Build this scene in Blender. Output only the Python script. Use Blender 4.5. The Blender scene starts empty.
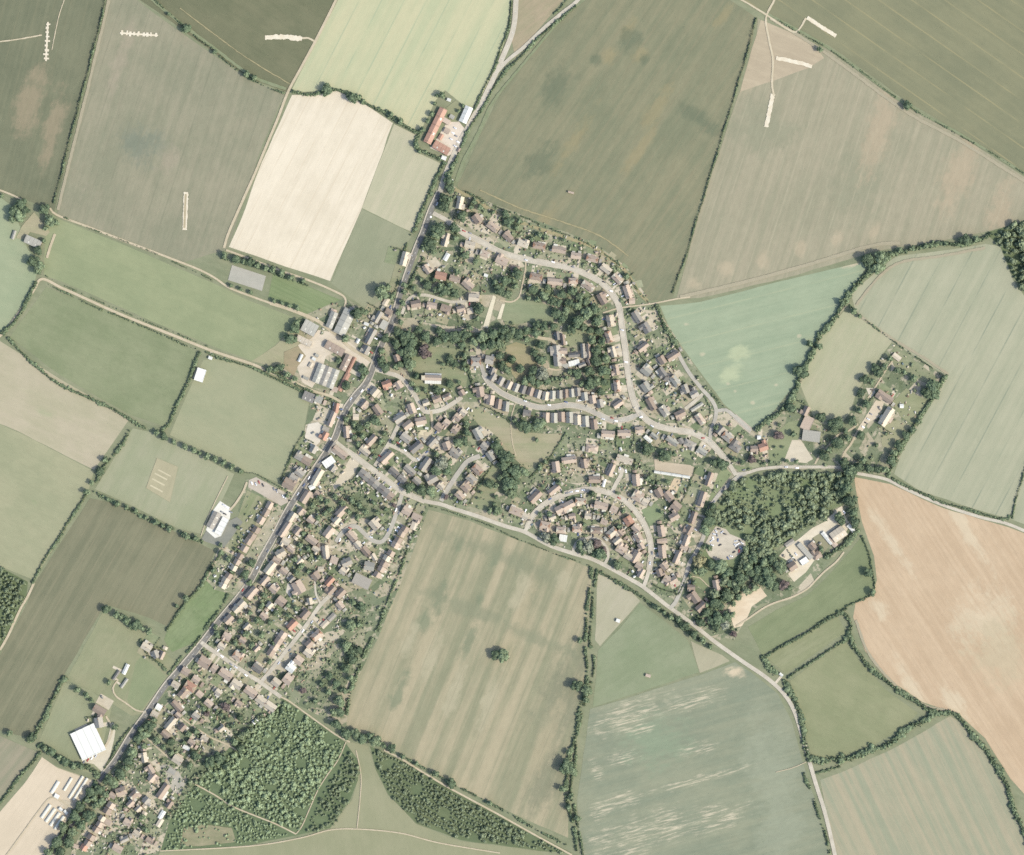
# Aerial view of an English village among fields: everything is built in metres from plan coordinates.
import bpy, math, random
import numpy as np
from mathutils import Vector, Matrix

random.seed(7)
RNG = np.random.default_rng(11)
S = 1.25                      # metres per plan unit
PX, PY = 1024, 855
SC = bpy.context.scene
COL = SC.collection
R = math.radians


def W(x, y, z=0.0):
    return ((x - 512.0) * S, (427.5 - y) * S, z)


# ------------------------------------------------------------------ light, sky, camera
EXPO = 1.17
SUN_EL, SUN_DIR = R(46), Vector((0.93, -0.37))      # towards the sun, plan view
wd = bpy.data.worlds.new("World")
SC.world = wd
wd.use_nodes = True
nt = wd.node_tree
bg = nt.nodes["Background"]
sky = nt.nodes.new("ShaderNodeTexSky")
sky.sky_type = 'NISHITA'
sky.sun_disc = False
sky.sun_elevation = SUN_EL
sky.sun_rotation = math.atan2(SUN_DIR.x, SUN_DIR.y)
sky.dust_density = 2.5
sky.air_density = 1.0
nt.links.new(sky.outputs[0], bg.inputs[0])
bg.inputs[1].default_value = 0.15
sl = bpy.data.lights.new("sun", 'SUN')
sl.energy = 2.35
sl.angle = R(0.55)
sl.color = (1.0, 0.93, 0.80)
so = bpy.data.objects.new("sun", sl)
COL.objects.link(so)
_d = SUN_DIR.normalized() * math.cos(SUN_EL)
so.rotation_euler = Vector((-_d.x, -_d.y, -math.sin(SUN_EL))).to_track_quat('-Z', 'Y').to_euler()
so.location = (600, -300, 900)
cd = bpy.data.cameras.new("camera")
CAM_H = 4200.0
cd.sensor_fit = 'HORIZONTAL'
cd.angle = 2 * math.atan(PX * S / 2 / CAM_H)
cd.clip_end = 20000
cd.clip_start = 10
co = bpy.data.objects.new("camera", cd)
co.location = (0, 0, CAM_H)
COL.objects.link(co)
SC.camera = co
SC.view_settings.view_transform = 'Standard'
SC.view_settings.look = 'None'
SC.view_settings.exposure = EXPO
SC.view_settings.gamma = 1
SC.cycles.max_bounces = 4
SC.cycles.diffuse_bounces = 3
SC.cycles.use_denoising = False
SC.cycles.pixel_filter_type = 'BLACKMAN_HARRIS'
SC.cycles.filter_width = 1.55

KCAL = (2.31, 2.27, 2.43)      # lit brightness of a white card under this sun and sky, per channel


def lin(c):
    c = c / 255.0
    return c / 12.92 if c <= 0.04045 else ((c + 0.055) / 1.055) ** 2.4


def alb(c, sat=0.90):
    """real surface colour of something that shows as c in full sun"""
    g = 0.3 * c[0] + 0.59 * c[1] + 0.11 * c[2]
    c = tuple(g + (v - g) * sat for v in c)
    return tuple(min(0.85, lin(v) / k) for v, k in zip(c, KCAL)) + (1.0,)


# ------------------------------------------------------------------ materials
def newmat(name):
    m = bpy.data.materials.new(name)
    m.use_nodes = True
    t = m.node_tree
    b = t.nodes["Principled BSDF"]
    b.inputs["Roughness"].default_value = 0.85
    b.inputs["Specular IOR Level"].default_value = 0.15
    return m, t, b


def N(t, kind, **kw):
    n = t.nodes.new(kind)
    for k, v in kw.items():
        setattr(n, k, v)
    return n


def val(t, op, a, b=None, clamp=False):
    n = N(t, "ShaderNodeMath", operation=op, use_clamp=clamp)
    for i, v in enumerate((a, b)):
        if v is None:
            continue
        if isinstance(v, (int, float)):
            n.inputs[i].default_value = v
        else:
            t.links.new(v, n.inputs[i])
    return n.outputs[0]


def mix(t, fac, a, b):
    n = N(t, "ShaderNodeMix", data_type='RGBA')
    for i, v in ((0, fac), (6, a), (7, b)):
        if isinstance(v, (int, float)):
            n.inputs[i].default_value = v
        elif isinstance(v, tuple):
            n.inputs[i].default_value = v
        else:
            t.links.new(v, n.inputs[i])
    return n.outputs[2]


def mul(t, c, f):
    n = N(t, "ShaderNodeVectorMath", operation='SCALE')
    t.links.new(c, n.inputs[0]) if not isinstance(c, tuple) else None
    if isinstance(c, tuple):
        n.inputs[0].default_value = c[:3]
    if isinstance(f, (int, float)):
        n.inputs[3].default_value = f
    else:
        t.links.new(f, n.inputs[3])
    return n.outputs[0]


def coords(t, rot=0.0, scale=(1, 1, 1), loc=(0, 0, 0)):
    tc = N(t, "ShaderNodeTexCoord")
    mp = N(t, "ShaderNodeMapping")
    mp.inputs["Rotation"].default_value = (0, 0, rot)
    mp2 = N(t, "ShaderNodeMapping")
    mp2.inputs["Scale"].default_value = scale
    mp2.inputs["Location"].default_value = loc
    t.links.new(tc.outputs["Object"], mp.inputs[0])
    t.links.new(mp.outputs[0], mp2.inputs[0])
    return mp2.outputs[0]


def noise(t, vec, scale=1.0, detail=3.0, rough=0.55):
    n = N(t, "ShaderNodeTexNoise")
    n.inputs["Scale"].default_value = scale
    n.inputs["Detail"].default_value = detail
    n.inputs["Roughness"].default_value = rough
    t.links.new(vec, n.inputs[0])
    return n.outputs[0]


def ramp(t, v, lo, hi):
    n = N(t, "ShaderNodeMapRange", interpolation_type='SMOOTHSTEP')
    n.inputs[1].default_value = lo
    n.inputs[2].default_value = hi
    t.links.new(v, n.inputs[0])
    return n.outputs[0]


_seed = [0]


def spot_mask(t, spots, rot=0.0, wob=1.5):
    """soft irregular patches with places of their own: (x, y, rx, ry) in plan units, long axis along rot"""
    tc = N(t, "ShaderNodeTexCoord")
    base = tc.outputs["Object"]
    nz_ = N(t, "ShaderNodeTexNoise")
    nz_.inputs["Scale"].default_value = 1 / 30.0
    nz_.inputs["Detail"].default_value = 6
    nz_.inputs["Roughness"].default_value = 0.7
    t.links.new(base, nz_.inputs[0])
    hf = N(t, "ShaderNodeTexNoise")
    hf.inputs["Scale"].default_value = 1.0
    hf.inputs["Detail"].default_value = 5
    hf.inputs["Roughness"].default_value = 0.7
    t.links.new(coords(t, rot, (1 / 16.0, 1 / 5.0, 1)), hf.inputs[0])
    acc = None
    for x, y, rx, ry in spots:
        sb = N(t, "ShaderNodeVectorMath", operation='SUBTRACT')
        t.links.new(base, sb.inputs[0])
        sb.inputs[1].default_value = W(x, y)
        mp = N(t, "ShaderNodeMapping")
        mp.inputs["Rotation"].default_value = (0, 0, rot)
        t.links.new(sb.outputs[0], mp.inputs[0])
        sc = N(t, "ShaderNodeVectorMath", operation='MULTIPLY')
        t.links.new(mp.outputs[0], sc.inputs[0])
        sc.inputs[1].default_value = (1 / (rx * S), 1 / (ry * S), 0)
        ln = N(t, "ShaderNodeVectorMath", operation='LENGTH')
        t.links.new(sc.outputs[0], ln.inputs[0])
        d = val(t, 'ADD', ln.outputs["Value"], val(t, 'ADD', val(t, 'MULTIPLY', val(t, 'SUBTRACT', nz_.outputs[0], 0.5), wob * 2), val(t, 'MULTIPLY', val(t, 'SUBTRACT', hf.outputs[0], 0.5), 1.6)))
        k = val(t, 'SUBTRACT', 1.0, ramp(t, d, 0.30, 1.30))
        acc = k if acc is None else val(t, 'MAXIMUM', acc, k)
    return acc


def fieldmat(name, c1, c2, ang=0, streak=0.5, sw=9.0, sl_=260.0, mott=70.0, fine=0.10, line=None, patch=None, bare=None, spots=None):
    """crop or grass: c1/c2 as seen in sun, drawn out in streaks along ang (plan degrees) and mottled;
    line=(colour, spacing, width, strength[, ang]); patch=(colour, size, amount); bare=(colour, length, width, places); spots=[(colour, strength, places), ...]"""
    m, t, b = newmat(name)
    _seed[0] += 37.3
    off = (_seed[0], _seed[0] * 1.7, 0)
    rot = R(ang)
    sv = noise(t, coords(t, rot, (1 / sl_, 1 / sw, 1), off), 1.0, 3.0, 0.6)
    mv = noise(t, coords(t, 0, (1 / mott, 1 / mott, 1), off), 1.0, 5.0, 0.68)
    f = val(t, 'ADD', val(t, 'MULTIPLY', sv, streak), val(t, 'MULTIPLY', mv, 1 - streak))
    c = mix(t, ramp(t, f, 0.36, 0.64), alb(c1), alb(c2))
    if patch:
        pv = noise(t, coords(t, rot, (0.6 / patch[1], 1 / patch[1], 1), (off[1], off[0], 3)), 1.0, 5.0, 0.68)
        c = mix(t, val(t, 'MULTIPLY', ramp(t, pv, 0.62 - patch[2], 0.80 - patch[2]), 0.8), c, alb(patch[0]))
    for sc, st, places in spots or ():
        c = mix(t, val(t, 'MULTIPLY', spot_mask(t, places, rot), st), c, alb(sc))
    if bare:
        bv = noise(t, coords(t, rot, (1 / bare[1], 1 / bare[2], 1), (off[1], off[0], 9)), 1.0, 4.0, 0.72)
        k = val(t, 'MULTIPLY', ramp(t, bv, 0.46, 0.64), spot_mask(t, bare[3], rot, 1.6))
        c = mix(t, val(t, 'MULTIPLY', k, 0.82), c, alb(bare[0]))
    if line:
        la = R(line[4]) if len(line) > 4 else rot
        sp = N(t, "ShaderNodeSeparateXYZ")
        t.links.new(coords(t, la), sp.inputs[0])
        fr = val(t, 'FRACT', val(t, 'DIVIDE', sp.outputs[1], line[1] * S))
        dist = val(t, 'ABSOLUTE', val(t, 'SUBTRACT', fr, 0.5))
        w = line[2] / line[1] / 2
        k = val(t, 'SUBTRACT', 1.0, ramp(t, dist, w * 0.5, w * 1.6))
        wob = ramp(t, noise(t, coords(t, la, (1 / 50, 1 / 14, 1), off), 1.0, 2.0), 0.3, 0.6)
        c = mix(t, val(t, 'MULTIPLY', val(t, 'MULTIPLY', k, line[3]), wob), c, alb(line[0]))
    bl = noise(t, coords(t, rot, (1 / 20, 1 / 9, 1), (off[1], 5, 1)), 1.0, 6.0, 0.75)
    fv = noise(t, coords(t, rot, (0.14, 0.34, 1), off), 1.0, 3.0, 0.6)
    g = val(t, 'ADD', val(t, 'MULTIPLY', bl, fine * 3.4), val(t, 'MULTIPLY', fv, fine * 1.8))
    c = mul(t, c, val(t, 'ADD', 1 - fine * 2.6, g))
    t.links.new(c, b.inputs["Base Color"])
    b.inputs["Roughness"].default_value = 0.95
    b.inputs["Specular IOR Level"].default_value = 0.05
    return m


def plainmat(name, c, var=0.12, scale=0.3, c2=None, rough=0.85, patchy=8.0):
    m, t, b = newmat(name)
    _seed[0] += 11.1
    v = noise(t, coords(t, 0, (1 / patchy, 1 / patchy, 1 / patchy), (_seed[0], 0, 0)), 1.0, 4.0, 0.65)
    w = noise(t, coords(t, 0, (scale, scale, scale), (0, _seed[0], 0)), 1.0, 3.0, 0.6)
    col = mix(t, ramp(t, v, 0.35, 0.65), alb(c), alb(c2)) if c2 else alb(c)
    col = mul(t, col, val(t, 'ADD', 1 - var * 2, val(t, 'MULTIPLY', val(t, 'ADD', v, w), var * 2)))
    t.links.new(col, b.inputs["Base Color"])
    b.inputs["Roughness"].default_value = rough
    return m


def roofmat(name, c, var=0.16, rows=0.0, rough=0.8):
    m, t, b = newmat(name)
    oi = N(t, "ShaderNodeObjectInfo")
    v = noise(t, coords(t, 0, (0.7, 0.7, 0.7)), 1.0, 4.0, 0.7)
    w = noise(t, coords(t, 0, (0.35, 3.0, 0.35)), 1.0, 2.0, 0.6)
    f = val(t, 'ADD', val(t, 'MULTIPLY', v, 0.35), val(t, 'MULTIPLY', w, 0.25))
    f = val(t, 'ADD', f, val(t, 'MULTIPLY', oi.outputs["Random"], 0.42))
    col = mul(t, alb(c), val(t, 'ADD', 1 - var * 1.9, val(t, 'MULTIPLY', f, var * 3.8)))
    if rows:
        sp = N(t, "ShaderNodeSeparateXYZ")
        t.links.new(coords(t), sp.inputs[0])
        k = val(t, 'LESS_THAN', val(t, 'FRACT', val(t, 'DIVIDE', sp.outputs[0], rows)), 0.14)
        col = mul(t, col, val(t, 'SUBTRACT', 1.0, val(t, 'MULTIPLY', k, 0.22)))
    t.links.new(col, b.inputs["Base Color"])
    b.inputs["Roughness"].default_value = rough
    return m


def leafmat(name, c, c2, island=0.36, objr=0.34):
    m, t, b = newmat(name)
    g = N(t, "ShaderNodeNewGeometry")
    oi = N(t, "ShaderNodeObjectInfo")
    v = noise(t, coords(t, 0, (0.06, 0.06, 0.06)), 1.0, 3.0, 0.6)
    f = val(t, 'ADD', val(t, 'MULTIPLY', g.outputs["Random Per Island"], 0.55), val(t, 'MULTIPLY', v, 0.45))
    col = mix(t, f, alb(c), alb(c2))
    s = val(t, 'ADD', 1 - objr / 2 - island / 2, val(t, 'MULTIPLY', oi.outputs["Random"], objr))
    s = val(t, 'ADD', s, val(t, 'MULTIPLY', g.outputs["Random Per Island"], island))
    t.links.new(mul(t, col, s), b.inputs["Base Color"])
    b.inputs["Roughness"].default_value = 0.7
    b.inputs["Specular IOR Level"].default_value = 0.12
    return m


# ------------------------------------------------------------------ objects and meshes
ORD = ("first second third fourth fifth sixth seventh eighth ninth tenth eleventh twelfth thirteenth fourteenth fifteenth sixteenth "
       "seventeenth eighteenth nineteenth twentieth twenty-first twenty-second twenty-third twenty-fourth twenty-fifth twenty-sixth "
       "twenty-seventh twenty-eighth twenty-ninth thirtieth").split()
COUNTS = {}


def tag(o, label=None, cat=None, group=None, kind=None):
    if label:
        n = len(label.split())
        if n > 16:
            print("LONG", n, label)
        o["label"] = label
    if cat:
        o["category"] = cat
    if group:
        o["group"] = group
    if kind:
        o["kind"] = kind
    return o


def link(name, data, mat=None, parent=None):
    o = bpy.data.objects.new(name, data)
    COL.objects.link(o)
    if mat is not None and data is not None and not data.materials:
        data.materials.append(mat)
    if parent is not None:
        o.parent = parent
    return o


def mesh_np(name, verts, faces_flat, sizes, mat=None, smooth=False):
    """verts (n,3); faces_flat: vertex indices; sizes: corners of each face"""
    me = bpy.data.meshes.new(name)
    nv, nl, nf = len(verts), len(faces_flat), len(sizes)
    me.vertices.add(nv)
    me.vertices.foreach_set("co", np.ascontiguousarray(verts, dtype=np.float32).ravel())
    me.loops.add(nl)
    me.loops.foreach_set("vertex_index", np.ascontiguousarray(faces_flat, dtype=np.int32))
    me.polygons.add(nf)
    st = np.concatenate(([0], np.cumsum(sizes)[:-1])).astype(np.int32)
    me.polygons.foreach_set("loop_start", st)
    if smooth:
        me.polygons.foreach_set("use_smooth", np.ones(nf, dtype=bool))
    me.update(calc_edges=True)
    me.validate()
    if mat:
        me.materials.append(mat)
    return me


class MB:
    """collects boxes, prisms and sheets for ONE part"""

    def __init__(self):
        self.v, self.f = [], []

    def add(self, vs, fs):
        o = len(self.v)
        self.v += [tuple(p) for p in vs]
        self.f += [tuple(i + o for i in q) for q in fs]
        return self

    def box(self, x0, x1, y0, y1, z0, z1, taper=0.0):
        t = taper
        vs = [(x0, y0, z0), (x1, y0, z0), (x1, y1, z0), (x0, y1, z0), (x0 + t, y0 + t, z1), (x1 - t, y0 + t, z1), (x1 - t, y1 - t, z1), (x0 + t, y1 - t, z1)]
        return self.add(vs, [(3, 2, 1, 0), (4, 5, 6, 7), (0, 1, 5, 4), (1, 2, 6, 5), (2, 3, 7, 6), (3, 0, 4, 7)])

    def gable_body(self, x0, x1, y0, y1, h, rh):
        ym = (y0 + y1) / 2
        vs = [(x0, y0, 0), (x1, y0, 0), (x1, y1, 0), (x0, y1, 0), (x0, y0, h), (x1, y0, h), (x1, y1, h), (x0, y1, h), (x0, ym, rh), (x1, ym, rh)]
        return self.add(vs, [(3, 2, 1, 0), (0, 1, 5, 4), (2, 3, 7, 6), (1, 2, 6, 9, 5), (3, 0, 4, 8, 7), (4, 5, 9, 8), (6, 7, 8, 9)])

    def gable_roof(self, x0, x1, y0, y1, e, r, th=0.25):
        ym = (y0 + y1) / 2
        vs = [(x0, y0, e), (x1, y0, e), (x1, y1, e), (x0, y1, e), (x0, ym, r), (x1, ym, r),
              (x0, y0, e - th), (x1, y0, e - th), (x1, y1, e - th), (x0, y1, e - th), (x0, ym, r - th), (x1, ym, r - th)]
        return self.add(vs, [(0, 1, 5, 4), (2, 3, 4, 5), (7, 6, 10, 11), (9, 8, 11, 10), (1, 0, 6, 7), (3, 2, 8, 9), (0, 4, 10, 6), (4, 3, 9, 10), (2, 5, 11, 8), (5, 1, 7, 11)])

    def hip_roof(self, x0, x1, y0, y1, e, r, run, th=0.25):
        ym = (y0 + y1) / 2
        vs = [(x0, y0, e), (x1, y0, e), (x1, y1, e), (x0, y1, e), (x0 + run, ym, r), (x1 - run, ym, r),
              (x0, y0, e - th), (x1, y0, e - th), (x1, y1, e - th), (x0, y1, e - th)]
        return self.add(vs, [(0, 1, 5, 4), (2, 3, 4, 5), (1, 2, 5), (3, 0, 4), (1, 0, 6, 7), (2, 1, 7, 8), (3, 2, 8, 9), (0, 3, 9, 6), (6, 9, 8, 7)])

    def mesh(self, name, mat):
        me = bpy.data.meshes.new(name)
        me.from_pydata(self.v, [], self.f)
        me.update()
        if mat:
            me.materials.append(mat)
        return me


def jitter_poly(pts, step=14.0, amp=0.5, seed=0):
    """a field boundary is never ruler straight"""
    rr = random.Random(seed)
    out = []
    for i, p in enumerate(pts):
        q = pts[(i + 1) % len(pts)]
        n = max(1, int(math.dist(p, q) / step))
        for k in range(n):
            a = k / n
            j = amp if k else amp * 0.3
            out.append((p[0] + (q[0] - p[0]) * a + rr.uniform(-j, j), p[1] + (q[1] - p[1]) * a + rr.uniform(-j, j)))
    return out


def sheet(name, pts, z, mat, label=None, cat=None, jit=0.45, thick=0.0):
    ps = jitter_poly(pts, 14, jit, len(COUNTS) + int(pts[0][0] * 7)) if jit else pts
    COUNTS[id(pts)] = 1
    vs = [W(x, y, z) for x, y in ps]
    a = sum(vs[i][0] * vs[(i + 1) % len(vs)][1] - vs[(i + 1) % len(vs)][0] * vs[i][1] for i in range(len(vs)))
    if a < 0:
        vs.reverse()
    me = bpy.data.meshes.new(name)
    me.from_pydata(vs, [], [tuple(range(len(vs)))])
    me.update()
    o = link(name, me, mat)
    return tag(o, label, cat or name.replace("_", " "), kind="structure")


def smooth_line(pts, step=3.0):
    """Catmull-Rom through the plan points, resampled"""
    P = [pts[0]] + list(pts) + [pts[-1]]
    out = []
    for i in range(1, len(P) - 2):
        p0, p1, p2, p3 = P[i - 1], P[i], P[i + 1], P[i + 2]
        n = max(1, int(math.dist(p1, p2) / step))
        for k in range(n):
            t = k / n
            out.append(tuple(0.5 * (2 * p1[j] + (p2[j] - p0[j]) * t + (2 * p0[j] - 5 * p1[j] + 4 * p2[j] - p3[j]) * t * t
                                    + (-p0[j] + 3 * p1[j] - 3 * p2[j] + p3[j]) * t ** 3) for j in (0, 1)))
    out.append(tuple(pts[-1]))
    return out


def normals(line):
    out = []
    for i in range(len(line)):
        a, b = line[max(0, i - 1)], line[min(len(line) - 1, i + 1)]
        d = math.hypot(b[0] - a[0], b[1] - a[1]) or 1
        out.append((-(b[1] - a[1]) / d, (b[0] - a[0]) / d))
    return out


def ribbon(name, pts, w, z, mat, label=None, cat=None, off=0.0, rag=0.0, th=0.0, step=3.0):
    line = smooth_line(pts, step)
    nn = normals(line)
    rr = random.Random(int(pts[0][0] * 13 + w * 7))
    vs, fs = [], []
    for (x, y), (nx, ny) in zip(line, nn):
        a = w / 2 + (rr.uniform(-rag, rag) if rag else 0)
        b = w / 2 + (rr.uniform(-rag, rag) if rag else 0)
        vs.append(W(x + nx * (off + a), y + ny * (off + a), z))
        vs.append(W(x + nx * (off - b), y + ny * (off - b), z))
        if th:
            vs.append(W(x + nx * (off + a), y + ny * (off + a), z - th))
            vs.append(W(x + nx * (off - b), y + ny * (off - b), z - th))
    k = 4 if th else 2
    for i in range(len(line) - 1):
        o = i * k
        fs.append((o, o + 1, o + k + 1, o + k))
        if th:
            fs.append((o + 2, o, o + k, o + k + 2))
            fs.append((o + 1, o + 3, o + k + 3, o + k + 1))
    me = bpy.data.meshes.new(name)
    me.from_pydata(vs, [], fs)
    me.update()
    o = link(name, me, mat)
    return tag(o, label, cat or name.replace("_", " "), kind="structure")


# occupied plan cells (2 per unit), so that shrubs, sheds and hedges keep off roads and houses
G = 2
OCC = np.zeros((PY * G, PX * G), dtype=np.uint8)


def mark_disc(x, y, r, v=1):
    x0, x1, y0, y1 = int((x - r) * G), int((x + r) * G) + 1, int((y - r) * G), int((y + r) * G) + 1
    x0, y0, x1, y1 = max(0, x0), max(0, y0), min(PX * G, x1), min(PY * G, y1)
    if x0 >= x1 or y0 >= y1:
        return
    yy, xx = np.mgrid[y0:y1, x0:x1]
    OCC[y0:y1, x0:x1][(xx / G - x) ** 2 + (yy / G - y) ** 2 <= r * r] |= v


def mark_rect(x, y, l, w, ang, v=2):
    r = math.hypot(l, w) / 2
    x0, x1, y0, y1 = max(0, int((x - r) * G)), min(PX * G, int((x + r) * G) + 1), max(0, int((y - r) * G)), min(PY * G, int((y + r) * G) + 1)
    if x0 >= x1 or y0 >= y1:
        return
    yy, xx = np.mgrid[y0:y1, x0:x1]
    dx, dy = xx / G - x, yy / G - y
    c, s = math.cos(R(ang)), math.sin(R(ang))
    OCC[y0:y1, x0:x1][(abs(dx * c + dy * s) <= l / 2) & (abs(-dx * s + dy * c) <= w / 2)] |= v


def occ(x, y, mask=255):
    i, j = int(y * G), int(x * G)
    if 0 <= i < PY * G and 0 <= j < PX * G:
        return int(OCC[i, j]) & mask
    return 0


def inside(poly, x, y):
    c = False
    for i in range(len(poly)):
        (x0, y0), (x1, y1) = poly[i - 1], poly[i]
        if (y0 > y) != (y1 > y) and x < (x1 - x0) * (y - y0) / (y1 - y0) + x0:
            c = not c
    return c
# ================================================================== the land
GRASSY = fieldmat("rough_grass", (160, 163, 134), (142, 150, 120), 20, 0.3, 8, 90, 60, 0.12)
gme = bpy.data.meshes.new("ground")
gme.from_pydata([(-4000, -4000, 0), (4000, -4000, 0), (4000, 4000, 0), (-4000, 4000, 0)], [], [(0, 1, 2, 3)])
tag(link("ground", gme, GRASSY), "rough grass ground under and beyond the whole village and its fields", "ground", kind="structure")

LAYER = {"base": 0.04, "n": 13, "i": 0, "step": 0.006}


def layer(base, n, step=0.006):
    LAYER.update(base=base, n=n, i=0, step=step)


def nz():
    """height of the next flush sheet: neighbours in a layer lie a few millimetres apart"""
    LAYER["i"] += 1
    return LAYER["base"] + LAYER["step"] * (LAYER["i"] % LAYER["n"])


def field(label, pts, jit=0.45, **kw):
    c1, c2 = kw.pop("c")
    return sheet("field", pts, nz(), fieldmat("field_soil", c1, c2, **kw), label, "field", jit)


# ---- fields, north-west
field("dark ripening crop field in the north-west corner with faint pale tracks", [(-60, -60), (122, -60), (106, 0), (54, 212), (22, 198), (-60, 176)],
      c=((124, 129, 106), (138, 140, 115)), ang=105, streak=0.35, sw=6, patch=((160, 149, 124), 40, 0.0), spots=[((168, 155, 130), .8, [(30, 100, 34, 14), (55, 120, 30, 10), (48, 150, 22, 8)])], line=((150, 146, 118), 16, 1.2, 0.25), fine=0.08)
field("broad grey brown crop field with a dark hedge along its west side", [(109, -60), (118, -60), (137, 0), (172, 26), (212, 54), (250, 81), (285, 93), (262, 146), (228, 248), (222, 251), (180, 263), (120, 241), (57, 214), (108, 0)],
      c=((151, 152, 129), (169, 164, 141)), ang=108, line=((138, 140, 120), 15, 1.0, 0.35), streak=0.4, sw=8, patch=((176, 168, 148), 40, 0.02), spots=[((136, 144, 128), .8, [(140, 145, 18, 26)]), ((182, 170, 150), .6, [(168, 162, 16, 10), (120, 60, 40, 8)])], fine=0.09)
field("dark olive crop field beside the north farm track", [(140, -60), (360, -60), (335, 0), (316, 36), (287, 92), (250, 79), (212, 51), (172, 22), (140, 0)],
      c=((122, 126, 100), (136, 136, 109)), ang=35, streak=0.3, sw=9, patch=((166, 154, 116), 26, -0.04), fine=0.07)
field("pale yellow green crop field with soft parallel stripes", [(338, 0), (365, -60), (520, -60), (510, 0), (507, 32), (498, 62), (485, 92), (474, 110), (462, 104), (445, 90), (436, 100), (420, 132), (400, 123), (362, 99), (337, 88), (318, 91), (300, 92), (290, 93)],
      c=((196, 201, 164), (211, 207, 170)), ang=-63, streak=0.7, sw=16, sl_=500, line=((170, 186, 156), 20, 1.2, 0.55), fine=0.05)
field("bleached straw coloured stubble field", [(292, 95), (312, 94), (337, 91), (362, 102), (393, 123), (362, 208), (330, 281), (300, 271), (229, 247), (240, 222), (262, 162)],
      c=((233, 220, 198), (246, 233, 212)), ang=-63, line=((224, 208, 184), 12, 1.2, 0.5), streak=0.4, sw=6, patch=((222, 206, 178), 24, -0.05), fine=0.05)
field("pale tan hay field beside the stubble", [(394, 124), (418, 136), (414, 146), (420, 154), (440, 163), (426, 200), (414, 233), (362, 208)],
      c=((206, 199, 172), (194, 192, 163)), ang=-63, streak=0.5, sw=6, fine=0.05)
field("dull green pasture below the tan hay field", [(362, 209), (413, 234), (405, 246), (396, 268), (386, 290), (378, 306), (366, 309), (345, 294), (331, 283)],
      c=((157, 162, 134), (168, 170, 142)), ang=-63, streak=0.3, sw=9, fine=0.06)
field("fallow triangle between the two forking roads", [(520, -30), (571, -10), (545, 22), (515, 58), (512, 42)],
      c=((186, 170, 144), (168, 162, 132)), ang=-40, streak=0.4, sw=6, patch=((200, 186, 160), 14, 0.0), fine=0.09)
# ---- north-east
field("huge dark green crop field north of the estate with paler sweeps", [(586, 0), (605, -60), (735, -60), (730, 0), (754, 16), (753, 40), (700, 200), (673, 298), (651, 301), (643, 292), (628, 268), (611, 254), (588, 240), (540, 226), (500, 212), (466, 194), (457, 186), (482, 132), (497, 100), (522, 64), (548, 30)],
      c=((138, 142, 116), (155, 152, 124)), ang=-56, streak=0.5, sw=9, patch=((166, 154, 120), 60, -0.02), line=((160, 148, 122), 14, 1.0, 0.25), spots=[((170, 157, 120), .5, [(655, 110, 30, 8), (640, 150, 36, 6), (575, 140, 40, 7), (545, 220, 18, 8), (610, 55, 10, 8), (640, 55, 9, 8), (628, 30, 14, 6), (725, 14, 14, 6)]), ((118, 128, 106), .7, [(628, 40, 14, 12), (560, 85, 26, 14), (540, 160, 22, 14), (596, 60, 6, 6), (644, 60, 6, 5), (700, 120, 10, 30)])], fine=0.09)
field("wide tan ripening field on the north-east side", [(758, 18), (766, 24), (830, 51), (905, 106), (960, 136), (1084, 215), (1084, 225), (1024, 221), (985, 232), (940, 241), (890, 249), (872, 252), (800, 274), (740, 289), (700, 298), (676, 299), (703, 200), (756, 44)],
      c=((166, 163, 139), (181, 173, 149)), ang=-72, line=((192, 183, 158), 13, 1.0, 0.4), streak=0.6, sw=7, sl_=330, patch=((198, 182, 154), 50, 0.0), spots=[((204, 187, 160), .55, [(727, 269, 9, 7), (762, 260, 9, 7), (800, 248, 9, 6), (836, 240, 9, 6), (874, 233, 10, 6), (694, 284, 7, 9)]), ((160, 160, 136), .8, [(760, 130, 26, 40), (860, 180, 40, 30)]), ((196, 178, 152), .7, [(880, 130, 50, 14), (960, 170, 50, 16), (1000, 210, 30, 12)])], fine=0.09)
field("bare pinkish corner crossed by chalk tracks", [(761, 20), (790, 32), (818, 50), (824, 58), (808, 68), (776, 80), (740, 92), (752, 48)],
      c=((206, 190, 164), (194, 178, 154)), ang=20, streak=0.4, sw=6, fine=0.07)
field("dark green crop with fine pale tramlines in the north-east corner", [(750, -60), (1084, -60), (1084, 208), (1024, 172), (960, 132), (906, 101), (830, 46), (768, 13), (742, 0)],
      c=((140, 142, 115), (152, 151, 121)), ang=35, streak=0.35, sw=10, line=((172, 164, 126), 19, 1.1, 0.8), patch=((160, 155, 122), 60, -0.05), fine=0.06)
field("mint green crop field east of the estate", [(660, 306), (700, 302), (790, 279), (862, 262), (866, 268), (850, 290), (832, 318), (806, 362), (796, 384), (766, 420), (752, 428), (724, 404), (690, 358), (668, 325)],
      c=((161, 177, 149), (173, 186, 157)), ang=-14, streak=0.5, sw=10, line=((190, 194, 160), 27, 1.2, 0.4), patch=((188, 196, 164), 30, -0.05), spots=[((196, 204, 168), .8, [(740, 352, 14, 7), (730, 375, 12, 9)]), ((206, 200, 172), .8, [(686, 324, 3, 2), (703, 354, 3, 2), (728, 384, 2.5, 2), (735, 391, 2.5, 2), (753, 403, 2.5, 2), (776, 385, 2.5, 2), (799, 336, 2.5, 2)]), ((222, 204, 178), .9, [(850, 263, 9, 4)])], fine=0.07)
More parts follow.
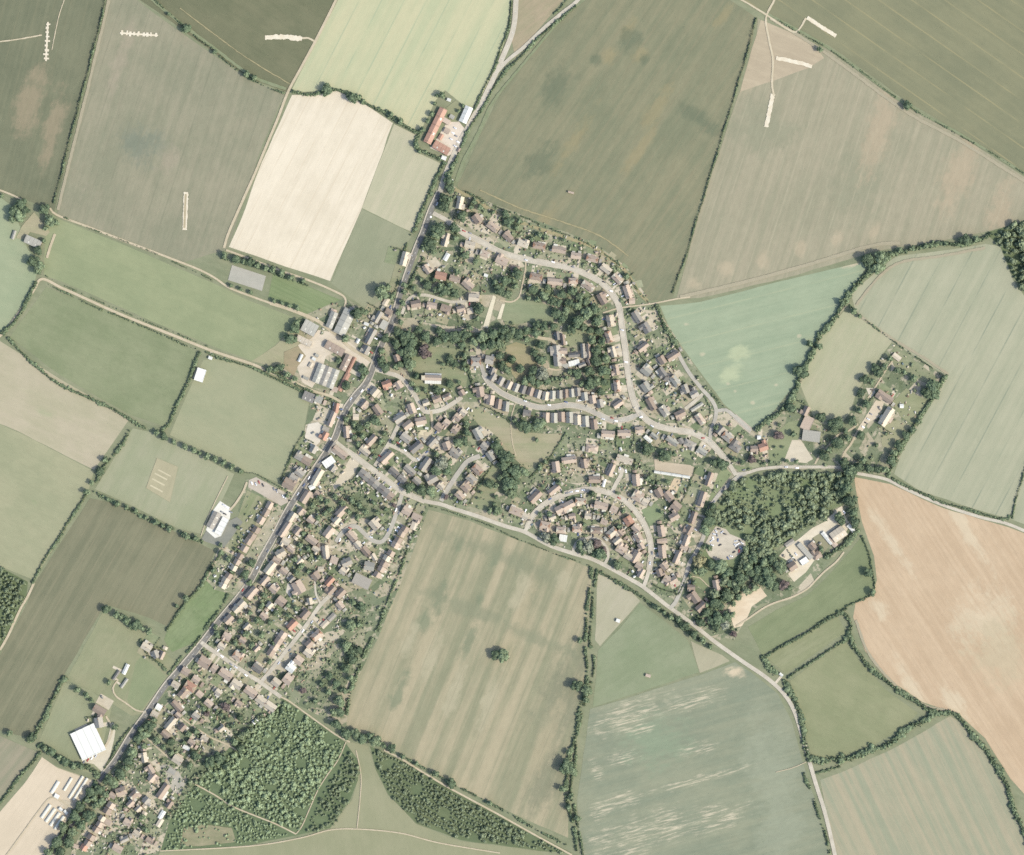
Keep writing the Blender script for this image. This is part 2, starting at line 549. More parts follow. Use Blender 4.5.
field("pale sage crop field along the eastern edge", [(851, 293), (868, 279), (888, 262), (897, 256), (940, 251), (985, 244), (1000, 246), (1006, 262), (1013, 280), (1026, 298), (1084, 310), (1084, 545), (1010, 519), (975, 509), (920, 491), (894, 474), (902, 452), (940, 390), (946, 376), (925, 362), (890, 341), (856, 313)],
      c=((175, 178, 152), (189, 188, 162)), ang=-62, streak=0.6, sw=12, sl_=420, line=((140, 152, 134), 24, 1.2, 0.6), fine=0.05)
field("dry meadow paddock north-west of the walled house", [(843, 312), (856, 314), (892, 342), (872, 368), (856, 394), (850, 412), (838, 428), (815, 422), (808, 404), (800, 384), (813, 348)],
      c=((182, 184, 152), (193, 189, 160)), ang=-60, streak=0.4, sw=8, patch=((166, 176, 142), 30, 0.0), fine=0.06)
# ---- south-east
field("large bare brown field on the east side", [(854, 477), (890, 484), (940, 507), (1008, 527), (1084, 556), (1084, 880), (1030, 800), (1010, 778), (985, 738), (958, 713), (940, 708), (922, 702), (890, 680), (865, 651), (853, 617), (856, 601), (872, 596), (877, 580), (874, 556), (862, 522), (857, 498)],
      c=((207, 180, 150), (219, 193, 163)), ang=57, streak=0.55, sw=6, sl_=420, patch=((224, 206, 178), 40, -0.02), spots=[((226, 208, 180), .8, [(920, 700, 46, 7), (955, 705, 24, 8), (985, 620, 30, 30), (880, 610, 14, 8), (960, 520, 60, 7), (890, 540, 40, 6)]), ((206, 190, 160), .7, [(1000, 650, 40, 30)])], fine=0.08, line=((200, 176, 148), 12, 1.3, 0.3))
field("pinkish green striped field in the south-east corner", [(820, 780), (842, 772), (900, 745), (950, 716), (966, 726), (990, 762), (1008, 790), (1028, 850), (1040, 915), (846, 915), (834, 855)],
      c=((166, 170, 145), (188, 178, 152)), ang=64, streak=0.75, sw=9, sl_=360, patch=((200, 184, 158), 50, -0.02), fine=0.06)
field("olive paddock ringed by thick hedges", [(790, 681), (845, 641), (860, 662), (886, 690), (918, 713), (905, 727), (872, 746), (834, 760), (812, 757), (802, 722)],
      c=((150, 156, 120), (163, 165, 130)), ang=30, streak=0.2, sw=12, patch=((176, 176, 142), 30, -0.03), fine=0.07)
field("narrow rough strip field north of the olive paddock", [(766, 657), (838, 616), (846, 632), (786, 674)],
      c=((164, 166, 132), (150, 156, 120)), ang=-30, streak=0.4, sw=7, patch=((182, 178, 146), 18, 0.0), fine=0.1)
field("green meadow below the sandy yards", [(748, 627), (776, 610), (806, 596), (828, 576), (846, 556), (862, 536), (872, 560), (874, 584), (868, 596), (851, 605), (800, 633), (762, 655)],
      c=((136, 148, 112), (148, 157, 121)), ang=-35, streak=0.3, sw=8, fine=0.08)
field("teal crop field with bleached streaks at the south edge", [(590, 709), (640, 694), (700, 675), (735, 662), (752, 673), (778, 694), (792, 722), (803, 762), (815, 800), (829, 856), (842, 915), (584, 915), (580, 855), (577, 800)],
      c=((145, 154, 133), (161, 165, 141)), ang=-15, streak=0.5, sw=10, bare=((226, 213, 188), 26, 2.4, [(600, 726, 10, 12), (604, 812, 12, 10), (594, 840, 8, 14), (625, 716, 40, 14), (690, 700, 34, 10), (640, 728, 16, 8), (624, 757, 18, 9), (700, 748, 18, 7), (645, 832, 62, 20), (715, 818, 34, 14), (620, 800, 20, 8), (596, 770, 6, 16), (640, 700, 30, 5), (690, 782, 60, 4)]), spots=[((150, 166, 140), .8, [(655, 740, 34, 26)]), ((166, 172, 150), .7, [(770, 770, 24, 60), (780, 830, 26, 30)]), ((224, 206, 178), .95, [(735, 672, 10, 8)])], fine=0.09)
field("small pale triangle of set aside by the lane", [(598, 571), (630, 590), (640, 601), (618, 626), (600, 646), (595, 640)],
      c=((196, 189, 166), (186, 182, 156)), ang=-60, streak=0.4, sw=6, fine=0.06)
field("green grazing field with a lone shelter south of the lane", [(640, 603), (666, 622), (688, 640), (699, 672), (640, 692), (593, 707), (598, 650), (620, 628)],
      c=((146, 158, 126), (160, 168, 138)), ang=-30, streak=0.25, sw=10, patch=((164, 160, 130), 40, -0.02), fine=0.07)
field("tan wedge of hay beside the south-east lane", [(691, 641), (722, 655), (730, 661), (700, 673)],
      c=((192, 184, 158), (182, 178, 152)), ang=-60, streak=0.5, sw=6, fine=0.06)
field("big striped tan field south of the village lane", [(427, 509), (470, 521), (520, 541), (560, 554), (592, 569), (589, 620), (584, 680), (570, 740), (568, 800), (568, 838), (510, 812), (440, 778), (400, 753), (345, 724), (350, 690), (377, 640), (400, 582)],
      c=((156, 157, 129), (190, 179, 150)), ang=-68, line=((150, 150, 126), 13, 1.0, 0.35), streak=0.75, sw=16, sl_=360, mott=80, patch=((186, 177, 148), 50, 0.0), spots=[((136, 146, 120), .75, [(458, 546, 10, 5), (440, 600, 16, 9), (425, 620, 14, 10), (470, 640, 22, 7), (495, 560, 14, 5), (400, 690, 24, 6), (480, 600, 7, 4)]), ((146, 148, 124), .8, [(562, 700, 60, 22), (545, 780, 36, 20)]), ((190, 178, 148), .7, [(545, 740, 50, 9), (520, 620, 40, 10)]), ((148, 152, 126), .65, [(500, 556, 9, 70), (470, 610, 8, 60), (540, 640, 7, 40)]), ((192, 184, 156), .8, [(430, 660, 26, 8), (455, 690, 30, 7), (490, 700, 30, 8), (520, 590, 22, 7), (410, 640, 20, 6), (565, 580, 14, 8)])], fine=0.09)
# ---- west
field("long green pasture between the two farm tracks", [(46, 223), (58, 219), (120, 243), (215, 284), (250, 301), (298, 319), (275, 345), (252, 361), (210, 345), (140, 316), (82, 290), (44, 275)],
      c=((155, 165, 128), (167, 174, 136)), ang=24, streak=0.2, sw=12, patch=((180, 182, 148), 40, -0.06), fine=0.06)
field("dull green pasture below the stony lane", [(10, 337), (46, 287), (82, 301), (140, 325), (198, 352), (188, 376), (170, 428), (130, 415), (60, 375)],
      c=((141, 152, 117), (156, 163, 129)), ang=24, streak=0.2, sw=12, patch=((172, 170, 142), 40, -0.06), fine=0.08)
field("plain sage pasture behind the high street yards", [(203, 360), (226, 357), (310, 397), (302, 440), (280, 483), (240, 470), (170, 435), (190, 388)],
      c=((165, 170, 138), (175, 176, 144)), ang=30, streak=0.2, sw=12, fine=0.05)
field("dry tan pasture at the west edge", [(-60, 295), (0, 341), (60, 379), (130, 418), (94, 470), (20, 432), (-60, 400)],
      c=((201, 190, 166), (188, 182, 154)), ang=24, streak=0.3, sw=12, patch=((176, 182, 146), 40, 0.02), fine=0.06)
field("faded green pasture with brighter tufts at the west edge", [(-60, 399), (20, 433), (94, 471), (88, 492), (34, 580), (0, 566), (-60, 530)],
      c=((167, 170, 138), (179, 178, 146)), ang=24, streak=0.2, sw=12, patch=((148, 164, 124), 24, 0.0), fine=0.07)
field("mown cricket field with a pale square at its middle", [(133, 428), (168, 437), (234, 474), (206, 535), (180, 529), (120, 500), (95, 489)],
      c=((178, 178, 150), (166, 171, 140)), ang=-62, streak=0.35, sw=8, patch=((190, 182, 154), 40, -0.02), fine=0.05)
field("dark crop field south of the cricket field", [(90, 498), (120, 505), (215, 551), (202, 585), (166, 626), (150, 618), (105, 604), (84, 640), (30, 738), (-60, 715), (-60, 690), (0, 655), (28, 602), (34, 584)],
      c=((131, 133, 109), (148, 146, 120)), ang=-60, line=((160, 152, 126), 13, 1.0, 0.4), streak=0.55, sw=8, patch=((174, 158, 134), 40, -0.02), fine=0.07)
field("bright green rough meadow beside the main street", [(206, 581), (230, 592), (214, 618), (196, 642), (172, 652), (164, 640), (170, 622)],
      c=((132, 152, 108), (146, 160, 120)), ang=-40, streak=0.2, sw=6, patch=((116, 138, 98), 7, 0.06), fine=0.17)
field("uneven pony paddock around the stable sheds", [(106, 606), (150, 630), (168, 656), (184, 668), (166, 690), (148, 712), (132, 716), (90, 690), (66, 680)],
      c=((166, 166, 134), (154, 160, 126)), ang=-60, streak=0.2, sw=8, patch=((180, 172, 144), 30, 0.0), fine=0.09)
field("short green enclosure right of the stables", [(136, 662), (142, 656), (166, 676), (160, 686), (142, 710), (134, 712), (127, 700)],
      c=((146, 158, 122), (156, 164, 128)), ang=-60, streak=0.2, sw=8, fine=0.07)
field("grass plot around the white warehouse", [(64, 682), (90, 690), (112, 706), (104, 740), (98, 776), (60, 762), (36, 748)],
      c=((158, 164, 132), (168, 170, 138)), ang=-60, streak=0.2, sw=8, fine=0.07)
field("grey green field cut by the south-west edge", [(-60, 715), (0, 736), (38, 752), (0, 798), (-60, 850)],
      c=((156, 156, 132), (172, 164, 142)), ang=-50, streak=0.6, sw=9, fine=0.06)
field("sandy nursery ground in the south-west corner", [(42, 757), (58, 768), (96, 782), (84, 800), (60, 830), (34, 915), (-60, 915), (-60, 862), (0, 812), (24, 784)],
      c=((224, 207, 183), (234, 216, 192)), ang=-54, streak=0.4, sw=6, fine=0.05)
field("grass plot among the polytunnels", [(44, 762), (60, 768), (98, 782), (90, 790), (80, 800), (68, 815), (50, 797), (54, 780)],
      c=((176, 176, 144), (196, 184, 156)), ang=-54, streak=0.4, sw=6, fine=0.09)
field("pale green pasture at the west edge by the barn yard", [(-60, 178), (0, 197), (14, 208), (28, 250), (40, 262), (34, 284), (8, 330), (0, 335), (-60, 300)],
      c=((164, 177, 144), (174, 183, 150)), ang=24, streak=0.2, sw=12, patch=((148, 162, 130), 14, -0.06), fine=0.06)
field("sweeping mown lawn between the two plantations", [(346, 741), (368, 746), (376, 770), (388, 795), (416, 824), (460, 841), (540, 851), (600, 915), (100, 915), (160, 853), (250, 846), (300, 838), (330, 829), (352, 800), (359, 776)],
      c=((160, 162, 130), (170, 169, 138)), ang=80, streak=0.25, sw=12, fine=0.05)
field("mown orchard grass with young tree rows behind the farm", [(273, 274), (300, 283), (344, 301), (338, 314), (330, 325), (318, 319), (268, 298)],
      c=((138, 155, 112), (150, 163, 122)), ang=26, streak=0.7, sw=5, line=((120, 140, 100), 4, 1.2, 0.35), fine=0.07)
field("weedy tan ground west of the farm yard", [(276, 345), (298, 322), (306, 340), (296, 372), (270, 366), (252, 361)],
      c=((184, 178, 148), (172, 172, 138)), ang=26, streak=0.3, sw=6, fine=0.09)
field("rough scrub ground in the valley wood", [(716, 508), (740, 478), (800, 472), (846, 474), (852, 500), (828, 520), (800, 532), (770, 552), (748, 600), (720, 620), (700, 612), (690, 592), (702, 556), (712, 530)],
      c=((132, 150, 110), (150, 160, 124)), ang=10, streak=0.1, sw=8, patch=((162, 158, 124), 22, 0.0), fine=0.12)
field("rough grassland under the large plantation", [(282, 698), (345, 742), (358, 760), (358, 780), (350, 800), (330, 828), (250, 845), (160, 852), (170, 820), (195, 782), (225, 752), (262, 714)],
      c=((112, 130, 98), (122, 138, 104)), ang=10, streak=0.1, sw=8, patch=((150, 152, 116), 16, -0.02), fine=0.12)
field("rough grassland under the planted rows", [(370, 746), (400, 760), (470, 800), (512, 822), (572, 853), (540, 851), (460, 840), (416, 823), (388, 794), (376, 770)],
      c=((114, 130, 98), (126, 138, 104)), ang=30, streak=0.3, sw=8, patch=((178, 168, 136), 10, -0.04), fine=0.12)
field("dark rough ground under the west edge wood", [(-60, 530), (0, 567), (28, 582), (26, 602), (0, 652), (-60, 690)], c=((112, 128, 94), (124, 138, 102)), ang=0, fine=0.1)
field("rough ground under the north-east wood", [(985, 233), (1024, 222), (1084, 228), (1084, 310), (1026, 296), (1012, 274), (1000, 246)], c=((112, 128, 94), (124, 138, 102)), ang=0, fine=0.1)


layer(0.125, 7)


# ---- village plots: a patchwork of lawn, soil and gravel gardens
def gardenmat(name, ang, cells=(0.075, 0.028)):
    m, t, b = newmat(name)
    vo = N(t, "ShaderNodeTexVoronoi")
    vo.inputs["Scale"].default_value = 1.0
    vo.inputs["Randomness"].default_value = 0.85
    t.links.new(coords(t, R(ang), (cells[1], cells[0], 1)), vo.inputs[0])
    sp = N(t, "ShaderNodeSeparateColor")
    t.links.new(vo.outputs["Color"], sp.inputs[0])
    cr = N(t, "ShaderNodeValToRGB")
    cr.color_ramp.interpolation = 'CONSTANT'
    stops = [(0.0, (138, 148, 120)), (0.18, (154, 160, 132)), (0.34, (126, 138, 110)), (0.46, (172, 170, 144)), (0.60, (144, 153, 124)), (0.72, (192, 182, 158)), (0.84, (132, 144, 116)), (0.92, (212, 200, 178))]
    e = cr.color_ramp.elements
    e[0].position, e[0].color = stops[0][0], alb(stops[0][1])
    e[1].position, e[1].color = stops[1][0], alb(stops[1][1])
    for p, c in stops[2:]:
        k = e.new(p)
        k.color = alb(c)
    t.links.new(sp.outputs[0], cr.inputs[0])
    v = noise(t, coords(t, 0, (0.11, 0.11, 1)), 1.0, 4.0, 0.7)
    c = mix(t, val(t, 'MULTIPLY', ramp(t, v, 0.54, 0.64), 0.7), cr.outputs[0], alb((116, 130, 98)))
    c = mix(t, val(t, 'MULTIPLY', ramp(t, noise(t, coords(t, 0, (0.09, 0.09, 1), (50, 9, 0)), 1.0, 4.0, 0.7), 0.53, 0.62), 0.75), c, alb((208, 196, 174)))
    f = noise(t, coords(t, 0, (0.5, 0.5, 1)), 1.0, 4.0, 0.7)
    c = mul(t, c, val(t, 'ADD', 0.74, val(t, 'MULTIPLY', f, 0.52)))
    t.links.new(c, b.inputs["Base Color"])
    b.inputs["Specular IOR Level"].default_value = 0.05
    return m


V_NORTH = [(446, 180), (462, 192), (520, 214), (590, 241), (626, 266), (651, 302), (668, 325), (690, 359), (722, 405), (752, 430), (766, 444), (770, 468), (735, 476), (716, 500), (706, 520), (700, 545), (688, 580), (720, 600), (742, 625), (735, 640), (700, 632), (672, 608), (600, 563), (525, 532), (430, 504), (396, 491), (345, 446), (352, 402), (380, 358), (410, 284), (430, 226)]
V_SOUTH = [(345, 446), (400, 495), (429, 508), (402, 580), (377, 640), (351, 690), (346, 726), (320, 716), (281, 697), (262, 714), (225, 752), (195, 782), (170, 820), (160, 852), (130, 915), (40, 915), (110, 775), (150, 715), (200, 645), (260, 570), (300, 500)]
V_WEST = [(330, 392), (350, 404), (336, 440), (320, 470), (262, 560), (240, 596), (216, 590), (206, 580), (217, 552), (236, 520), (246, 478), (280, 484), (303, 440), (311, 397)]
V_FARM = [(298, 318), (345, 298), (366, 310), (388, 296), (398, 272), (420, 236), (424, 240), (396, 304), (380, 345), (352, 402), (306, 386), (280, 372), (306, 340)]
V_EAST = [(752, 430), (766, 420), (796, 388), (808, 404), (816, 424), (838, 430), (852, 412), (858, 392), (892, 343), (946, 378), (938, 392), (902, 452), (892, 476), (850, 472), (768, 468), (766, 444)]
V_YARD = [(756, 568), (790, 540), (800, 532), (836, 508), (852, 500), (858, 530), (830, 562), (806, 590), (790, 600), (760, 604), (738, 628), (720, 640), (700, 632), (715, 600)]
for nm, poly, a in (("estate north of the village lane", V_NORTH, 10), ("old village along the main street", V_SOUTH, -32), ("plots west of the main street", V_WEST, -32), ("farm plots by the main street", V_FARM, 26), ("walled house grounds", V_EAST, -60), ("yards below the wood", V_YARD, -38)):
    sheet("garden_ground", poly, nz(), gardenmat("garden_soil", a), "patchwork of lawns, beds and gravel in the " + nm, "garden ground", 0.3)


layer(0.275, 70, 0.004)


def plot(name, label, pts, c1, c2, cat=None, jit=0.25, **kw):
    return sheet(name, pts, nz(), fieldmat(name + "_surface", c1, c2, **kw), label, cat or name.replace("_", " "), jit)


plot("lawn", "churchyard grass around the white church", [(404, 352), (420, 346), (464, 349), (468, 372), (466, 388), (440, 396), (424, 402), (414, 388), (408, 372)], (146, 157, 122), (166, 166, 134), sw=6, mott=24)
plot("lawn", "open dry village green among the estates", [(468, 412), (476, 407), (500, 418), (514, 424), (524, 432), (548, 434), (562, 433), (558, 447), (548, 458), (536, 466), (526, 470), (516, 460), (506, 446), (492, 432), (478, 424)], (166, 168, 134), (184, 176, 148), sw=6, mott=30)
plot("lawn", "green strip falling south from the village green", [(484, 472), (496, 462), (506, 470), (504, 484), (494, 494), (492, 512), (468, 506)], (152, 160, 126), (172, 168, 138), sw=6, mott=20)
plot("lawn", "oval manor lawn scorched tan", [(506, 346), (516, 342), (530, 346), (537, 358), (536, 372), (530, 384), (521, 386), (512, 374), (504, 362)], (170, 164, 128), (184, 172, 140), sw=6, mott=24)
plot("lawn", "school playing grass by the concrete strips", [(506, 298), (530, 300), (552, 306), (560, 314), (552, 324), (530, 322), (506, 326), (502, 318)], (150, 162, 128), (162, 168, 136), sw=6, mott=30)
plot("lawn", "pale lawn north of the manor courtyard", [(564, 328), (590, 326), (596, 332), (586, 344), (570, 346), (562, 340)], (158, 165, 130), (168, 170, 138), sw=6, mott=20)
plot("lawn", "square green of mown grass beside the crescent", [(641, 510), (656, 503), (664, 514), (650, 526)], (146, 162, 124), (152, 166, 130), sw=5, mott=20, jit=0.1)
plot("lawn", "roadside green wedge by the east fork", [(724, 466), (732, 474), (722, 486), (712, 500), (708, 502), (718, 474)], (148, 162, 122), (156, 166, 130), jit=0.15)
plot("lawn", "small grass triangle at the lane fork", [(735, 466), (752, 467), (752, 469), (739, 472)], (146, 160, 122), (154, 164, 128), jit=0.1)
plot("lawn", "rounded lawn east of the parking bays", [(768, 440), (788, 422), (800, 420), (800, 436), (788, 460), (770, 462)], (146, 158, 122), (160, 167, 132), mott=30)
plot("lawn", "walled garden lawns behind the house", [(892, 402), (906, 388), (922, 398), (930, 402), (912, 424), (900, 416)], (156, 162, 126), (166, 168, 134), mott=20)
plot("lawn", "house paddock south of the walled garden", [(880, 428), (896, 420), (914, 426), (904, 444), (894, 452), (882, 446)], (172, 172, 138), (180, 176, 146), mott=30)
plot("lawn", "wild grass plot north of the walled garden", [(890, 352), (896, 346), (938, 378), (930, 384), (908, 376), (894, 366)], (146, 156, 122), (170, 170, 142), mott=10, fine=0.16)
plot("lawn", "oval island of grass inside the crescent loop", [(578, 548), (582, 542), (592, 540), (602, 546), (606, 556), (600, 560), (590, 556)], (140, 154, 116), (150, 160, 124), jit=0.1)
plot("lawn", "allotment grass behind the long terrace", [(247, 490), (268, 500), (262, 512), (238, 556), (228, 548), (236, 522)], (146, 156, 118), (170, 168, 138), ang=-60, streak=0.4, sw=4, mott=12, fine=0.14)
plot("lawn", "pub garden grass behind the roadside pub", [(396, 262), (402, 246), (408, 248), (398, 282), (392, 294), (388, 290)], (170, 168, 138), (156, 160, 126))
plot("yard", "chalky farm yard between the grey barns", [(298, 345), (312, 338), (318, 330), (332, 332), (352, 344), (372, 360), (366, 368), (350, 356), (336, 352), (326, 356), (320, 376), (312, 388), (302, 382), (296, 364), (304, 356)], (226, 212, 192), (238, 224, 206), mott=14)
plot("yard", "bare brown corner of the farm yard", [(284, 352), (298, 346), (306, 356), (298, 366), (294, 376), (284, 368)], (182, 164, 136), (170, 160, 130), mott=14, fine=0.12)
plot("yard", "pale forecourt of the red roofed roadside farm", [(436, 140), (446, 124), (456, 118), (464, 128), (464, 140), (456, 152), (448, 156), (430, 148)], (244, 230, 214), (232, 216, 200), mott=14)
plot("yard", "grass corner of the roadside farm", [(446, 108), (456, 100), (466, 110), (458, 122), (450, 122)], (158, 162, 128), (166, 166, 134))
plot("yard", "gravel breaker's yard in the wood", [(709, 536), (716, 526), (726, 529), (730, 534), (745, 540), (746, 549), (733, 559), (717, 561), (709, 556), (704, 546)], (224, 213, 196), (208, 198, 182), mott=8, fine=0.12)
plot("yard", "sandy riding yard among the trees", [(728, 608), (742, 592), (753, 581), (758, 584), (767, 596), (752, 606), (748, 616), (742, 626), (734, 628)], (232, 210, 182), (240, 222, 196), mott=16)
plot("yard", "sandy works yard below the wood", [(779, 556), (786, 548), (800, 538), (812, 528), (824, 522), (838, 508), (842, 506), (846, 518), (850, 524), (846, 532), (832, 540), (816, 558), (806, 572), (794, 582), (788, 574), (794, 566), (786, 560)], (232, 218, 194), (244, 232, 212), mott=12, fine=0.09)
plot("yard", "dull green court in the works yard", [(812, 538), (820, 533), (830, 546), (824, 552)], (168, 164, 136), (160, 158, 132), jit=0.1)
plot("yard", "pale tan car park south of the clinic", [(792, 440), (801, 440), (813, 459), (806, 463), (784, 461)], (222, 210, 188), (228, 216, 196), jit=0.1)
plot("yard", "gravel court of the walled house", [(876, 400), (884, 402), (880, 416), (866, 424), (862, 432), (857, 430), (866, 416)], (230, 214, 190), (236, 222, 200), jit=0.15)
plot("yard", "concrete apron south of the walled garden gate", [(866, 388), (874, 388), (876, 396), (870, 398)], (236, 226, 210), (230, 220, 204), jit=0.1)
plot("yard", "car park beside the allotments", [(249, 480), (256, 477), (287, 494), (288, 502), (281, 506), (264, 496), (248, 487)], (206, 194, 180), (214, 202, 188), jit=0.1, mott=14)
plot("yard", "grey tarmac court beside the village hall", [(206, 531), (216, 526), (237, 517), (243, 522), (224, 548), (201, 540)], (150, 152, 144), (160, 160, 150), jit=0.1, mott=14)
plot("yard", "white concrete forecourt of the village hall", [(220, 501), (231, 508), (230, 518), (221, 536), (215, 538), (206, 530), (212, 512)], (255, 254, 250), (250, 247, 240), jit=0.1)
plot("yard", "white gravel car park behind the high street", [(308, 424), (318, 422), (323, 426), (320, 442), (316, 446), (304, 440)], (232, 222, 208), (238, 228, 214), jit=0.15)
plot("yard", "gravel yard behind the corner shop", [(350, 458), (360, 462), (354, 474), (344, 484), (334, 490), (332, 484), (342, 472)], (222, 208, 186), (228, 216, 194), jit=0.2)
plot("yard", "grey gravel yard among the bottom houses", [(160, 766), (168, 764), (178, 770), (185, 784), (180, 796), (172, 790), (166, 778)], (186, 182, 172), (204, 196, 182), mott=6, fine=0.14)
plot("yard", "tan gravel court among the bottom houses", [(148, 782), (156, 777), (162, 783), (155, 790)], (218, 202, 178), (226, 212, 190), mott=8)
plot("yard", "dirt yard behind the nursery sheds", [(66, 800), (80, 806), (72, 816), (58, 800)], (214, 202, 176), (222, 208, 184))
plot("yard", "tan court of the garage block", [(654, 458), (664, 462), (690, 465), (694, 467), (692, 477), (655, 473)], (206, 190, 168), (214, 198, 176), jit=0.15, mott=12)
plot("yard", "pale gravel around the white warehouse", [(94, 750), (104, 748), (108, 738), (112, 722), (116, 726), (114, 740), (110, 756), (102, 772), (94, 764), (82, 762), (82, 758)], (232, 222, 200), (226, 214, 192), jit=0.15)
plot("yard", "barnyard of dry grass around the grey shed", [(16, 238), (22, 226), (34, 212), (42, 222), (50, 232), (46, 236), (30, 232), (24, 240)], (192, 182, 154), (180, 176, 144))
plot("yard", "grey parking bay strip off the estate loop", [(732, 418), (736, 414), (752, 428), (750, 434)], (204, 192, 178), (212, 200, 186), jit=0.05)
plot("yard", "concrete slab by the top farm track", [(232, 265), (266, 276), (262, 291), (228, 280)], (188, 186, 176), (196, 192, 182), jit=0.1)
plot("yard", "cream gravel court of the church close", [(416, 430), (432, 430), (433, 432), (428, 436), (416, 434)], (226, 212, 182), (232, 218, 190), jit=0.1)
plot("yard", "bare plaster coloured plot in the east estate", [(668, 490), (674, 478), (682, 480), (676, 494)], (222, 200, 168), (228, 206, 176), jit=0.1)
plot("yard", "white gravel drive west of the lane house", [(288, 581), (294, 588), (296, 602), (292, 600), (286, 592)], (238, 230, 220), (234, 224, 212), jit=0.2)
plot("yard", "gravel front yards between the long terrace and street", [(277, 504), (287, 514), (276, 532), (262, 556), (242, 590), (234, 596), (226, 588), (246, 556), (262, 528)], (206, 194, 172), (160, 164, 136), jit=0.15, mott=7, fine=0.1)
plot("yard", "rough dry clearing at the bright plantation's southern edge", [(184, 828), (200, 824), (232, 828), (236, 842), (200, 846), (180, 846)], (150, 152, 120), (172, 164, 136), cat="clearing", mott=8, fine=0.16)
plot("concrete_strip", "long cream concrete strip west of the playing grass", [(493, 295), (496, 297), (488, 328), (483, 327)], (238, 228, 202), (242, 232, 208), jit=0.05)
plot("concrete_strip", "short cream concrete strip west of the playing grass", [(502, 304), (505, 304), (501, 319), (497, 319)], (238, 228, 202), (242, 232, 208), jit=0.05)
plot("playing_square", "worn pale square of the cricket field", [(157, 458), (178, 467), (170, 502), (146, 488)], (190, 182, 152), (184, 178, 148), ang=-62, streak=0.6, sw=4)
for x, y in ((156.5, 488.5), (158.5, 482), (161, 476.5), (164.5, 473)):
    c, s = math.cos(R(28)), math.sin(R(28))
    plot("cricket_strip", "narrow bleached batting strip on the cricket square", [(x - 7 * c + .7 * s, y - 7 * s - .7 * c), (x + 7 * c + .7 * s, y + 7 * s - .7 * c), (x + 7 * c - .7 * s, y + 7 * s + .7 * c), (x - 7 * c - .7 * s, y - 7 * s + .7 * c)], (222, 212, 182), (214, 204, 174), jit=0)["group"] = "batting strips of the cricket square"

layer(0.56, 13)
# ---- chalk trenches and tracks scraped across the crops
CHALK = plainmat("chalk", (250, 240, 220), 0.06, 0.4, (238, 224, 200), 0.95)
for lab, p, q, teeth, ln_ in (("comb shaped white chalk trench standing upright in the north-west field", (48, 22), (46, 61), 9, 5.0), ("comb shaped white chalk trench lying level in the grey brown field", (120, 33), (158, 35.5), 9, 4.6)):
    rr = random.Random(int(p[0]))
    m = MB()
    L = math.dist(p, q)
    ux, uy = (q[0] - p[0]) / L, (q[1] - p[1]) / L
    zc = nz()

    def bar(cx, cy, hl, hw, dx, dy, z):
        m.add([W(cx - dx * hl - dy * hw, cy - dy * hl + dx * hw, z), W(cx + dx * hl - dy * hw, cy + dy * hl + dx * hw, z), W(cx + dx * hl + dy * hw, cy + dy * hl - dx * hw, z), W(cx - dx * hl + dy * hw, cy - dy * hl - dx * hw, z)], [(0, 1, 2, 3)])
    bar((p[0] + q[0]) / 2, (p[1] + q[1]) / 2, L / 2, 0.9, ux, uy, zc)
    for k in range(teeth):
        s = (k + .5 + rr.uniform(-.2, .2)) / teeth
        o = rr.uniform(-.7, .7)
        bar(p[0] + (q[0] - p[0]) * s - uy * o, p[1] + (q[1] - p[1]) * s + ux * o, ln_ / 2 * rr.uniform(.7, 1.1), rr.uniform(.7, 1.3), -uy + rr.uniform(-.2, .2), ux, zc + .003 * (1 + k % 2))
    tag(link("chalk_trench", m.mesh("chalk_trench", CHALK)), lab, "trench", kind="structure")
for lab, pts, w, rag in (("smooth pale chalk trench beside the north farm track", [(265, 37.5), (284, 37), (302, 39)], 4.6, 0.7),
                         ("thin outlined chalk trench above the long pasture", [(186, 192), (185.5, 208), (184.5, 230)], 4.6, 0.5),
                         ("white chalk bar in the dark north-east crop", [(807, 17.5), (820, 26), (836, 36)], 3.8, 0.3),
                         ("white chalk bar on the bare pinkish corner", [(776, 58), (796, 62), (812, 66.5)], 3.8, 0.4),
                         ("long white chalk bar south of the pinkish corner", [(773, 94), (770, 108), (766, 127)], 4.2, 0.5)):
    ribbon("chalk_trench", pts, w, nz(), CHALK, lab, "trench", rag=rag, step=1.5)
FADED = plainmat("trench_fill", (206, 190, 160), 0.1, 0.4, (190, 176, 146), 0.95)
ribbon("trench_fill", [(185.7, 194), (185.2, 208), (184.4, 228)], 2.2, nz(), FADED, "dull soil filling the thin chalk trench", "trench fill")
TRK = plainmat("chalk_track", (228, 214, 188), 0.08, 0.4, (214, 200, 172), 0.95)
for lab, pts, w in (("chalk track from the north-east corner down to the white bars", [(778, -20), (774, 0), (766, 18), (769, 40), (773, 60), (772, 84), (774, 96)], 2.0),
                    ("chalk track along the top of the pinkish corner", [(735, -4), (754, 7), (768, 16), (784, 27), (795, 32), (800, 28), (806, 18)], 1.8),
                    ("faint cart track across the north-west field", [(-10, 43), (20, 39), (42, 35)], 1.3),
                    ("faint cart track beside the upright chalk trench", [(66, -5), (58, 20), (52, 50)], 0.9),
                    ("short chalk spur off the north farm track", [(300, 38.5), (308, 38), (314, 41)], 1.8)):
    ribbon("chalk_path", pts, w, nz(), TRK, lab, "track", rag=0.2)
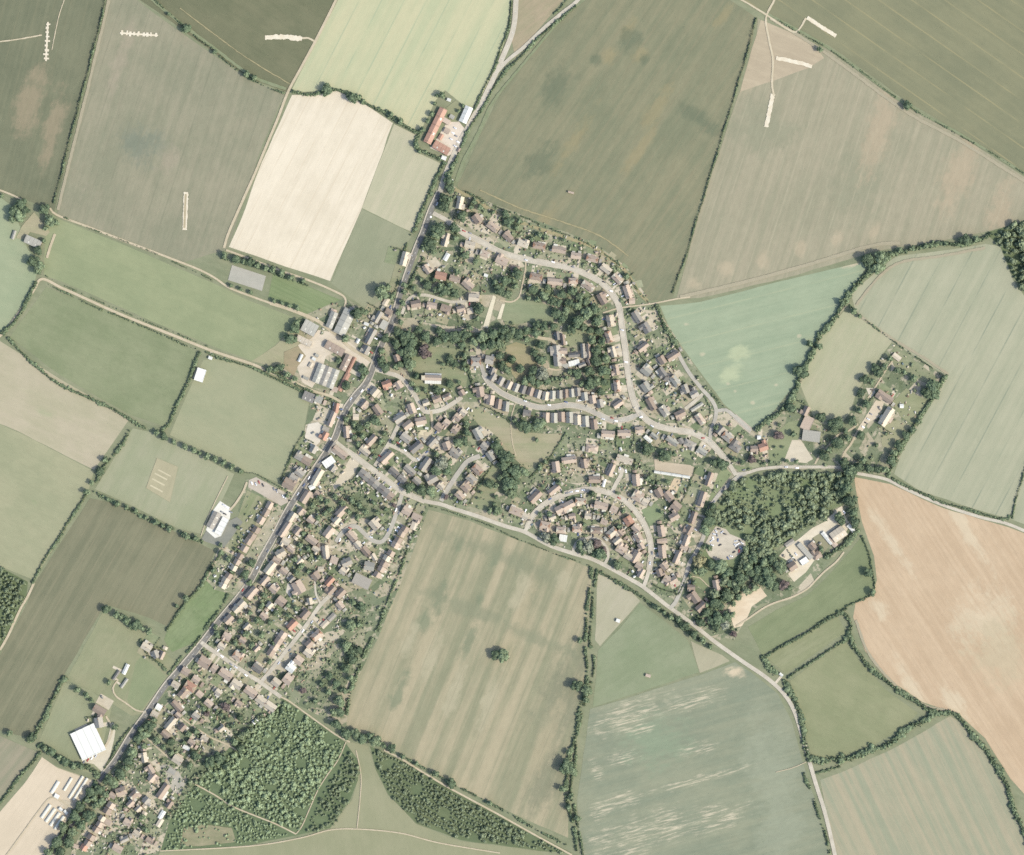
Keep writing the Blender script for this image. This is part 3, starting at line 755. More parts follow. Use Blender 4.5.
# pale and green margins of the big fields
MARG = plainmat("dry_margin", (184, 172, 134), 0.08, 0.3, (172, 164, 128), 0.95)
MARG2 = plainmat("green_margin", (152, 160, 128), 0.08, 0.3, (142, 152, 118), 0.95)
MARG3 = plainmat("pink_margin", (188, 178, 154), 0.08, 0.3, (180, 172, 148), 0.95)
for lab, pts, w, m in (("dry yellow margin curling round the estate back gardens", [(455, 189), (500, 214), (540, 229), (588, 245), (609, 258), (626, 272), (640, 294), (648, 301)], 3.2, MARG),
                       ("second pale curve inside the dark crop field", [(480, 190), (520, 208), (560, 221), (600, 236), (628, 256)], 1.2, MARG),
                       ("pale headland along the north-east wide tan field", [(680, 297), (740, 283), (800, 267), (870, 246), (900, 243)], 3.5, MARG3),
                       ("pale margin under the tramlined crop", [(770, 18), (830, 56), (905, 111), (960, 141), (1030, 185)], 3.0, MARG3),
                       ("grass baulk under the tramlined crop", [(768, 14), (830, 49), (905, 104), (960, 134), (1030, 177)], 2.4, MARG2),
                       ("pale margin east of the first long hedge", [(109, 0), (88, 88), (70, 160), (58, 210)], 3.0, MARG3),
                       ("tan margin along the mint crop hedge", [(846, 306), (818, 340), (806, 366), (800, 384)], 1.6, MARG3),
                       ("pale margin around the sage crop's northern end", [(856, 305), (880, 276), (902, 262), (940, 256), (985, 248)], 2.6, MARG3),
                       ("pale baulk between the sage crop and the dry meadow", [(852, 310), (888, 336), (924, 358), (948, 374)], 2.4, MARG3),
                       ("green baulk west of the dark crop in the north", [(148, -4), (174, 18), (214, 48), (252, 76), (286, 89)], 3.0, MARG2),
                       ("pale line beside the green baulk", [(180, 8), (214, 34), (250, 60), (290, 84)], 0.9, MARG),
                       ("green margin of the roadside at the north", [(482, 124), (494, 100), (520, 68), (548, 34), (572, 8)], 2.4, MARG2),
                       ("green margin east of the main road bend", [(456, 182), (464, 160), (476, 138), (488, 112)], 3.4, MARG2),
                       ("pale rim of the brown field", [(856, 620), (868, 652), (892, 682), (922, 704), (945, 710)], 2.6, MARG3)):
    ribbon("field_margin", pts, w, nz(), m, lab, "field margin", rag=0.3)

# ================================================================== roads
layer(0.65, 23)
PAVE_Z = 0.90
TARMAC = plainmat("dark_tarmac", (154, 151, 146), 0.10, 0.5, (136, 134, 130), 0.8, 10)
PALEROAD = plainmat("worn_tarmac", (208, 199, 184), 0.10, 0.5, (220, 211, 196), 0.85, 14)
MIDROAD = plainmat("grey_tarmac", (194, 188, 178), 0.10, 0.5, (204, 198, 187), 0.85, 14)
PAVE = plainmat("pavement", (224, 213, 196), 0.07, 0.6, (212, 202, 186), 0.85)
STONY = plainmat("stony_track", (222, 206, 180), 0.1, 0.4, (206, 192, 164), 0.95)
MAIN = [(516, -30), (516, 0), (513, 30), (501, 61), (487, 92), (474, 116), (458, 146), (446, 173), (440, 192), (431, 211), (424, 231), (415, 253), (402, 290), (392, 322), (380, 349), (368, 380), (356, 395), (346, 409), (340, 424), (334, 440), (320, 462), (302, 488), (287, 512), (275, 535), (262, 558), (252, 578), (240, 596), (220, 620), (203, 642), (182, 667), (165, 687), (148, 712), (132, 734), (116, 760), (102, 777), (86, 802), (70, 827), (52, 852), (36, 880)]
RD = []


def road(label, pts, w, mat, mark=True, kerb=True, name="road"):
    z = nz()
    ribbon(name, pts, w, z, mat, label, name)
    ln = smooth_line(pts, 1.0)
    for x, y in ln:
        mark_disc(x, y, w / 2 + 0.4, 1)
    RD.append((label, ln, w))
    return z


iu = [i for i, p in enumerate(MAIN) if p[1] >= 190][0]
road("pale worn main road coming in from the north", MAIN[:iu + 1], 5.2, PALEROAD)
road("dark tarmac main street running the length of the village", MAIN[iu:], 4.6, TARMAC)
road("right hand road of the northern fork", [(592, -20), (578, 0), (562, 13), (544, 28), (524, 47), (508, 60), (497, 72)], 3.6, PALEROAD)
EST = [(433, 213), (448, 221), (464, 233), (480, 241), (500, 252), (520, 258), (545, 263), (570, 268), (590, 276), (603, 284), (613, 295), (619, 307), (622, 327), (625, 347), (627, 364), (630, 385), (634, 401), (641, 414), (653, 424), (670, 429), (690, 432), (702, 437), (711, 443), (721, 454), (729, 464), (736, 475)]
road("winding pale estate road round the north and east", EST, 4.3, PALEROAD)
MID = [(641, 414), (634, 416), (627, 419), (612, 420), (600, 415), (585, 408), (569, 405), (552, 407), (537, 407), (519, 401), (500, 392), (488, 381), (484, 374), (481, 364)]
road("grey curving close below the manor", MID, 4.0, MIDROAD)
LANE = [(335, 441), (346, 450), (361, 461), (380, 475), (400, 490), (410, 495), (425, 501), (440, 504), (455, 509), (480, 517), (505, 526), (525, 532), (549, 545), (572, 553), (592, 559), (612, 569), (630, 579), (642, 586), (655, 596), (669, 607), (690, 622), (714, 641), (742, 661), (767, 678), (784, 694), (795, 713), (805, 746), (815, 781), (825, 813), (834, 851), (842, 890)]
road("village lane leading south-east past the striped field", LANE, 3.9, PALEROAD)
CRES = [(524, 532), (527, 528), (534, 514), (546, 503), (562, 495), (582, 490), (597, 490), (612, 494), (625, 501), (636, 512), (645, 526), (650, 540), (651, 555), (649, 570), (644, 586)]
road("broad crescent road of the southern estate", CRES, 3.8, PALEROAD)
road("short spur off the crescent with a turning head", [(611, 494), (617, 482), (621, 475), (622, 470)], 4.0, PALEROAD)
road("turning head at the end of the spur", [(618, 470), (626, 470)], 5.0, PALEROAD)
road("small loop road round the oval island of trees", [(573, 552), (575, 545), (580, 540), (590, 537.5), (601, 541), (607, 549), (608, 557), (604, 565)], 3.0, PALEROAD)
EAST = [(734, 474), (746, 473), (760, 469), (780, 467), (800, 467), (814, 467), (830, 467), (843, 468), (856, 473), (872, 476), (888, 480), (908, 490), (943, 505), (980, 517), (1008, 524), (1040, 538)]
road("narrow east road past the wood and brown field", EAST, 3.0, PALEROAD)
FORK = [(746, 473), (738, 477), (727, 486), (717, 497), (710, 508), (706, 522), (704, 535), (699, 547), (693, 557), (689, 564), (686, 576), (680, 592), (675, 603), (670, 608)]
road("tree lined link road from the east fork to the lane", FORK, 4.0, MIDROAD)
LOOP = [(710, 442), (711, 430), (715, 420), (716, 409), (711, 399), (702, 389), (690, 374), (681, 359), (678, 352)]
road("estate loop along the mint crop field", LOOP, 3.8, MIDROAD)
road("spur to the parking bays", [(716, 411), (726, 410), (733, 415), (742, 423), (751, 431)], 3.4, MIDROAD)
road("garage court off the estate loop", [(703, 394), (694, 402), (685, 409)], 3.6, PALEROAD)
road("close entering the brick courts from the lane", [(375, 466), (385, 450), (391, 440), (397, 428), (401, 420)], 4.0, PALEROAD)
road("branch of the brick courts close", [(390, 445), (397, 448), (405, 452), (416, 460), (427, 452)], 4.0, PALEROAD)
road("church lane climbing from the main street", [(375, 369), (388, 373), (398, 376), (405, 382), (414, 394), (422, 409), (428, 412), (441, 410), (452, 404), (462, 397)], 4.4, PALEROAD)
road("gravel spur of church lane", [(431, 411), (432, 430), (424, 434)], 2.6, STONY)
road("wide cul-de-sac west of the village green", [(441, 501), (449, 487), (459, 472), (468, 461), (480, 456)], 4.8, MIDROAD)
road("cul-de-sac winding through the southern close", [(402, 494), (398, 508), (391, 528), (383, 541), (374, 541), (366, 535), (355, 526), (344, 531), (336, 542)], 4.2, MIDROAD)
JR = [(201, 642), (209, 648), (221, 656), (240, 669), (260, 682), (270, 689), (281, 697)]
road("side street running south-east from the main street", JR, 4.0, PALEROAD)
road("back street climbing north-east from the side street", [(261, 682), (272, 669), (283, 655), (305, 627), (318, 608), (325, 600), (334, 592)], 4.0, PALEROAD)
road("narrow alley above the back street", [(321, 604), (316, 594), (315, 580)], 2.0, PALEROAD)
road("lane of the stepped houses near the junction", [(402, 314), (405, 306), (411, 297), (425, 295), (440, 299), (452, 302), (466, 301)], 3.0, PALEROAD)
road("farm road through the barns", [(374, 363), (363, 355), (351, 348), (340, 338), (330, 330), (318, 321), (307, 316), (289, 309), (270, 303)], 3.4, STONY)
for lab, pts, w in (("stony farm track along the long pasture", [(270, 303), (256, 298), (230, 288), (215, 278), (200, 270), (175, 260), (120, 239), (86, 226), (57, 215), (50, 208)], 2.0),
                    ("white farm track at the west edge", [(22, 200), (10, 194), (-20, 183)], 1.8),
                    ("straight pale track beside the stubble field", [(342, -16), (335, 2), (316, 40), (302, 66), (288, 92), (278, 118), (268, 142), (256, 171), (243, 200), (229, 232), (224, 248)], 2.6),
                    ("track from the barns up behind the stubble", [(340, 326), (344, 310), (345, 298), (332, 290), (308, 280), (282, 271), (248, 258), (226, 250)], 2.0),
                    ("stony lane west past the white cottage", [(341, 402), (330, 396), (311, 390), (292, 381), (268, 371), (252, 364), (210, 350), (175, 336), (120, 314), (80, 296), (62, 288), (42, 279), (34, 290), (24, 305), (15, 318), (2, 334), (-20, 352)], 2.6),
                    ("dirt track west of the barn yard", [(55, 234), (50, 248), (47, 258)], 2.6),
                    ("sandy track climbing round the meadow", [(736, 626), (749, 618), (762, 609), (774, 603), (792, 597), (807, 589), (816, 580), (825, 571), (836, 562), (844, 552)], 1.8),
                    ("drive of the walled house", [(815, 464), (820, 455), (828, 446), (838, 435), (850, 430), (858, 424)], 1.8),
                    ("tree shaded drive south of the walled house", [(841, 469), (844, 454), (851, 444), (855, 436), (858, 430)], 2.2),
                    ("gravel walk up the walled garden", [(868, 398), (876, 386), (886, 370), (893, 360)], 1.4),
                    ("white path along the plantation rows", [(384, 750), (400, 758), (416, 768), (446, 786), (468, 798), (496, 813), (512, 822), (537, 836), (572, 855)], 1.8),
                    ("pale path from the side street to the lawn", [(281, 697), (289, 701), (307, 714), (325, 727), (338, 736), (350, 742)], 1.5),
                    ("tan ride through the large plantation", [(195, 784), (215, 795), (232, 806), (256, 816), (276, 824), (296, 834)], 1.4),
                    ("dark edged ride along the plantation strip", [(346, 742), (338, 760), (328, 774), (318, 790), (310, 808), (302, 826), (296, 834)], 1.0),
                    ("mown path curving across the south lawn", [(160, 851), (250, 846), (300, 838), (330, 830), (358, 829), (400, 833), (440, 843), (500, 853)], 1.2),
                    ("mown path up the middle of the south lawn", [(357, 829), (360, 800), (361, 775), (356, 750)], 1.0),
                    ("white lane to the village hall", [(247, 482), (243, 492), (236, 503), (230, 510)], 2.2),
                    ("pony track from the main street to the stables", [(146, 712), (136, 710), (126, 703), (116, 696), (113, 688), (118, 680)], 1.6),
                    ("field path beside the cricket ground", [(228, 476), (216, 500), (206, 522), (201, 536)], 1.0),
                    ("pale path east of the estate into the crops", [(603, 313), (620, 308), (650, 304), (676, 299), (690, 297)], 1.5),
                    ("footpath across the village green", [(515, 404), (511, 420), (512, 440), (516, 456)], 1.0),
                    ("footpath from the estate road past the playing grass", [(526, 260), (525, 272), (522, 286), (519, 297), (511, 302), (500, 300)], 1.6),
                    ("sandy field edge track at the west wood", [(34, 583), (28, 596), (20, 610), (8, 636), (0, 650)], 2.4),
                    ("manor gravel drive", [(528, 335), (540, 338), (552, 340), (556, 346)], 3.0),
                    ("manor south drive", [(548, 368), (556, 370), (572, 368), (583, 374), (586, 380)], 1.8),
                    ("back lane behind the southern gardens", [(182, 718), (196, 728), (212, 738), (226, 744), (240, 752)], 1.6),
                    ("drive to the tree hidden cottages", [(147, 738), (158, 748), (168, 757), (178, 764)], 1.6),
                    ("pale drive by the link road", [(690, 576), (700, 578), (706, 584), (714, 590)], 1.0),
                    ("gravel entry opposite the wedge", [(690, 540), (684, 546), (676, 542)], 3.4),
                    ("warehouse drive", [(104, 748), (110, 738), (112, 728), (106, 716)], 2.0),
                    ("dirt drive by the wood yards", [(694, 623), (704, 618), (714, 612), (724, 612), (733, 616)], 1.6),
                    ("field gate track across the teal crop", [(806, 762), (792, 768), (776, 772)], 0.8),
                    ("nursery track through the sandy ground", [(6, 856), (22, 834), (38, 812), (50, 798), (60, 800), (68, 806)], 1.4)):
    road(lab, pts, w, STONY, name="track")
for lab, line, off, w in (("raised pale pavement on the west side of the main street", MAIN[8:35], 3.0, 1.3), ("raised pale pavement on the east side of the main street", MAIN[13:30], -2.9, 0.9)):
    ribbon("pavement", line, w, PAVE_Z, PAVE, lab, "pavement", off=off, th=0.14)
for lab, line, w in (("estate road", EST, 4.3), ("crescent", CRES, 3.8), ("grey close", MID, 4.0), ("village lane by the junction", LANE[:8], 3.9)):
    for sd in (1, -1):
        ribbon("pavement", line[1:-1], 0.9, PAVE_Z - 0.012 - 0.006 * sd, PAVE, "raised %s pavement of the %s" % ("outer" if sd > 0 else "inner", lab), "pavement", off=sd * (w / 2 + 0.5), th=0.14)
# painted centre dashes of the main street
dm = MB()
wp = newmat("road_paint")
wp[2].inputs["Base Color"].default_value = (0.6, 0.6, 0.57, 1)
for (x, y), (nx, ny) in list(zip(smooth_line(MAIN, 1.0), normals(smooth_line(MAIN, 1.0))))[::7]:
    a, b2 = 0.07, 1.0
    tx, ty = ny, -nx
    dm.add([W(x - nx * a - tx * b2, y - ny * a - ty * b2, 0.795), W(x + nx * a - tx * b2, y + ny * a - ty * b2, 0.795), W(x + nx * a + tx * b2, y + ny * a + ty * b2, 0.795), W(x - nx * a + tx * b2, y - ny * a + ty * b2, 0.795)], [(0, 1, 2, 3)])
tag(link("road_marking", dm.mesh("road_marking", wp[0])), "white painted centre dashes along the main street", "road marking", kind="structure")
sheet("road_marking", [(431 + 1.1 * math.cos(a * 0.524), 217 + 1.1 * math.sin(a * 0.524)) for a in range(12)], 0.80, wp[0], "white painted disc of the junction roundabout", "road marking", 0)
# ================================================================== buildings
ROOF = {"p": ((214, 193, 177), "pinkish tiled"), "b": ((188, 168, 154), "brown tiled"), "g": ((190, 183, 174), "grey roofed"), "t": ((228, 214, 195), "tan roofed"),
        "o": ((210, 164, 144), "orange tiled"), "w": ((247, 244, 236), "white roofed"), "k": ((154, 150, 147), "slate roofed"), "c": ((196, 193, 184), "pale grey roofed")}
def whiteroof(name):
    m = roofmat(name, (255, 255, 252), 0.09, rows=3.0)
    m.node_tree.nodes["Principled BSDF"].inputs["Base Color"].links[0].from_node.inputs[0].default_value = (0.62, 0.62, 0.60)
    return m


ROOFM = {k: roofmat("roof_tiles_" + v[1].split()[0], v[0], rows=0.0 if k in "w" else 0.9) for k, v in ROOF.items()}
BARNM = {k: roofmat("barn_sheeting_" + v[1].split()[0], v[0], var=0.10, rows=2.4, rough=0.6) for k, v in ROOF.items()}
WALLM = [plainmat("buff_brick", (206, 186, 160), 0.1, 1.5), plainmat("red_brick", (184, 142, 118), 0.12, 1.5), plainmat("cream_render", (232, 224, 206), 0.06, 1.5)]
ROOFM["w"] = whiteroof("roof_membrane_white")
BARNM["w"] = whiteroof("barn_sheeting_bright")
DOORM = plainmat("painted_door", (110, 96, 90), 0.1, 1.0)
STACKM = plainmat("chimney_brick", (168, 128, 108), 0.12, 1.5)
EXTM = [roofmat("felt_flat_roof", (218, 212, 202)), roofmat("conservatory_panels", (244, 240, 230), 0.06), roofmat("extension_tiles", (206, 186, 170))]
glass, gt, gb = newmat("window_glass")
gb.inputs["Base Color"].default_value = (0.05, 0.06, 0.07, 1)
gb.inputs["Roughness"].default_value = 0.12
gb.inputs["Specular IOR Level"].default_value = 0.5
FRAMEM = plainmat("window_frame_paint", (236, 236, 230), 0.03, 1.0)
_cache = {}


def proto(key, fn):
    if key not in _cache:
        _cache[key] = fn()
    return _cache[key]


# shapes: a house is 10 m long, 8 m deep before it is scaled to its plot
def wall_mesh(kind, m):
    b = MB()
    if kind in ("hip",):
        b.box(-4.7, 4.7, -3.7, 3.7, 0, 2.9)
    elif kind == "barn":
        b.gable_body(-4.9, 4.9, -3.85, 3.85, 4.6, 6.3)
    elif kind == "flat":
        b.box(-4.9, 4.9, -3.9, 3.9, 0, 3.4)
    elif kind == "shed":
        b.gable_body(-4.9, 4.9, -3.8, 3.8, 2.4, 3.3)
    else:
        b.gable_body(-4.7, 4.7, -3.7, 3.7, 4.9, 8.15)
    return b.mesh("wall", m)


def roof_mesh(kind, m):
    b = MB()
    if kind == "hip":
        b.hip_roof(-5, 5, -4.1, 4.1, 2.85, 5.6, 3.2)
    elif kind == "hip2":
        b.hip_roof(-5, 5, -4.1, 4.1, 4.8, 8.3, 2.6)
    elif kind == "barn":
        b.gable_roof(-5.05, 5.05, -4.1, 4.1, 4.65, 6.65)
    elif kind == "flat":
        b.box(-5, 5, -4, 4, 3.4, 3.75).box(-5.05, 5.05, -4.05, -3.8, 3.752, 4.0).box(-5.05, 5.05, 3.8, 4.05, 3.752, 4.0)
    elif kind == "shed":
        b.gable_roof(-5.05, 5.05, -4.15, 4.15, 2.42, 3.6, 0.15)
    else:
        b.gable_roof(-5, 5, -4.15, 4.15, 4.68, 8.55)
    return b.mesh("roof", m)


def chimney_mesh(x):
    return MB().box(x - .38, x + .38, -.32, .32, 7.6, 9.6).box(x - .45, x + .45, -.4, .4, 9.603, 9.75).box(x - .2, x + .2, -.15, .15, 9.753, 10.1, .04).mesh("chimney", STACKM)


def hips(x):
    return MB().box(x - .38, x + .38, -.32, .32, 5.0, 6.6).box(x - .2, x + .2, -.15, .15, 6.603, 6.9, .04).mesh("chimney", STACKM)


KINDS = {  # code: (object name, words, wall, roof, chimneys, has windows)
    "d": ("detached_house", "detached house", "gable", "gable", 1), "s": ("semi_detached_house", "semi-detached house", "gable", "hip2", 1),
    "S": ("semi_detached_house", "semi-detached house", "gable", "gable", 2), "t": ("terraced_house", "terraced house", "gable", "gable", 1),
    "b": ("bungalow", "bungalow", "hip", "hip", 1), "L": ("l_shaped_house", "L-shaped house", "gable", "gable", 1),
    "x": ("outbuilding", "outbuilding", "shed", "shed", 0), "B": ("barn", "barn", "barn", "barn", 0), "f": ("flat_roofed_building", "flat-roofed building", "flat", "flat", 0),
    "g": ("garage_block", "garage block", "shed", "shed", 0), "T": ("polytunnel", "polytunnel", "tunnel", "tunnel", 0)}
HOUSES = []


def nearest_road(x, y):
    best = (1e9, None, None)
    for lab, ln, w in RD:
        for k in range(0, len(ln), 3):
            q = ln[k]
            d = (q[0] - x) ** 2 + (q[1] - y) ** 2
            if d < best[0]:
                best = (d, q, w)
    return math.sqrt(best[0]), best[1], best[2]


def build(label, group, x, y, l, w, ang, code, col, seed):
    rr = random.Random(seed)
    nm, words, wk, rk, nch = KINDS[code]
    root = bpy.data.objects.new(nm, None)
    COL.objects.link(root)
    root.empty_display_size = 2
    tag(root, label, words.replace("-", " ").replace("L shaped ", ""), group)
    # the front of a house looks to its nearest road
    d, q, rw = nearest_road(x, y)
    a = R(-ang)
    if code not in "BT" and q is not None:
        fx, fy = math.sin(a), -math.cos(a)                 # local -y in the world
        if fx * (q[0] - x) + fy * -(q[1] - y) < 0:
            a += math.pi
    root.location = W(x, y, 0)
    root.rotation_euler = (0, 0, a)
    zs = 0.72 + 0.28 * min(1.6, w * S / 8)
    if code in "B":
        zs = 0.85 + 0.02 * w
    if code in "xg":
        zs = 1.0
    if code in "dsSbL":
        l, w = l * rr.uniform(.84, .97), w * rr.uniform(.84, .97)
    root.scale = (l * S / 10, w * S / 8, zs)
    mark_rect(x, y, l + 1.2, w + 1.2, ang)
    HOUSES.append((x, y, l, w, math.degrees(a), code, label, d, q, rw))
    if code == "T":
        link("cover", proto(("tun",), tunnel_mesh), None, root)
        link("door_frame", proto(("tund",), lambda: MB().box(4.9, 5.06, -1.2, 1.2, 0, 2.6).box(-5.06, -4.9, -1.2, 1.2, 0, 2.6).mesh("door_frame", FRAMEM)), None, root)
        return root
    wi = rr.randrange(3)
    if col == "w":
        wi = 2
    link("wall", proto(("w", wk, wi), lambda: wall_mesh(wk, WALLM[wi])), None, root)
    rm = (BARNM if code in "Bg" else ROOFM)[col]
    roof = link("roof", proto(("r", rk, col, code in "Bg"), lambda: roof_mesh(rk, rm)), None, root)
    if nch:
        pos = [rr.choice((-4.2, -3.4, 0.0, 3.4, 4.2))] if nch == 1 else [-4.2, 4.2]
        if rk in ("hip", "hip2"):
            pos = [rr.choice((-1.2, 0.0, 1.2))]
        for p in pos:
            link("chimney", proto(("c", p, rk == "hip"), lambda: (hips if rk == "hip" else chimney_mesh)(p)), None, roof)
    if code in "dsStbL":
        hz = 0.9
        for sx, sy, n in ((0, -1, 3), (0, 1, 2)):
            for k in range(n):
                px = (-3.2, 3.2, 0)[k]
                py = sy * 3.7
                top = 1.0 if code == "b" else 3.0
                key = ("win", px, py, top)
                o = link("window", proto(key, lambda: MB().box(px - .75, px + .75, py - .04, py + .04, top, top + 1.3).mesh("window", FRAMEM)), None, root)
                g = proto(("pane",) + key, lambda: MB().box(px - .66, px + .66, py - .06, py + .06, top + .09, top + 1.21).mesh("pane", glass))
                link("pane", g, None, o)
        dx = rr.choice((-1.4, 1.4))
        link("door", proto(("door", dx), lambda: MB().box(dx - .5, dx + .5, -3.78, -3.68, 0.02, 2.1).mesh("door", DOORM)), None, root)
        if code == "L" or (code in "dsb" and rr.random() < 0.45):
            sg = rr.choice((-1, 1))
            side = 1 if code != "L" else rr.choice((-1, 1))
            z0 = 2.9 if code == "b" else 4.6

            def wing(roofp):
                m = MB()
                e, r = z0, z0 + 1.9
                x0, x1 = sg * 2.6 - 2.0, sg * 2.6 + 2.0
                y0, y1 = side * 1.0, side * 6.8
                if y0 > y1:
                    y0, y1 = y1, y0
                xm = (x0 + x1) / 2
                if roofp:
                    m.add([(x0 - .25, y0, e - .1), (x0 - .25, y1 + .0, e - .1), (xm, y1, r), (xm, y0, r), (x1 + .25, y0, e - .1), (x1 + .25, y1, e - .1), (x0 - .25, y0, e - .3), (x0 - .25, y1, e - .3), (x1 + .25, y0, e - .3), (x1 + .25, y1, e - .3), (xm, y0, r - .2), (xm, y1, r - .2)],
                          [(1, 0, 3, 2), (2, 3, 4, 5), (6, 7, 11, 10), (10, 11, 9, 8), (0, 1, 7, 6), (5, 4, 8, 9), (1, 2, 11, 7), (2, 5, 9, 11), (3, 0, 6, 10), (4, 3, 10, 8)])
                else:
                    t = .2
                    a0, a1 = y0 + t, y1 - t
                    m.add([(x0, a0, 0), (x1, a0, 0), (x1, a1, 0), (x0, a1, 0), (x0, a0, e - .3), (x1, a0, e - .3), (x1, a1, e - .3), (x0, a1, e - .3), (xm, a0, r - .25), (xm, a1, r - .25)],
                          [(3, 2, 1, 0), (1, 2, 6, 5), (3, 0, 4, 7), (0, 1, 5, 8, 4), (2, 3, 7, 9, 6)])
                return m
            link("wing_wall", proto(("ww", sg, side, z0, wi), lambda: wing(False).mesh("wing_wall", WALLM[wi])), None, root)
            link("wing_roof", proto(("wr", sg, side, z0, col), lambda: wing(True).mesh("wing_roof", ROOFM[col])), None, root)
        for ex in rr.sample((-2.9, 0.3, 3.0), rr.choice((0, 1, 1, 2)) if code != "L" else 0):
            e = rr.randrange(3)
            dp = rr.choice((6.0, 7.2))

            def ext():
                m = MB()
                m.add([(ex - 1.5, 3.72, 0), (ex + 1.5, 3.72, 0), (ex + 1.5, dp, 0), (ex - 1.5, dp, 0), (ex - 1.5, 3.72, 3.0), (ex + 1.5, 3.72, 3.0), (ex + 1.5, dp, 2.3), (ex - 1.5, dp, 2.3)],
                      [(3, 2, 1, 0), (4, 5, 6, 7), (1, 2, 6, 5), (2, 3, 7, 6), (3, 0, 4, 7), (0, 1, 5, 4)])
                return m.mesh("rear_extension", EXTM[e])
            link("rear_extension", proto(("ext", e, ex, dp), ext), None, root)
        if rr.random() < 0.5 and code != "L":
            px = rr.choice((-1.4, 1.4))

            def porch():
                m = MB()
                m.add([(px - 1.1, -3.72, 2.3), (px + 1.1, -3.72, 2.3), (px + 1.1, -5.2, 2.1), (px - 1.1, -5.2, 2.1), (px - 1.1, -3.72, 2.5), (px + 1.1, -3.72, 2.5), (px + 1.1, -5.2, 2.25), (px - 1.1, -5.2, 2.25)],
                      [(0, 1, 2, 3), (7, 6, 5, 4), (5, 6, 2, 1), (6, 7, 3, 2), (7, 4, 0, 3), (4, 5, 1, 0)])
                m.box(px - 1.0, px - .85, -5.1, -4.95, 0, 2.11).box(px + .85, px + 1.0, -5.1, -4.95, 0, 2.11)
                return m.mesh("porch", EXTM[1])
            link("porch", proto(("porch", px), porch), None, root)
    elif code in "B":
        link("barn_door", proto(("bdoor",), lambda: MB().box(4.88, 4.98, -1.6, 1.6, 0.02, 3.9).mesh("barn_door", DOORM)), None, root)
        for sx in (-2.5, 1.8):
            link("rooflight", proto(("rl", sx), lambda: MB().add([(sx, -2.9, 5.30), (sx + .7, -2.9, 5.30), (sx + .7, -1.2, 6.13), (sx, -1.2, 6.13), (sx, -2.9, 5.1), (sx + .7, -2.9, 5.1), (sx + .7, -1.2, 5.9), (sx, -1.2, 5.9)],
                                                            [(0, 1, 2, 3), (0, 4, 5, 1), (1, 5, 6, 2), (2, 6, 7, 3), (3, 7, 4, 0)]).mesh("rooflight", EXTM[1])), None, roof)
    elif code in "xgf":
        n = 4 if code == "g" else 1
        for k in range(n):
            gx = (k - (n - 1) / 2) * 2.3
            link("door", proto(("gd", gx), lambda: MB().box(gx - .8, gx + .8, -3.98, -3.78, 0.02, 2.0).mesh("door", DOORM)), None, root)
    return root


def tunnel_mesh():
    m = MB()
    n = 10
    vs = []
    for x in (-5, 5):
        for k in range(n + 1):
            t = math.pi * k / n
            vs.append((x, -4 * math.cos(t), 2.8 * math.sin(t)))
    fs = [(k, k + n + 1, k + n + 2, k + 1) for k in range(n)] + [tuple(range(n + 1)), tuple(range(2 * n + 1, n, -1))]
    m.add(vs, fs)
    return m.mesh("cover", EXTM[1])


AX = {"W": ("west", lambda h: h[0]), "E": ("east", lambda h: -h[0]), "N": ("north", lambda h: h[1]), "S": ("south", lambda h: -h[1])}


def street(phrase, axis, items):
    """every building of one row, counted off from one end of it"""
    word, key = AX[axis]
    items = sorted(items, key=key)
    for i, h in enumerate(items):
        x, y, l, w, ang, code, col = h[:7]
        lab = h[7] if len(h) > 7 else None
        rc = random.Random(int(x * 19 + y * 23))
        if rc.random() < 0.34:
            col = {"p": rc.choice("tbo" if rc.random() < .3 else "tb"), "t": "p", "b": rc.choice("pg"), "g": rc.choice("cbk"), "k": "g"}.get(col, col)
        if not lab:
            if len(items) == 1:
                lab = "%s %s %s" % (ROOF[col][1], KINDS[code][1], phrase)
            else:
                lab = "%s %s, %s from the %s %s" % (ROOF[col][1], KINDS[code][1], ORD[i], word, phrase)
        if len(lab.split()) > 16:
            print("LONG", lab)
        build(lab, "buildings " + phrase, x, y, l, w, ang, code, col, int(x * 31 + y * 17))


def row(p0, p1, n, w, code, cols, gap=0.0, dy=0.0):
    """n joined houses between two plan points"""
    L = math.dist(p0, p1) / n
    ang = math.degrees(math.atan2(p1[1] - p0[1], p1[0] - p0[0]))
    rr = random.Random(int(p0[0] * 3 + p1[1]))
    return [(p0[0] + (p1[0] - p0[0]) * (k + .5) / n + rr.uniform(-dy, dy), p0[1] + (p1[1] - p0[1]) * (k + .5) / n + rr.uniform(-dy, dy), L - gap, w + rr.uniform(-.4, .4), ang, code, cols[k % len(cols)]) for k in range(n)]


street("on the estate road's north side", "W", [
    (460, 203, 15, 7, 102, "L", "p"), (477, 219, 11, 8, 55, "d", "b"), (493, 227, 15, 8, 38, "s", "p"), (508, 237, 12, 7, 42, "d", "b"), (523, 244, 13, 7, 20, "s", "t"),
    (539, 246, 15, 7, 10, "s", "b"), (559, 250, 15, 7, 10, "S", "p"), (576, 256, 11, 7, 8, "d", "t"), (592, 259, 13, 7, 15, "s", "p"), (606, 269, 13, 7, 38, "S", "p"),
    (617, 279, 14, 7, 45, "s", "b"), (627.5, 292, 16, 7, 72, "S", "p"), (632, 301, 6, 6, 0, "x", "p")])
street("on the estate road's south side", "W", [
    (446, 240, 15, 6, 105, "d", "p"), (470, 245, 12, 8, 12, "d", "t"), (485, 254, 12, 7, 22, "s", "t"), (502, 261, 14, 8, 25, "L", "p"), (515, 268, 10, 6, 10, "b", "p"),
    (536, 277, 15, 7, 10, "s", "b"), (555, 282, 16, 7, 5, "S", "p"), (573, 281, 11, 7, 0, "s", "p"), (588, 286, 15, 7, 35, "s", "t"), (602, 299, 14, 8, 60, "L", "p")])
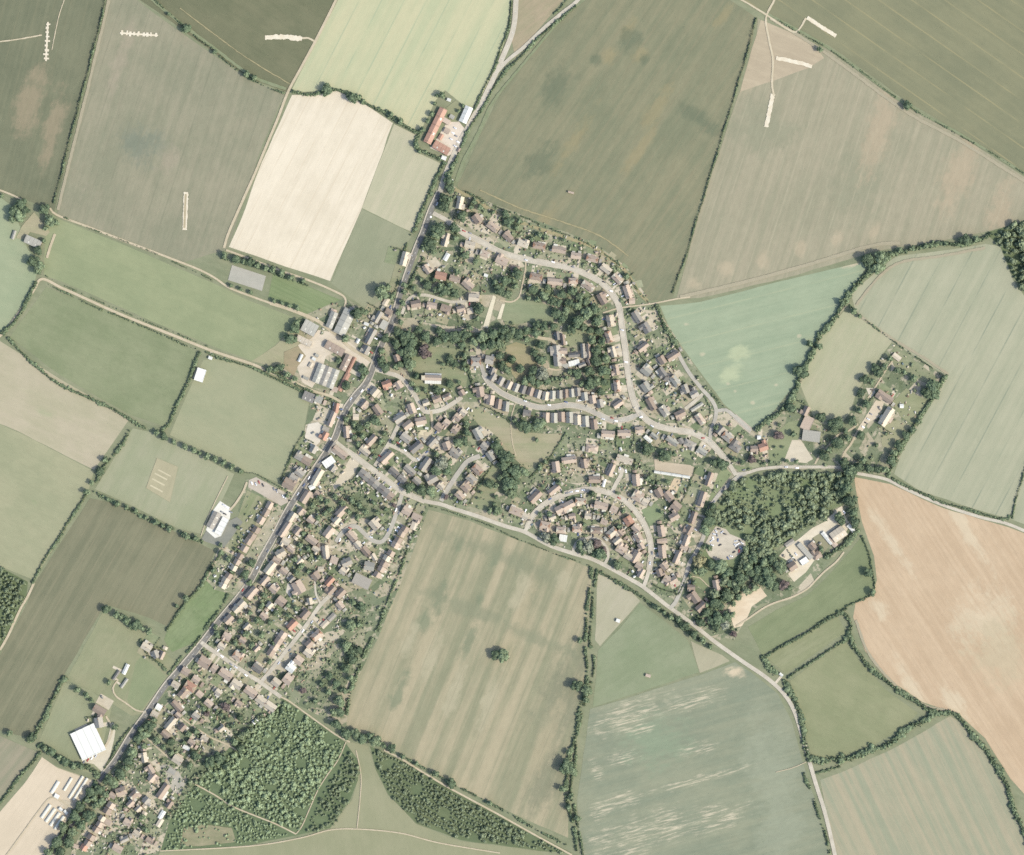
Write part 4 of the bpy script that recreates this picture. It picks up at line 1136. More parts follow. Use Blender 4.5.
street("on the estate road's straight west side", "N", [
    (610, 321, 13, 7, 80, "s", "t"), (609, 337, 13, 7, 72, "s", "t"), (613, 352, 12, 6, 75, "d", "t"), (616, 370, 13, 7, 80, "s", "p"), (617, 386, 14, 7, 82, "s", "p"), (618, 404, 11, 6, -35, "d", "t")])
street("on the estate road's straight east side", "N", [
    (637, 317, 14, 7, 58, "S", "g"), (646, 328, 12, 8, 60, "d", "g"), (643, 347, 14, 7, -38, "S", "b"), (646, 371, 11, 9, 40, "L", "g"), (646, 387, 11, 9, 55, "d", "g"),
    (651, 404, 15, 7, 60, "S", "g"), (664, 411, 13, 8, 55, "s", "g"), (680, 414, 13, 8, -25, "L", "b")])
street("between the estate road and loop", "N", [
    (662, 360, 9, 8, 60, "d", "b"), (673, 356, 15, 7, -33, "S", "b"), (662, 372, 11, 7, 55, "d", "g"), (667, 377, 9, 8, 0, "b", "k"), (675, 381, 13, 8, 55, "s", "g"), (685, 389, 11, 8, 70, "d", "g"),
    (694, 394, 9, 8, -30, "d", "k"), (700, 419, 13, 7, 55, "s", "p"), (697, 407, 14, 3.4, -33, "g", "c", "long pale garage block beside the garage court")])
street("below the estate road's bend", "W", [
    (648, 439, 9, 4, 40, "x", "w"), (654, 436, 10, 5, 40, "d", "c"), (672, 441, 16, 6, 35, "S", "c"), (681, 441, 6, 5, 60, "x", "k"), (690, 444, 13, 7, 25, "b", "g"), (702, 451, 11, 6, 35, "d", "c")])
street("on the east fork's grey corner", "W", [
    (720, 430, 10, 8, -50, "d", "g"), (727, 437, 13, 9, 40, "s", "g"), (735, 447, 14, 9, 35, "b", "g"), (754, 449, 9, 7, 0, "d", "b"), (763, 447, 10, 8, -20, "L", "o")])
street("on the close's north side", "W", [(493, 377, 8, 6, 120, "t", "g"), (501, 381, 8.5, 6, 118, "t", "g"), (509, 385, 8.5, 6, 115, "t", "t"), (516, 387.5, 8.5, 6, 112, "t", "c"), (523, 389.5, 8.5, 6, 110, "t", "g"),
    (530.5, 391.5, 8.5, 6.2, 108, "t", "b"), (538, 394, 8.5, 6.2, 106, "t", "g"), (545.5, 396, 8.5, 6.4, 100, "t", "t"), (552.5, 395, 8.5, 6, 92, "t", "c"), (559.5, 394.5, 8.5, 6, 90, "t", "g"),
    (565.5, 393.5, 8.5, 5.4, 88, "t", "b"), (571.5, 393, 8.5, 5.4, 86, "t", "c"), (577.5, 392, 8.5, 5.6, 84, "t", "g"), (584.5, 396.5, 8.5, 6.4, 82, "t", "c"), (592.5, 399.5, 8.5, 6.4, 80, "t", "t"), (600, 403.5, 8.5, 6.4, 78, "t", "g")])
street("on the close's south side", "W", [(480, 392, 12, 9, 80, "d", "b"), (490.5, 400, 11, 8, 100, "d", "t"), (498.5, 404, 10, 6.4, 98, "t", "b"), (506, 406.5, 10, 6.4, 96, "t", "c"), (527, 413, 9, 7, 10, "d", "g"),
    (546, 417.5, 10, 6.8, 92, "t", "t"), (554, 418, 10, 6.8, 90, "t", "c"), (561.5, 417, 10, 6.8, 88, "t", "b"), (569.5, 417.5, 11, 7, 88, "t", "g"), (577.5, 420, 10, 6.8, 88, "t", "t"), (585.5, 421.5, 11, 6.8, 86, "t", "c"), (594, 424.5, 10, 6.8, 84, "t", "g")])
street("at the top of the close", "W", [(476, 362, 12, 9, 0, "s", "g"), (489.5, 360, 10, 9, 10, "d", "g"), (492, 371, 8, 5, 110, "d", "k")])
street("facing the close's east end", "W", [(608, 434, 14, 7, 3, "S", "t"), (624, 433, 14, 7, 0, "S", "p"), (639.5, 430, 11, 7, -5, "s", "p")])
street("along the stepped lane's south side", "W", [(416, 304, 11, 7, -12, "d", "p"), (432, 305.5, 11, 7, 10, "d", "p"), (446, 308.5, 11, 7, 18, "d", "p"), (461, 309, 10, 7, -15, "d", "p"), (470, 311, 6, 6, -15, "x", "p")])
street("along the stepped lane's north side", "W", [(427, 269.5, 11, 6, 55, "d", "p"), (441, 276, 13, 9, 12, "d", "p"), (455, 279, 12, 7, 16, "S", "p"), (468, 285, 14, 8, 42, "L", "p"), (474, 298, 12, 9, 4, "d", "p")])
street("among gardens behind the junction", "W", [(446.5, 257, 8, 4.5, -60, "x", "w", "small white outbuilding among gardens behind the junction"), (486, 275.5, 4, 3, 20, "x", "w", "tiny white shed deep in the estate back gardens")])
# manor, church
for x, y, l, w, a, c, col, lab in ((563, 351, 9, 6, 0, "d", "p", "pinkish short manor cross wing by its garden front"), (562.5, 361, 8, 6, 0, "d", "b", "brown short manor cross wing nearest the white hall"), (557, 356, 24, 9, 85, "L", "g", "long grey manor house with parapets and a shaded garden front"), (557, 336, 10, 5, 82, "d", "k", "slate manor service wing north-west of its court"), (563, 340, 12, 5, 82, "d", "b", "brown manor service wing north of its court"),
                                   (574, 355, 13, 5, -6, "d", "k", "slate roofed cross range behind the manor house"), (574, 363, 11, 5.4, -15, "f", "w", "white flat-roofed hall south of the manor court"), (565, 365, 8, 5, 30, "f", "c", "pale flat-roofed manor kitchen beside the white hall"),
                                   (583, 351, 16, 5, 86, "d", "g", "western of the two long manor stable ranges"), (588.6, 351.5, 16, 5, 86, "d", "p", "eastern of the two long manor stable ranges"), (582, 365, 9, 5, -20, "d", "g", "grey lodge south of the manor stable ranges"), (589, 362, 8, 4.6, 70, "d", "b", "brown lodge below the manor stable ranges")):
    build(lab, "buildings of the manor", x, y, l, w, a, c, col, int(x * 7 + y))
street("along the church lane", "W", [(387, 384, 11, 8, -20, "d", "p"), (399, 385, 9, 8, 60, "d", "b"), (397, 358, 8, 7, 70, "d", "b"), (412, 408.5, 11, 8, 70, "d", "p"), (426, 403, 8, 6, -20, "d", "t"), (437, 399, 10, 8, -22, "s", "b"), (447, 397, 10, 7, -25, "s", "b"), (462, 393, 7, 7, 60, "d", "b")])
street("in the cottage court below church lane", "W", [(400, 418, 14, 8, -32, "S", "g"), (408, 425, 11, 8, -38, "d", "p"), (421, 421, 13, 8, -12, "S", "p"), (439, 427, 9, 8, 40, "d", "p"), (446.5, 423, 8, 8, 40, "d", "p"), (455, 430, 8, 8, 40, "d", "p"), (457.5, 417.5, 8.5, 8, 40, "d", "p"), (463.5, 412.5, 8, 7, 40, "d", "t")])
street("in the brick courts close", "W", [(372, 440, 14, 7, -47, "S", "p"), (365, 451, 13, 7, 40, "L", "t"), (387, 457, 18, 7.5, -44, "S", "p"), (406, 438, 12, 8, 38, "d", "g"), (416, 447, 16, 8.5, -40, "S", "g"), (425.5, 464, 16, 7.5, -55, "S", "g"),
    (410, 470, 13, 6, 42, "t", "g"), (417, 481, 9, 6, 42, "t", "g"), (394, 472, 11, 6, 42, "t", "g"), (402, 479, 9, 6, 42, "t", "g")])
street("between the brick courts and cul-de-sac", "N", [(432, 442, 12, 7, -48, "d", "b"), (447, 446, 9, 9, 70, "d", "p"), (455, 453, 12, 8, 40, "d", "b"), (432, 479, 13, 9, -30, "L", "g"), (441, 486, 8, 6, 40, "d", "t")])
street("around the wide cul-de-sac", "N", [(478, 434, 14, 8, 62, "L", "g"), (484.5, 446, 9, 7, 40, "d", "g"), (490.5, 456, 11, 7, 55, "d", "g"), (477.5, 469.5, 12, 8, 44, "s", "b"), (471.5, 479, 12, 8, 44, "s", "g"), (466, 487.5, 12, 8, 44, "s", "b"), (460, 495.5, 12, 8, 44, "s", "b")])
# main street
street("on the main street's upper east side", "N", [(375, 392, 10, 8, -50, "d", "p"), (364, 404, 10, 6, -50, "d", "p"), (378, 410, 12, 8, 55, "S", "p"), (356, 417, 6, 6, 0, "x", "t"), (346.5, 432, 14, 6.4, 86, "d", "p")])
street("on the high street's east side", "N", [(331, 447, 12, 5.5, -58, "t", "k"), (340, 452.5, 18, 8, 38, "S", "p"), (329, 462, 12, 8, -35, "f", "w"), (333, 468, 8, 5, -55, "d", "g"), (317.5, 477, 18, 7, -60, "t", "t"), (312, 487, 6, 5, -30, "x", "w"),
    (306, 496.5, 14, 7.5, -57, "t", "p"), (292, 517, 11, 6, -57, "t", "t"), (285.5, 529, 18, 6.5, -57, "t", "p"), (286, 541.5, 9, 8, 30, "d", "t"), (281, 553, 11, 8, -30, "d", "t"), (277, 560, 9, 7, 30, "d", "p"), (270.5, 567.5, 14, 7.5, -52, "t", "t"),
    (265, 580, 12, 7, -50, "d", "t"), (252, 592.5, 16, 8.5, -50, "S", "t"), (239.5, 606, 15, 7, -46, "t", "t"), (229, 619, 10, 7, -46, "t", "p")])
street("between meadow and side street", "N", [(227.5, 636, 9, 8, 30, "d", "p"), (222, 646, 8, 7, 35, "d", "t")])
street("on the high street's west side", "N", [(336.5, 408, 11, 6, 100, "d", "o"), (332, 419, 16, 6, 112, "t", "p"), (326, 429, 7, 5, 20, "x", "g"), (325, 436, 10, 7, -62, "d", "o"), (314, 449, 9, 8, -60, "d", "k"), (307, 461, 11, 8, 30, "d", "g"), (300, 457, 11, 8, 30, "d", "b"),
    (300, 473, 10, 7, 40, "d", "g"), (294, 478, 9, 7, 30, "d", "b"), (289.5, 484, 14, 11, 30, "L", "b"), (282, 492.5, 10, 3, 30, "x", "t"), (309, 397, 12, 9, 22, "B", "k", "slate roofed barn behind the stony lane cottages"), (319, 399.5, 8, 7, 22, "d", "c")])
street("of the long terrace set back westward", "N", row((272, 502), (259.5, 523.5), 3, 7, "t", "pbt", .5, .5) + row((258, 526.2), (243.5, 551), 4, 7.6, "t", "bpbb", .5, .5) + row((242, 553.5), (232.5, 570), 3, 6.8, "t", "pbt", .5, .5) + row((231, 572.5), (221.5, 588), 3, 7.2, "t", "bpt", .5, .5))
build("long grey roofed village hall beside the white forecourt", "village hall buildings", 214, 520, 17, 8, -62, "B", "g", 5)
build("white flat-roofed annexe along the village hall", "village hall buildings", 222, 526, 18, 7, -62, "f", "w", 6)
street("of the slate terrace along the lane", "W", row((360, 471), (393, 498), 7, 7.5, "t", "kgkgkkg"))
street("of the dark eastern terrace", "N", row((406.5, 525.5), (393.5, 548), 4, 7.6, "t", "ptbp", .5, .7) + row((392, 550.5), (376.5, 577), 5, 7.4, "t", "tpbtp", .5, .7))
street("in the southern close", "N", [(342, 511, 15, 8, -47, "S", "t"), (337, 520, 9, 8, -47, "d", "t"), (329, 532, 13, 9, -52, "S", "t"), (375, 524.5, 12, 9, 50, "L", "p"), (352, 536, 13, 8, 48, "S", "p"), (358.5, 545, 10, 7, 50, "d", "t"), (366, 551, 12, 7, 50, "S", "p"), (374, 557, 9, 6, 60, "d", "t"), (369.5, 566, 12, 9, 10, "d", "c"),
    (362, 581, 18, 11, 25, "f", "g"), (326, 552, 16, 7.5, 84, "S", "t"), (334.5, 560, 8, 8, 20, "d", "t"), (347, 562, 11, 8, -25, "d", "g"), (343.5, 571, 8, 7, 40, "d", "t"), (407, 511, 10, 8, 30, "d", "p"), (417, 517, 12, 7, 25, "d", "t"), (414.5, 526, 8, 7, 110, "x", "t")])
street("around the alley's top", "N", [(312, 540, 13, 8, 38, "d", "p"), (299, 587, 15, 12, 60, "L", "p"), (281.5, 601, 11, 10, 40, "d", "b"), (310, 601, 8, 6, 80, "d", "p"), (316, 576, 9, 8, 50, "d", "p"), (330, 581, 11, 7, -48, "S", "p"), (331.5, 590, 11, 7, -48, "d", "b"), (341, 593, 11, 8, -45, "d", "g"), (340.5, 605, 9, 7, 50, "d", "p"), (321, 569, 6, 5, 0, "x", "t")])
street("on the back street's west side", "N", [(305.5, 614, 12, 8, -48, "S", "p"), (292.5, 624.5, 13, 8, -46, "S", "p")] + row((285, 631.5), (269.5, 655), 4, 7.5, "t", "pbpb"))
street("on the back street's east side", "N", [(332, 617, 9, 5, -45, "x", "g"), (325, 624, 9, 5, -45, "x", "t"), (317, 635, 13, 9, -42, "s", "t"), (309.5, 643.5, 9, 8, -45, "d", "p"), (309, 652.5, 11, 8, 38, "d", "t"), (299, 660, 10, 9, 38, "d", "t"), (291, 667.5, 10, 9, 38, "d", "w"), (288, 679, 10, 10, 38, "d", "p"), (276.5, 682, 10, 9, 38, "d", "t")])
street("on the side street's north side", "W", [(238, 656, 11, 8, 36, "s", "p"), (257.5, 668, 12, 8, 36, "d", "k")])
street("on the side street's south side", "W", [(205, 662, 14, 10, 32, "S", "p"), (214.5, 668, 7, 8, 35, "d", "b"), (226, 674, 16, 9, 35, "S", "b"), (237, 684, 12, 8, 35, "d", "t"), (251, 691.5, 14, 9, 36, "S", "t"), (261.5, 700, 12, 8, 36, "S", "t"), (271, 706, 12, 8, 36, "S", "t"), (255.5, 721, 6, 4, -40, "x", "w", "white shed behind the side street's lower gardens")])
street("on the main street's lower east side", "N", [(186, 671, 9, 8, 30, "d", "p"), (196.5, 679, 9, 7, 35, "d", "p"), (190.5, 686, 13, 9, 32, "s", "o"), (176, 684.5, 9, 7, 30, "d", "t"), (184, 692.5, 12, 9, -50, "s", "g"), (200, 694, 7, 6, 40, "x", "t"), (177.5, 706, 15, 7, 48, "S", "b"), (178.5, 715, 7, 6, 45, "d", "p"), (171, 723, 16, 7, -50, "S", "t"), (159, 707, 6, 6, 30, "x", "w"), (155, 714, 8, 7, 30, "d", "t"), (166, 734, 10, 7, 40, "d", "b")])
street("opposite, above the pony paddock", "W", [(147, 647, 11, 8, 30, "d", "t"), (156, 654, 9, 7, 70, "d", "b"), (162.5, 655, 10, 5, -65, "d", "p")])
street("in the pony paddock", "W", [(116.5, 675, 11, 3, -55, "x", "g"), (126, 669, 11, 4, -65, "x", "w"), (124.5, 683, 11, 3, -55, "x", "g")])
build("huge white roofed warehouse beside the main street", "warehouse plot", 88.5, 741.5, 26, 29, -25, "f", "w", 3)
street("beside the white warehouse", "N", [(100, 710, 14, 9, 30, "L", "b"), (99.5, 722, 12, 9, 80, "d", "g")])
street("below the main street's southern bend", "N", [(143.5, 746.5, 9, 7, 80, "d", "t"), (144.5, 757, 12, 7, 80, "d", "t"), (151, 769, 11, 7, 58, "d", "p"), (121.5, 791, 12, 9, -20, "s", "b"), (113, 795, 8, 6, 30, "d", "p"), (134.5, 794, 12, 8, -45, "s", "b"), (178, 759.5, 11, 9, 32, "d", "t"),
    (163.5, 790.5, 18, 7.5, -55, "S", "p"), (147, 800, 8, 8, -50, "d", "g"), (143.5, 815.5, 9, 5, -60, "x", "t"), (162, 814.5, 9, 4.5, -58, "x", "w"), (160, 822.5, 9, 5, -58, "x", "t"), (125, 839, 9, 6, -25, "d", "g"), (118, 848, 12, 8, 30, "d", "t"), (76, 846, 6, 4, 20, "x", "t"), (186.5, 747.5, 7, 4, 25, "x", "w"), (153, 777, 10, 7, -50, "d", "p"), (131, 803, 9, 6, -45, "d", "t"), (139, 808, 8, 6, -45, "d", "p"), (170, 804, 9, 6, -55, "d", "b"), (128, 822, 9, 7, 30, "d", "p"), (137, 833, 9, 6, 30, "d", "t"), (150, 840, 9, 6, 30, "d", "b"), (108, 822, 7, 5, 30, "x", "t"), (172, 771, 8, 5, 30, "x", "c")])
street("in gardens below the side street", "N", [(183, 727, 9, 7, -50, "d", "p"), (196, 716, 9, 7, 40, "d", "b"), (209, 703, 9, 7, 40, "d", "p"), (222, 728, 8, 6, -40, "d", "t"), (205, 738, 8, 6, 30, "d", "t"), (192, 742, 8, 6, 35, "d", "b"), (219, 692, 8, 6, 40, "d", "t"), (239, 703, 8, 6, 36, "d", "p")])
street("infilling the high street's eastern back plots", "N", [(318, 494, 8, 6, 40, "d", "p"), (301, 511, 9, 6, -50, "d", "t"), (311, 520, 8, 7, 40, "d", "p"), (298, 531, 9, 7, -50, "d", "b"), (316, 549, 8, 6, 35, "d", "t"), (291, 549, 9, 6, 40, "d", "p"), (300, 561, 8, 7, -45, "d", "t"), (284, 571, 9, 6, 40, "d", "p"), (292, 579, 8, 6, -45, "d", "b"), (274, 589, 9, 7, 40, "d", "p"), (270, 605, 8, 6, -45, "d", "t"), (264, 616, 8, 7, 40, "d", "p"), (247, 626, 9, 6, -45, "d", "t"), (243, 640, 8, 6, 38, "d", "b"), (257, 648, 8, 6, -45, "d", "t")])
street("along the crescent's inner gardens", "W", [(572, 516, 8, 6, -8, "d", "p"), (588, 516, 8, 6, 4, "d", "t"), (604, 522, 8, 6, 20, "d", "p"), (620, 533, 8, 6, 50, "d", "b"), (552, 517, 8, 6, -20, "d", "t")])
street("of the bottom terrace", "N", row((113, 802), (106, 813), 2, 7.4, "t", "pb", .5, .5) + row((104.5, 815.5), (94.5, 831.5), 3, 6.8, "t", "tpb", .6, .6) + row((93, 834), (83, 850), 3, 7.4, "t", "pbp", .5, .5))
# farms
street("in the main street farm", "N", [(310, 328, 15, 12, 28, "B", "c"), (332, 320, 17, 7, -68, "B", "c"), (345, 322, 27, 12, -64, "B", "c"), (304.5, 341, 16, 6, 27, "B", "p"), (335, 348.5, 20, 8, 29, "B", "b"), (346, 362.5, 17, 7, -64, "B", "b"), (351.5, 365, 17, 3.4, -64, "x", "o"), (344, 382, 20, 5, -62, "x", "o"), (335, 389.5, 6, 5, 20, "x", "p"), (300.5, 358, 8, 3, -65, "x", "w"), (314, 359, 4, 3, 30, "x", "w"), (317, 355.5, 4, 3, 30, "x", "c"), (311, 365, 5, 4, -60, "x", "t"), (306, 378, 6, 3, 25, "x", "c"), (333, 313, 8, 6, -68, "x", "t"), (353, 310, 8, 4, 25, "f", "c")])
for k, (dx, dy, col) in enumerate(((-7, -2.7, "c"), (0, 0, "g"), (7, 2.7, "c"))):
    build("%s pale grey barn bay of the triple barn in the farm yard" % ("western", "middle", "eastern")[k], "triple barn", 326 + dx, 376 + dy, 20, 7.4, -69, "B", col, 40 + k)
street("along the street below the farm pasture", "N", [(404.5, 259, 16, 7, 105, "L", "p"), (386, 302, 8, 5, -60, "x", "t"), (389, 312, 8, 6, 30, "d", "p"), (378, 317, 13, 6, -60, "d", "b"), (384, 325, 9, 7, -60, "f", "c"), (371, 336.5, 18, 7, -62, "S", "g"), (366.5, 350, 10, 7, -62, "d", "g"), (366.5, 324, 5, 3, 20, "x", "w"), (358, 341, 5, 3, -60, "x", "w")])
street("at the roadside farm in the north", "N", [(435.5, 126, 38, 8, -64, "B", "o"), (441.5, 148, 17, 8, 30, "B", "o"), (466, 115, 17, 8, -66, "B", "w"), (449, 100, 4, 3, 20, "x", "w"), (446, 121, 9, 5, 30, "f", "t"), (447, 131, 6, 5, 30, "x", "p"), (441, 137, 6, 4, -62, "x", "o"), (452, 117, 5, 4, 30, "x", "c"), (444, 158, 5, 4, 20, "x", "w"), (459, 150, 4, 3, -60, "x", "p")])
street("at the western barn yard", "W", [(14, 235, 9, 3.2, 108, "x", "c"), (33.5, 242, 17, 8, 24, "B", "c")])
street("alone by the stony lane", "W", [(200.5, 375, 13, 9, -72, "f", "w"), (210.5, 358, 4, 3, 20, "x", "w")])
street("at the east road clinic", "N", [(805.5, 411, 11, 7, -65, "d", "p"), (807, 423, 14, 10, -65, "f", "t"), (811, 436, 18, 11, 8, "f", "c")])
street("at the walled house", "N", [(896.5, 357, 9, 5, 38, "x", "t"), (884.5, 396.5, 19, 8, 34, "L", "p"), (886, 416.5, 21, 9, -58, "S", "p"), (901.5, 406, 4, 4, 0, "x", "w")])
street("in the works yard", "W", [(789.5, 543, 10, 4.5, -33, "x", "k"), (792, 566, 10, 9, -35, "d", "b"), (805, 551, 20, 5, 48, "f", "g"), (812, 546, 9, 7, 48, "d", "p"), (804, 561, 8, 6, -33, "f", "w"), (817, 555, 9, 8, -30, "b", "b"), (827, 538, 15, 4, 50, "x", "w"), (832.5, 542, 11, 5, 50, "x", "t"), (838, 534, 15, 11, -35, "B", "t"), (851, 528, 9, 4, 45, "x", "w")])
street("in the sandy nursery", "W", [(55, 787, 14, 4, -58, "T", "w"), (68, 784, 15, 3, -58, "T", "w"), (76, 787, 26, 3, -58, "T", "w"), (80.5, 789, 26, 3, -58, "T", "w"), (46, 811, 16, 3.6, -55, "T", "w"), (50.5, 815, 16, 3.6, -55, "T", "w"), (55, 819, 16, 3.6, -55, "T", "w"), (59.5, 822.5, 16, 3.6, -55, "T", "w"),
    (57, 796, 5, 4, 30, "x", "w"), (61, 809, 4, 3, 40, "x", "w"), (66, 812, 5, 3, 50, "x", "w")])
# crescent estate
street("behind the crescent's mown court", "W", [(556, 467, 12, 8, 82, "d", "p"), (569, 460, 17, 7, -8, "S", "p"), (584, 463.5, 10, 8, 82, "d", "p")])
street("outside the crescent's west arc", "W", [(516, 511.5, 15, 8, 22, "s", "p"), (525, 516, 8, 6, 30, "d", "t"), (535.5, 496.5, 15, 8, -46, "S", "p"), (554, 489.5, 15, 7, -40, "S", "p"), (594.5, 479.5, 13, 7, 0, "S", "p"), (604, 483, 8, 3, -75, "x", "w")])
street("around the crescent spur", "W", [(611, 470, 15, 6, -66, "S", "p"), (624.5, 459.5, 18, 7, 20, "S", "p"), (636, 480, 14, 8, 85, "S", "p"), (637, 497, 13, 8, 32, "s", "p"), (645, 502, 8, 7, 32, "d", "t"), (592, 448, 14, 6, 10, "b", "t"), (659, 492.5, 10, 8, 60, "d", "b"), (668.5, 496, 11, 8, 50, "d", "p")])
street("inside the crescent's north arc", "W", [(560, 509, 11, 8, -28, "d", "p"), (568.5, 505, 13, 8, -28, "S", "p"), (580.5, 501, 12, 7, 5, "s", "p"), (601, 505.5, 15, 8, 13, "S", "p"), (614, 509, 9, 7, 25, "d", "p")])
street("facing the tree island loop", "W", [(545, 525, 12, 8, 12, "s", "p"), (561, 530, 11, 7, 5, "s", "p"), (577, 529, 12, 7, 0, "s", "p"), (596.5, 530.5, 13, 7, 2, "s", "p"), (563, 538, 8, 7, 10, "f", "w"), (612, 532.5, 12, 8, -42, "s", "t"), (617, 540.5, 9, 7, -42, "d", "t")])
street("inside the crescent's east arc", "N", [(628.5, 520.5, 11, 9, 58, "s", "p"), (636, 528, 9, 8, 45, "d", "p"), (638.5, 537.5, 11, 8, 62, "s", "p"), (641, 546, 8, 7, 60, "d", "t"), (621, 549.5, 12, 8, 32, "s", "p"), (628, 556, 9, 7, 32, "d", "t"), (635.5, 556.5, 14, 8, -60, "S", "p"), (639, 565.5, 9, 7, 30, "d", "p"), (641, 573, 10, 6, -60, "d", "t")])
street("outside the crescent's east arc", "N", [(661, 531, 13, 8, 80, "S", "p"), (662, 541, 10, 5, -8, "x", "p"), (662, 551.5, 14, 8, 85, "S", "p"), (664, 566, 8, 7, 50, "d", "p"), (659.5, 572.5, 9, 7, 70, "d", "p"), (667, 579, 10, 7, 30, "s", "p"), (673, 580, 9, 7, -30, "d", "p"), (677, 557, 15, 7, -66, "S", "p")])
street("west of the link road", "N", [(709, 479, 15, 7, -70, "S", "p"), (702, 499, 17, 7, -72, "S", "p"), (693, 517.5, 14, 7, -72, "S", "p"), (689, 530, 10, 7, -60, "d", "p"), (686, 540.5, 13, 7, -70, "S", "p"), (684, 547, 8, 6, 20, "d", "t"), (676, 506, 11, 9, 40, "d", "p"), (674, 516.5, 12, 8, -30, "d", "p")])
build("low white roofed garage block along the tan court", "garage court", 672, 474.5, 36, 2.6, 9, "g", "w", 8)
street("east of the link road", "N", [(716, 585, 12, 7, 80, "d", "b"), (691, 587, 9, 6, 0, "d", "b"), (694.5, 597, 14, 9, 55, "L", "b"), (701, 606.5, 12, 8, -42, "d", "b")])
street("standing alone in fields", "W", [(618, 620.5, 4, 3.4, 20, "x", "w", "white field shelter on the pale triangle by the lane"), (648, 675.5, 5, 3, 15, "x", "t", "tan field shelter in the green grazing field"), (571, 192.5, 6, 2, 15, "x", "p", "lonely pink hut inside the huge dark crop field"), (781, 674.5, 4, 2.6, 40, "x", "w", "white hut at the strip field corner"), (759, 437.5, 4, 4, 0, "x", "w", "white summerhouse by the parking bays")])


# the white church: nave, two aisles, tower and porch
def church():
    root = bpy.data.objects.new("church", None)
    COL.objects.link(root)
    tag(root, "white church with a red topped nave standing in the tree ringed churchyard", "church")
    root.location = W(432, 378, 0)
    root.rotation_euler = (0, 0, R(-2))
    mark_rect(432, 378, 24, 12, 0)
    stone = plainmat("church_stone", (226, 214, 192), 0.08, 1.2)
    link("nave_wall", MB().gable_body(-9, 12, -3, 3.4, 7, 10.6).mesh("nave_wall", stone), None, root)
    rf = link("nave_roof", MB().gable_roof(-9.2, 12.2, -3.4, 3.8, 6.8, 11.2).mesh("nave_roof", ROOFM["p"]), None, root)
    link("cross", MB().box(11.9, 12.05, .1, .3, 11.1, 12.6).box(11.9, 12.05, -.3, .7, 11.9, 12.1).mesh("cross", stone), None, rf)
    for nm, y0, y1 in (("aisle", -7.0, -3.0), ("aisle", 3.4, 6.0)):
        a, b2 = (2.6, 4.6) if y0 < 0 else (4.6, 2.6)
        link("aisle_wall", MB().box(-8.6, 11.4, y0, y1, 0, 2.6).mesh("aisle_wall", stone), None, root)
        link("aisle_roof", MB().add([(-8.9, y0 - .3, a), (11.7, y0 - .3, a), (11.7, y1, b2), (-8.9, y1, b2), (-8.9, y0 - .3, a - .2), (11.7, y0 - .3, a - .2), (11.7, y1, b2 - .2), (-8.9, y1, b2 - .2)],
                                    [(0, 1, 2, 3), (7, 6, 5, 4), (0, 4, 5, 1), (1, 5, 6, 2), (2, 6, 7, 3), (3, 7, 4, 0)]).mesh("aisle_roof", ROOFM["w"]), None, root)
    tw = link("tower", MB().box(-13, -8.5, -3.4, 2.6, 0, 12).mesh("tower", stone), None, root)
    par = MB()
    for k in range(4):
        for sy in (-3.5, 2.3):
            par.box(-13.1 + k * 1.25, -12.3 + k * 1.25, sy, sy + .4, 12.003, 12.9)
    par.box(-13.1, -8.4, -3.1, -2.9, 12.003, 12.4).box(-13.1, -8.4, 2.0, 2.2, 12.003, 12.4)
    link("parapet", par.mesh("parapet", stone), None, tw)
    link("porch", MB().gable_body(-2, 1, -9.5, -7.02, 2.4, 3.6).mesh("porch", stone), None, root)
    for wx in (-6, -1, 4, 9):
        link("window", MB().box(wx - .5, wx + .5, -7.05, -6.98, 0.8, 2.2).mesh("window", glass), None, root)
    link("door", MB().box(-1.2, .2, -9.56, -9.45, .02, 2.1).mesh("door", DOORM), None, root)


church()

# each house has its own back garden plot and front garden
PLOTC = [("mown_lawn", (146, 158, 124), (158, 166, 132)), ("pale_lawn", (168, 172, 142), (178, 180, 150)), ("dry_lawn", (186, 178, 150), (174, 170, 140)), ("dark_lawn", (126, 142, 108), (138, 152, 118)), ("gravel_bed", (212, 200, 178), (224, 212, 192))]
PLOTM = [MB() for _ in PLOTC]
pz = 0
for x, y, l, w, adeg, code, lab, d, q, rw in HOUSES:
    if code not in "dsStbL" or q is None:
        continue
    rr = random.Random(int(x * 11 + y * 7))
    a = R(adeg)
    fx, fy = math.sin(a), math.cos(a)
    ux, uy = math.cos(a), -math.sin(a)
    halves = [(-.5, 0), (0, .5)] if code in "sS" else [(-.5, .5)]
    for h0, h1 in halves:
        for sgn, mx in ((-1, rr.uniform(9, 15)), (1, 6)):
            k, lo = 0, w * .5 + 1.0
            wid = l if code == "t" else l + 2.0
            while k < mx:
                bad = False
                for s in (h0 * .9, (h0 + h1) / 2, h1 * .9):
                    px, py = x + ux * wid * s + sgn * fx * (lo + k), y + uy * wid * s + sgn * fy * (lo + k)
                    if occ(px, py, 11):
                        bad = True
                if bad:
                    break
                k += 0.5
            if k < 2.5:
                continue
            t = rr.choices(range(5), (5, 4, 4, 4, 2) if sgn < 0 else (4, 3, 2, 1, 6))[0]
            pz = (pz + 1) % 23
            z = 0.175 + 0.004 * pz
            c0 = [(x + ux * wid * s + sgn * fx * e, y + uy * wid * s + sgn * fy * e) for s, e in ((h0, lo - .6), (h1, lo - .6), (h1, lo + k - .5), (h0, lo + k - .5))]
            PLOTM[t].add([W(px, py, z) for px, py in c0], [(0, 1, 2, 3) if sgn < 0 else (3, 2, 1, 0)])
            mark_rect(x + ux * wid * (h0 + h1) / 2 + sgn * fx * (lo + k / 2 - .5), y + uy * wid * (h0 + h1) / 2 + sgn * fy * (lo + k / 2 - .5), wid * (h1 - h0) - .4, k, -adeg, 8)
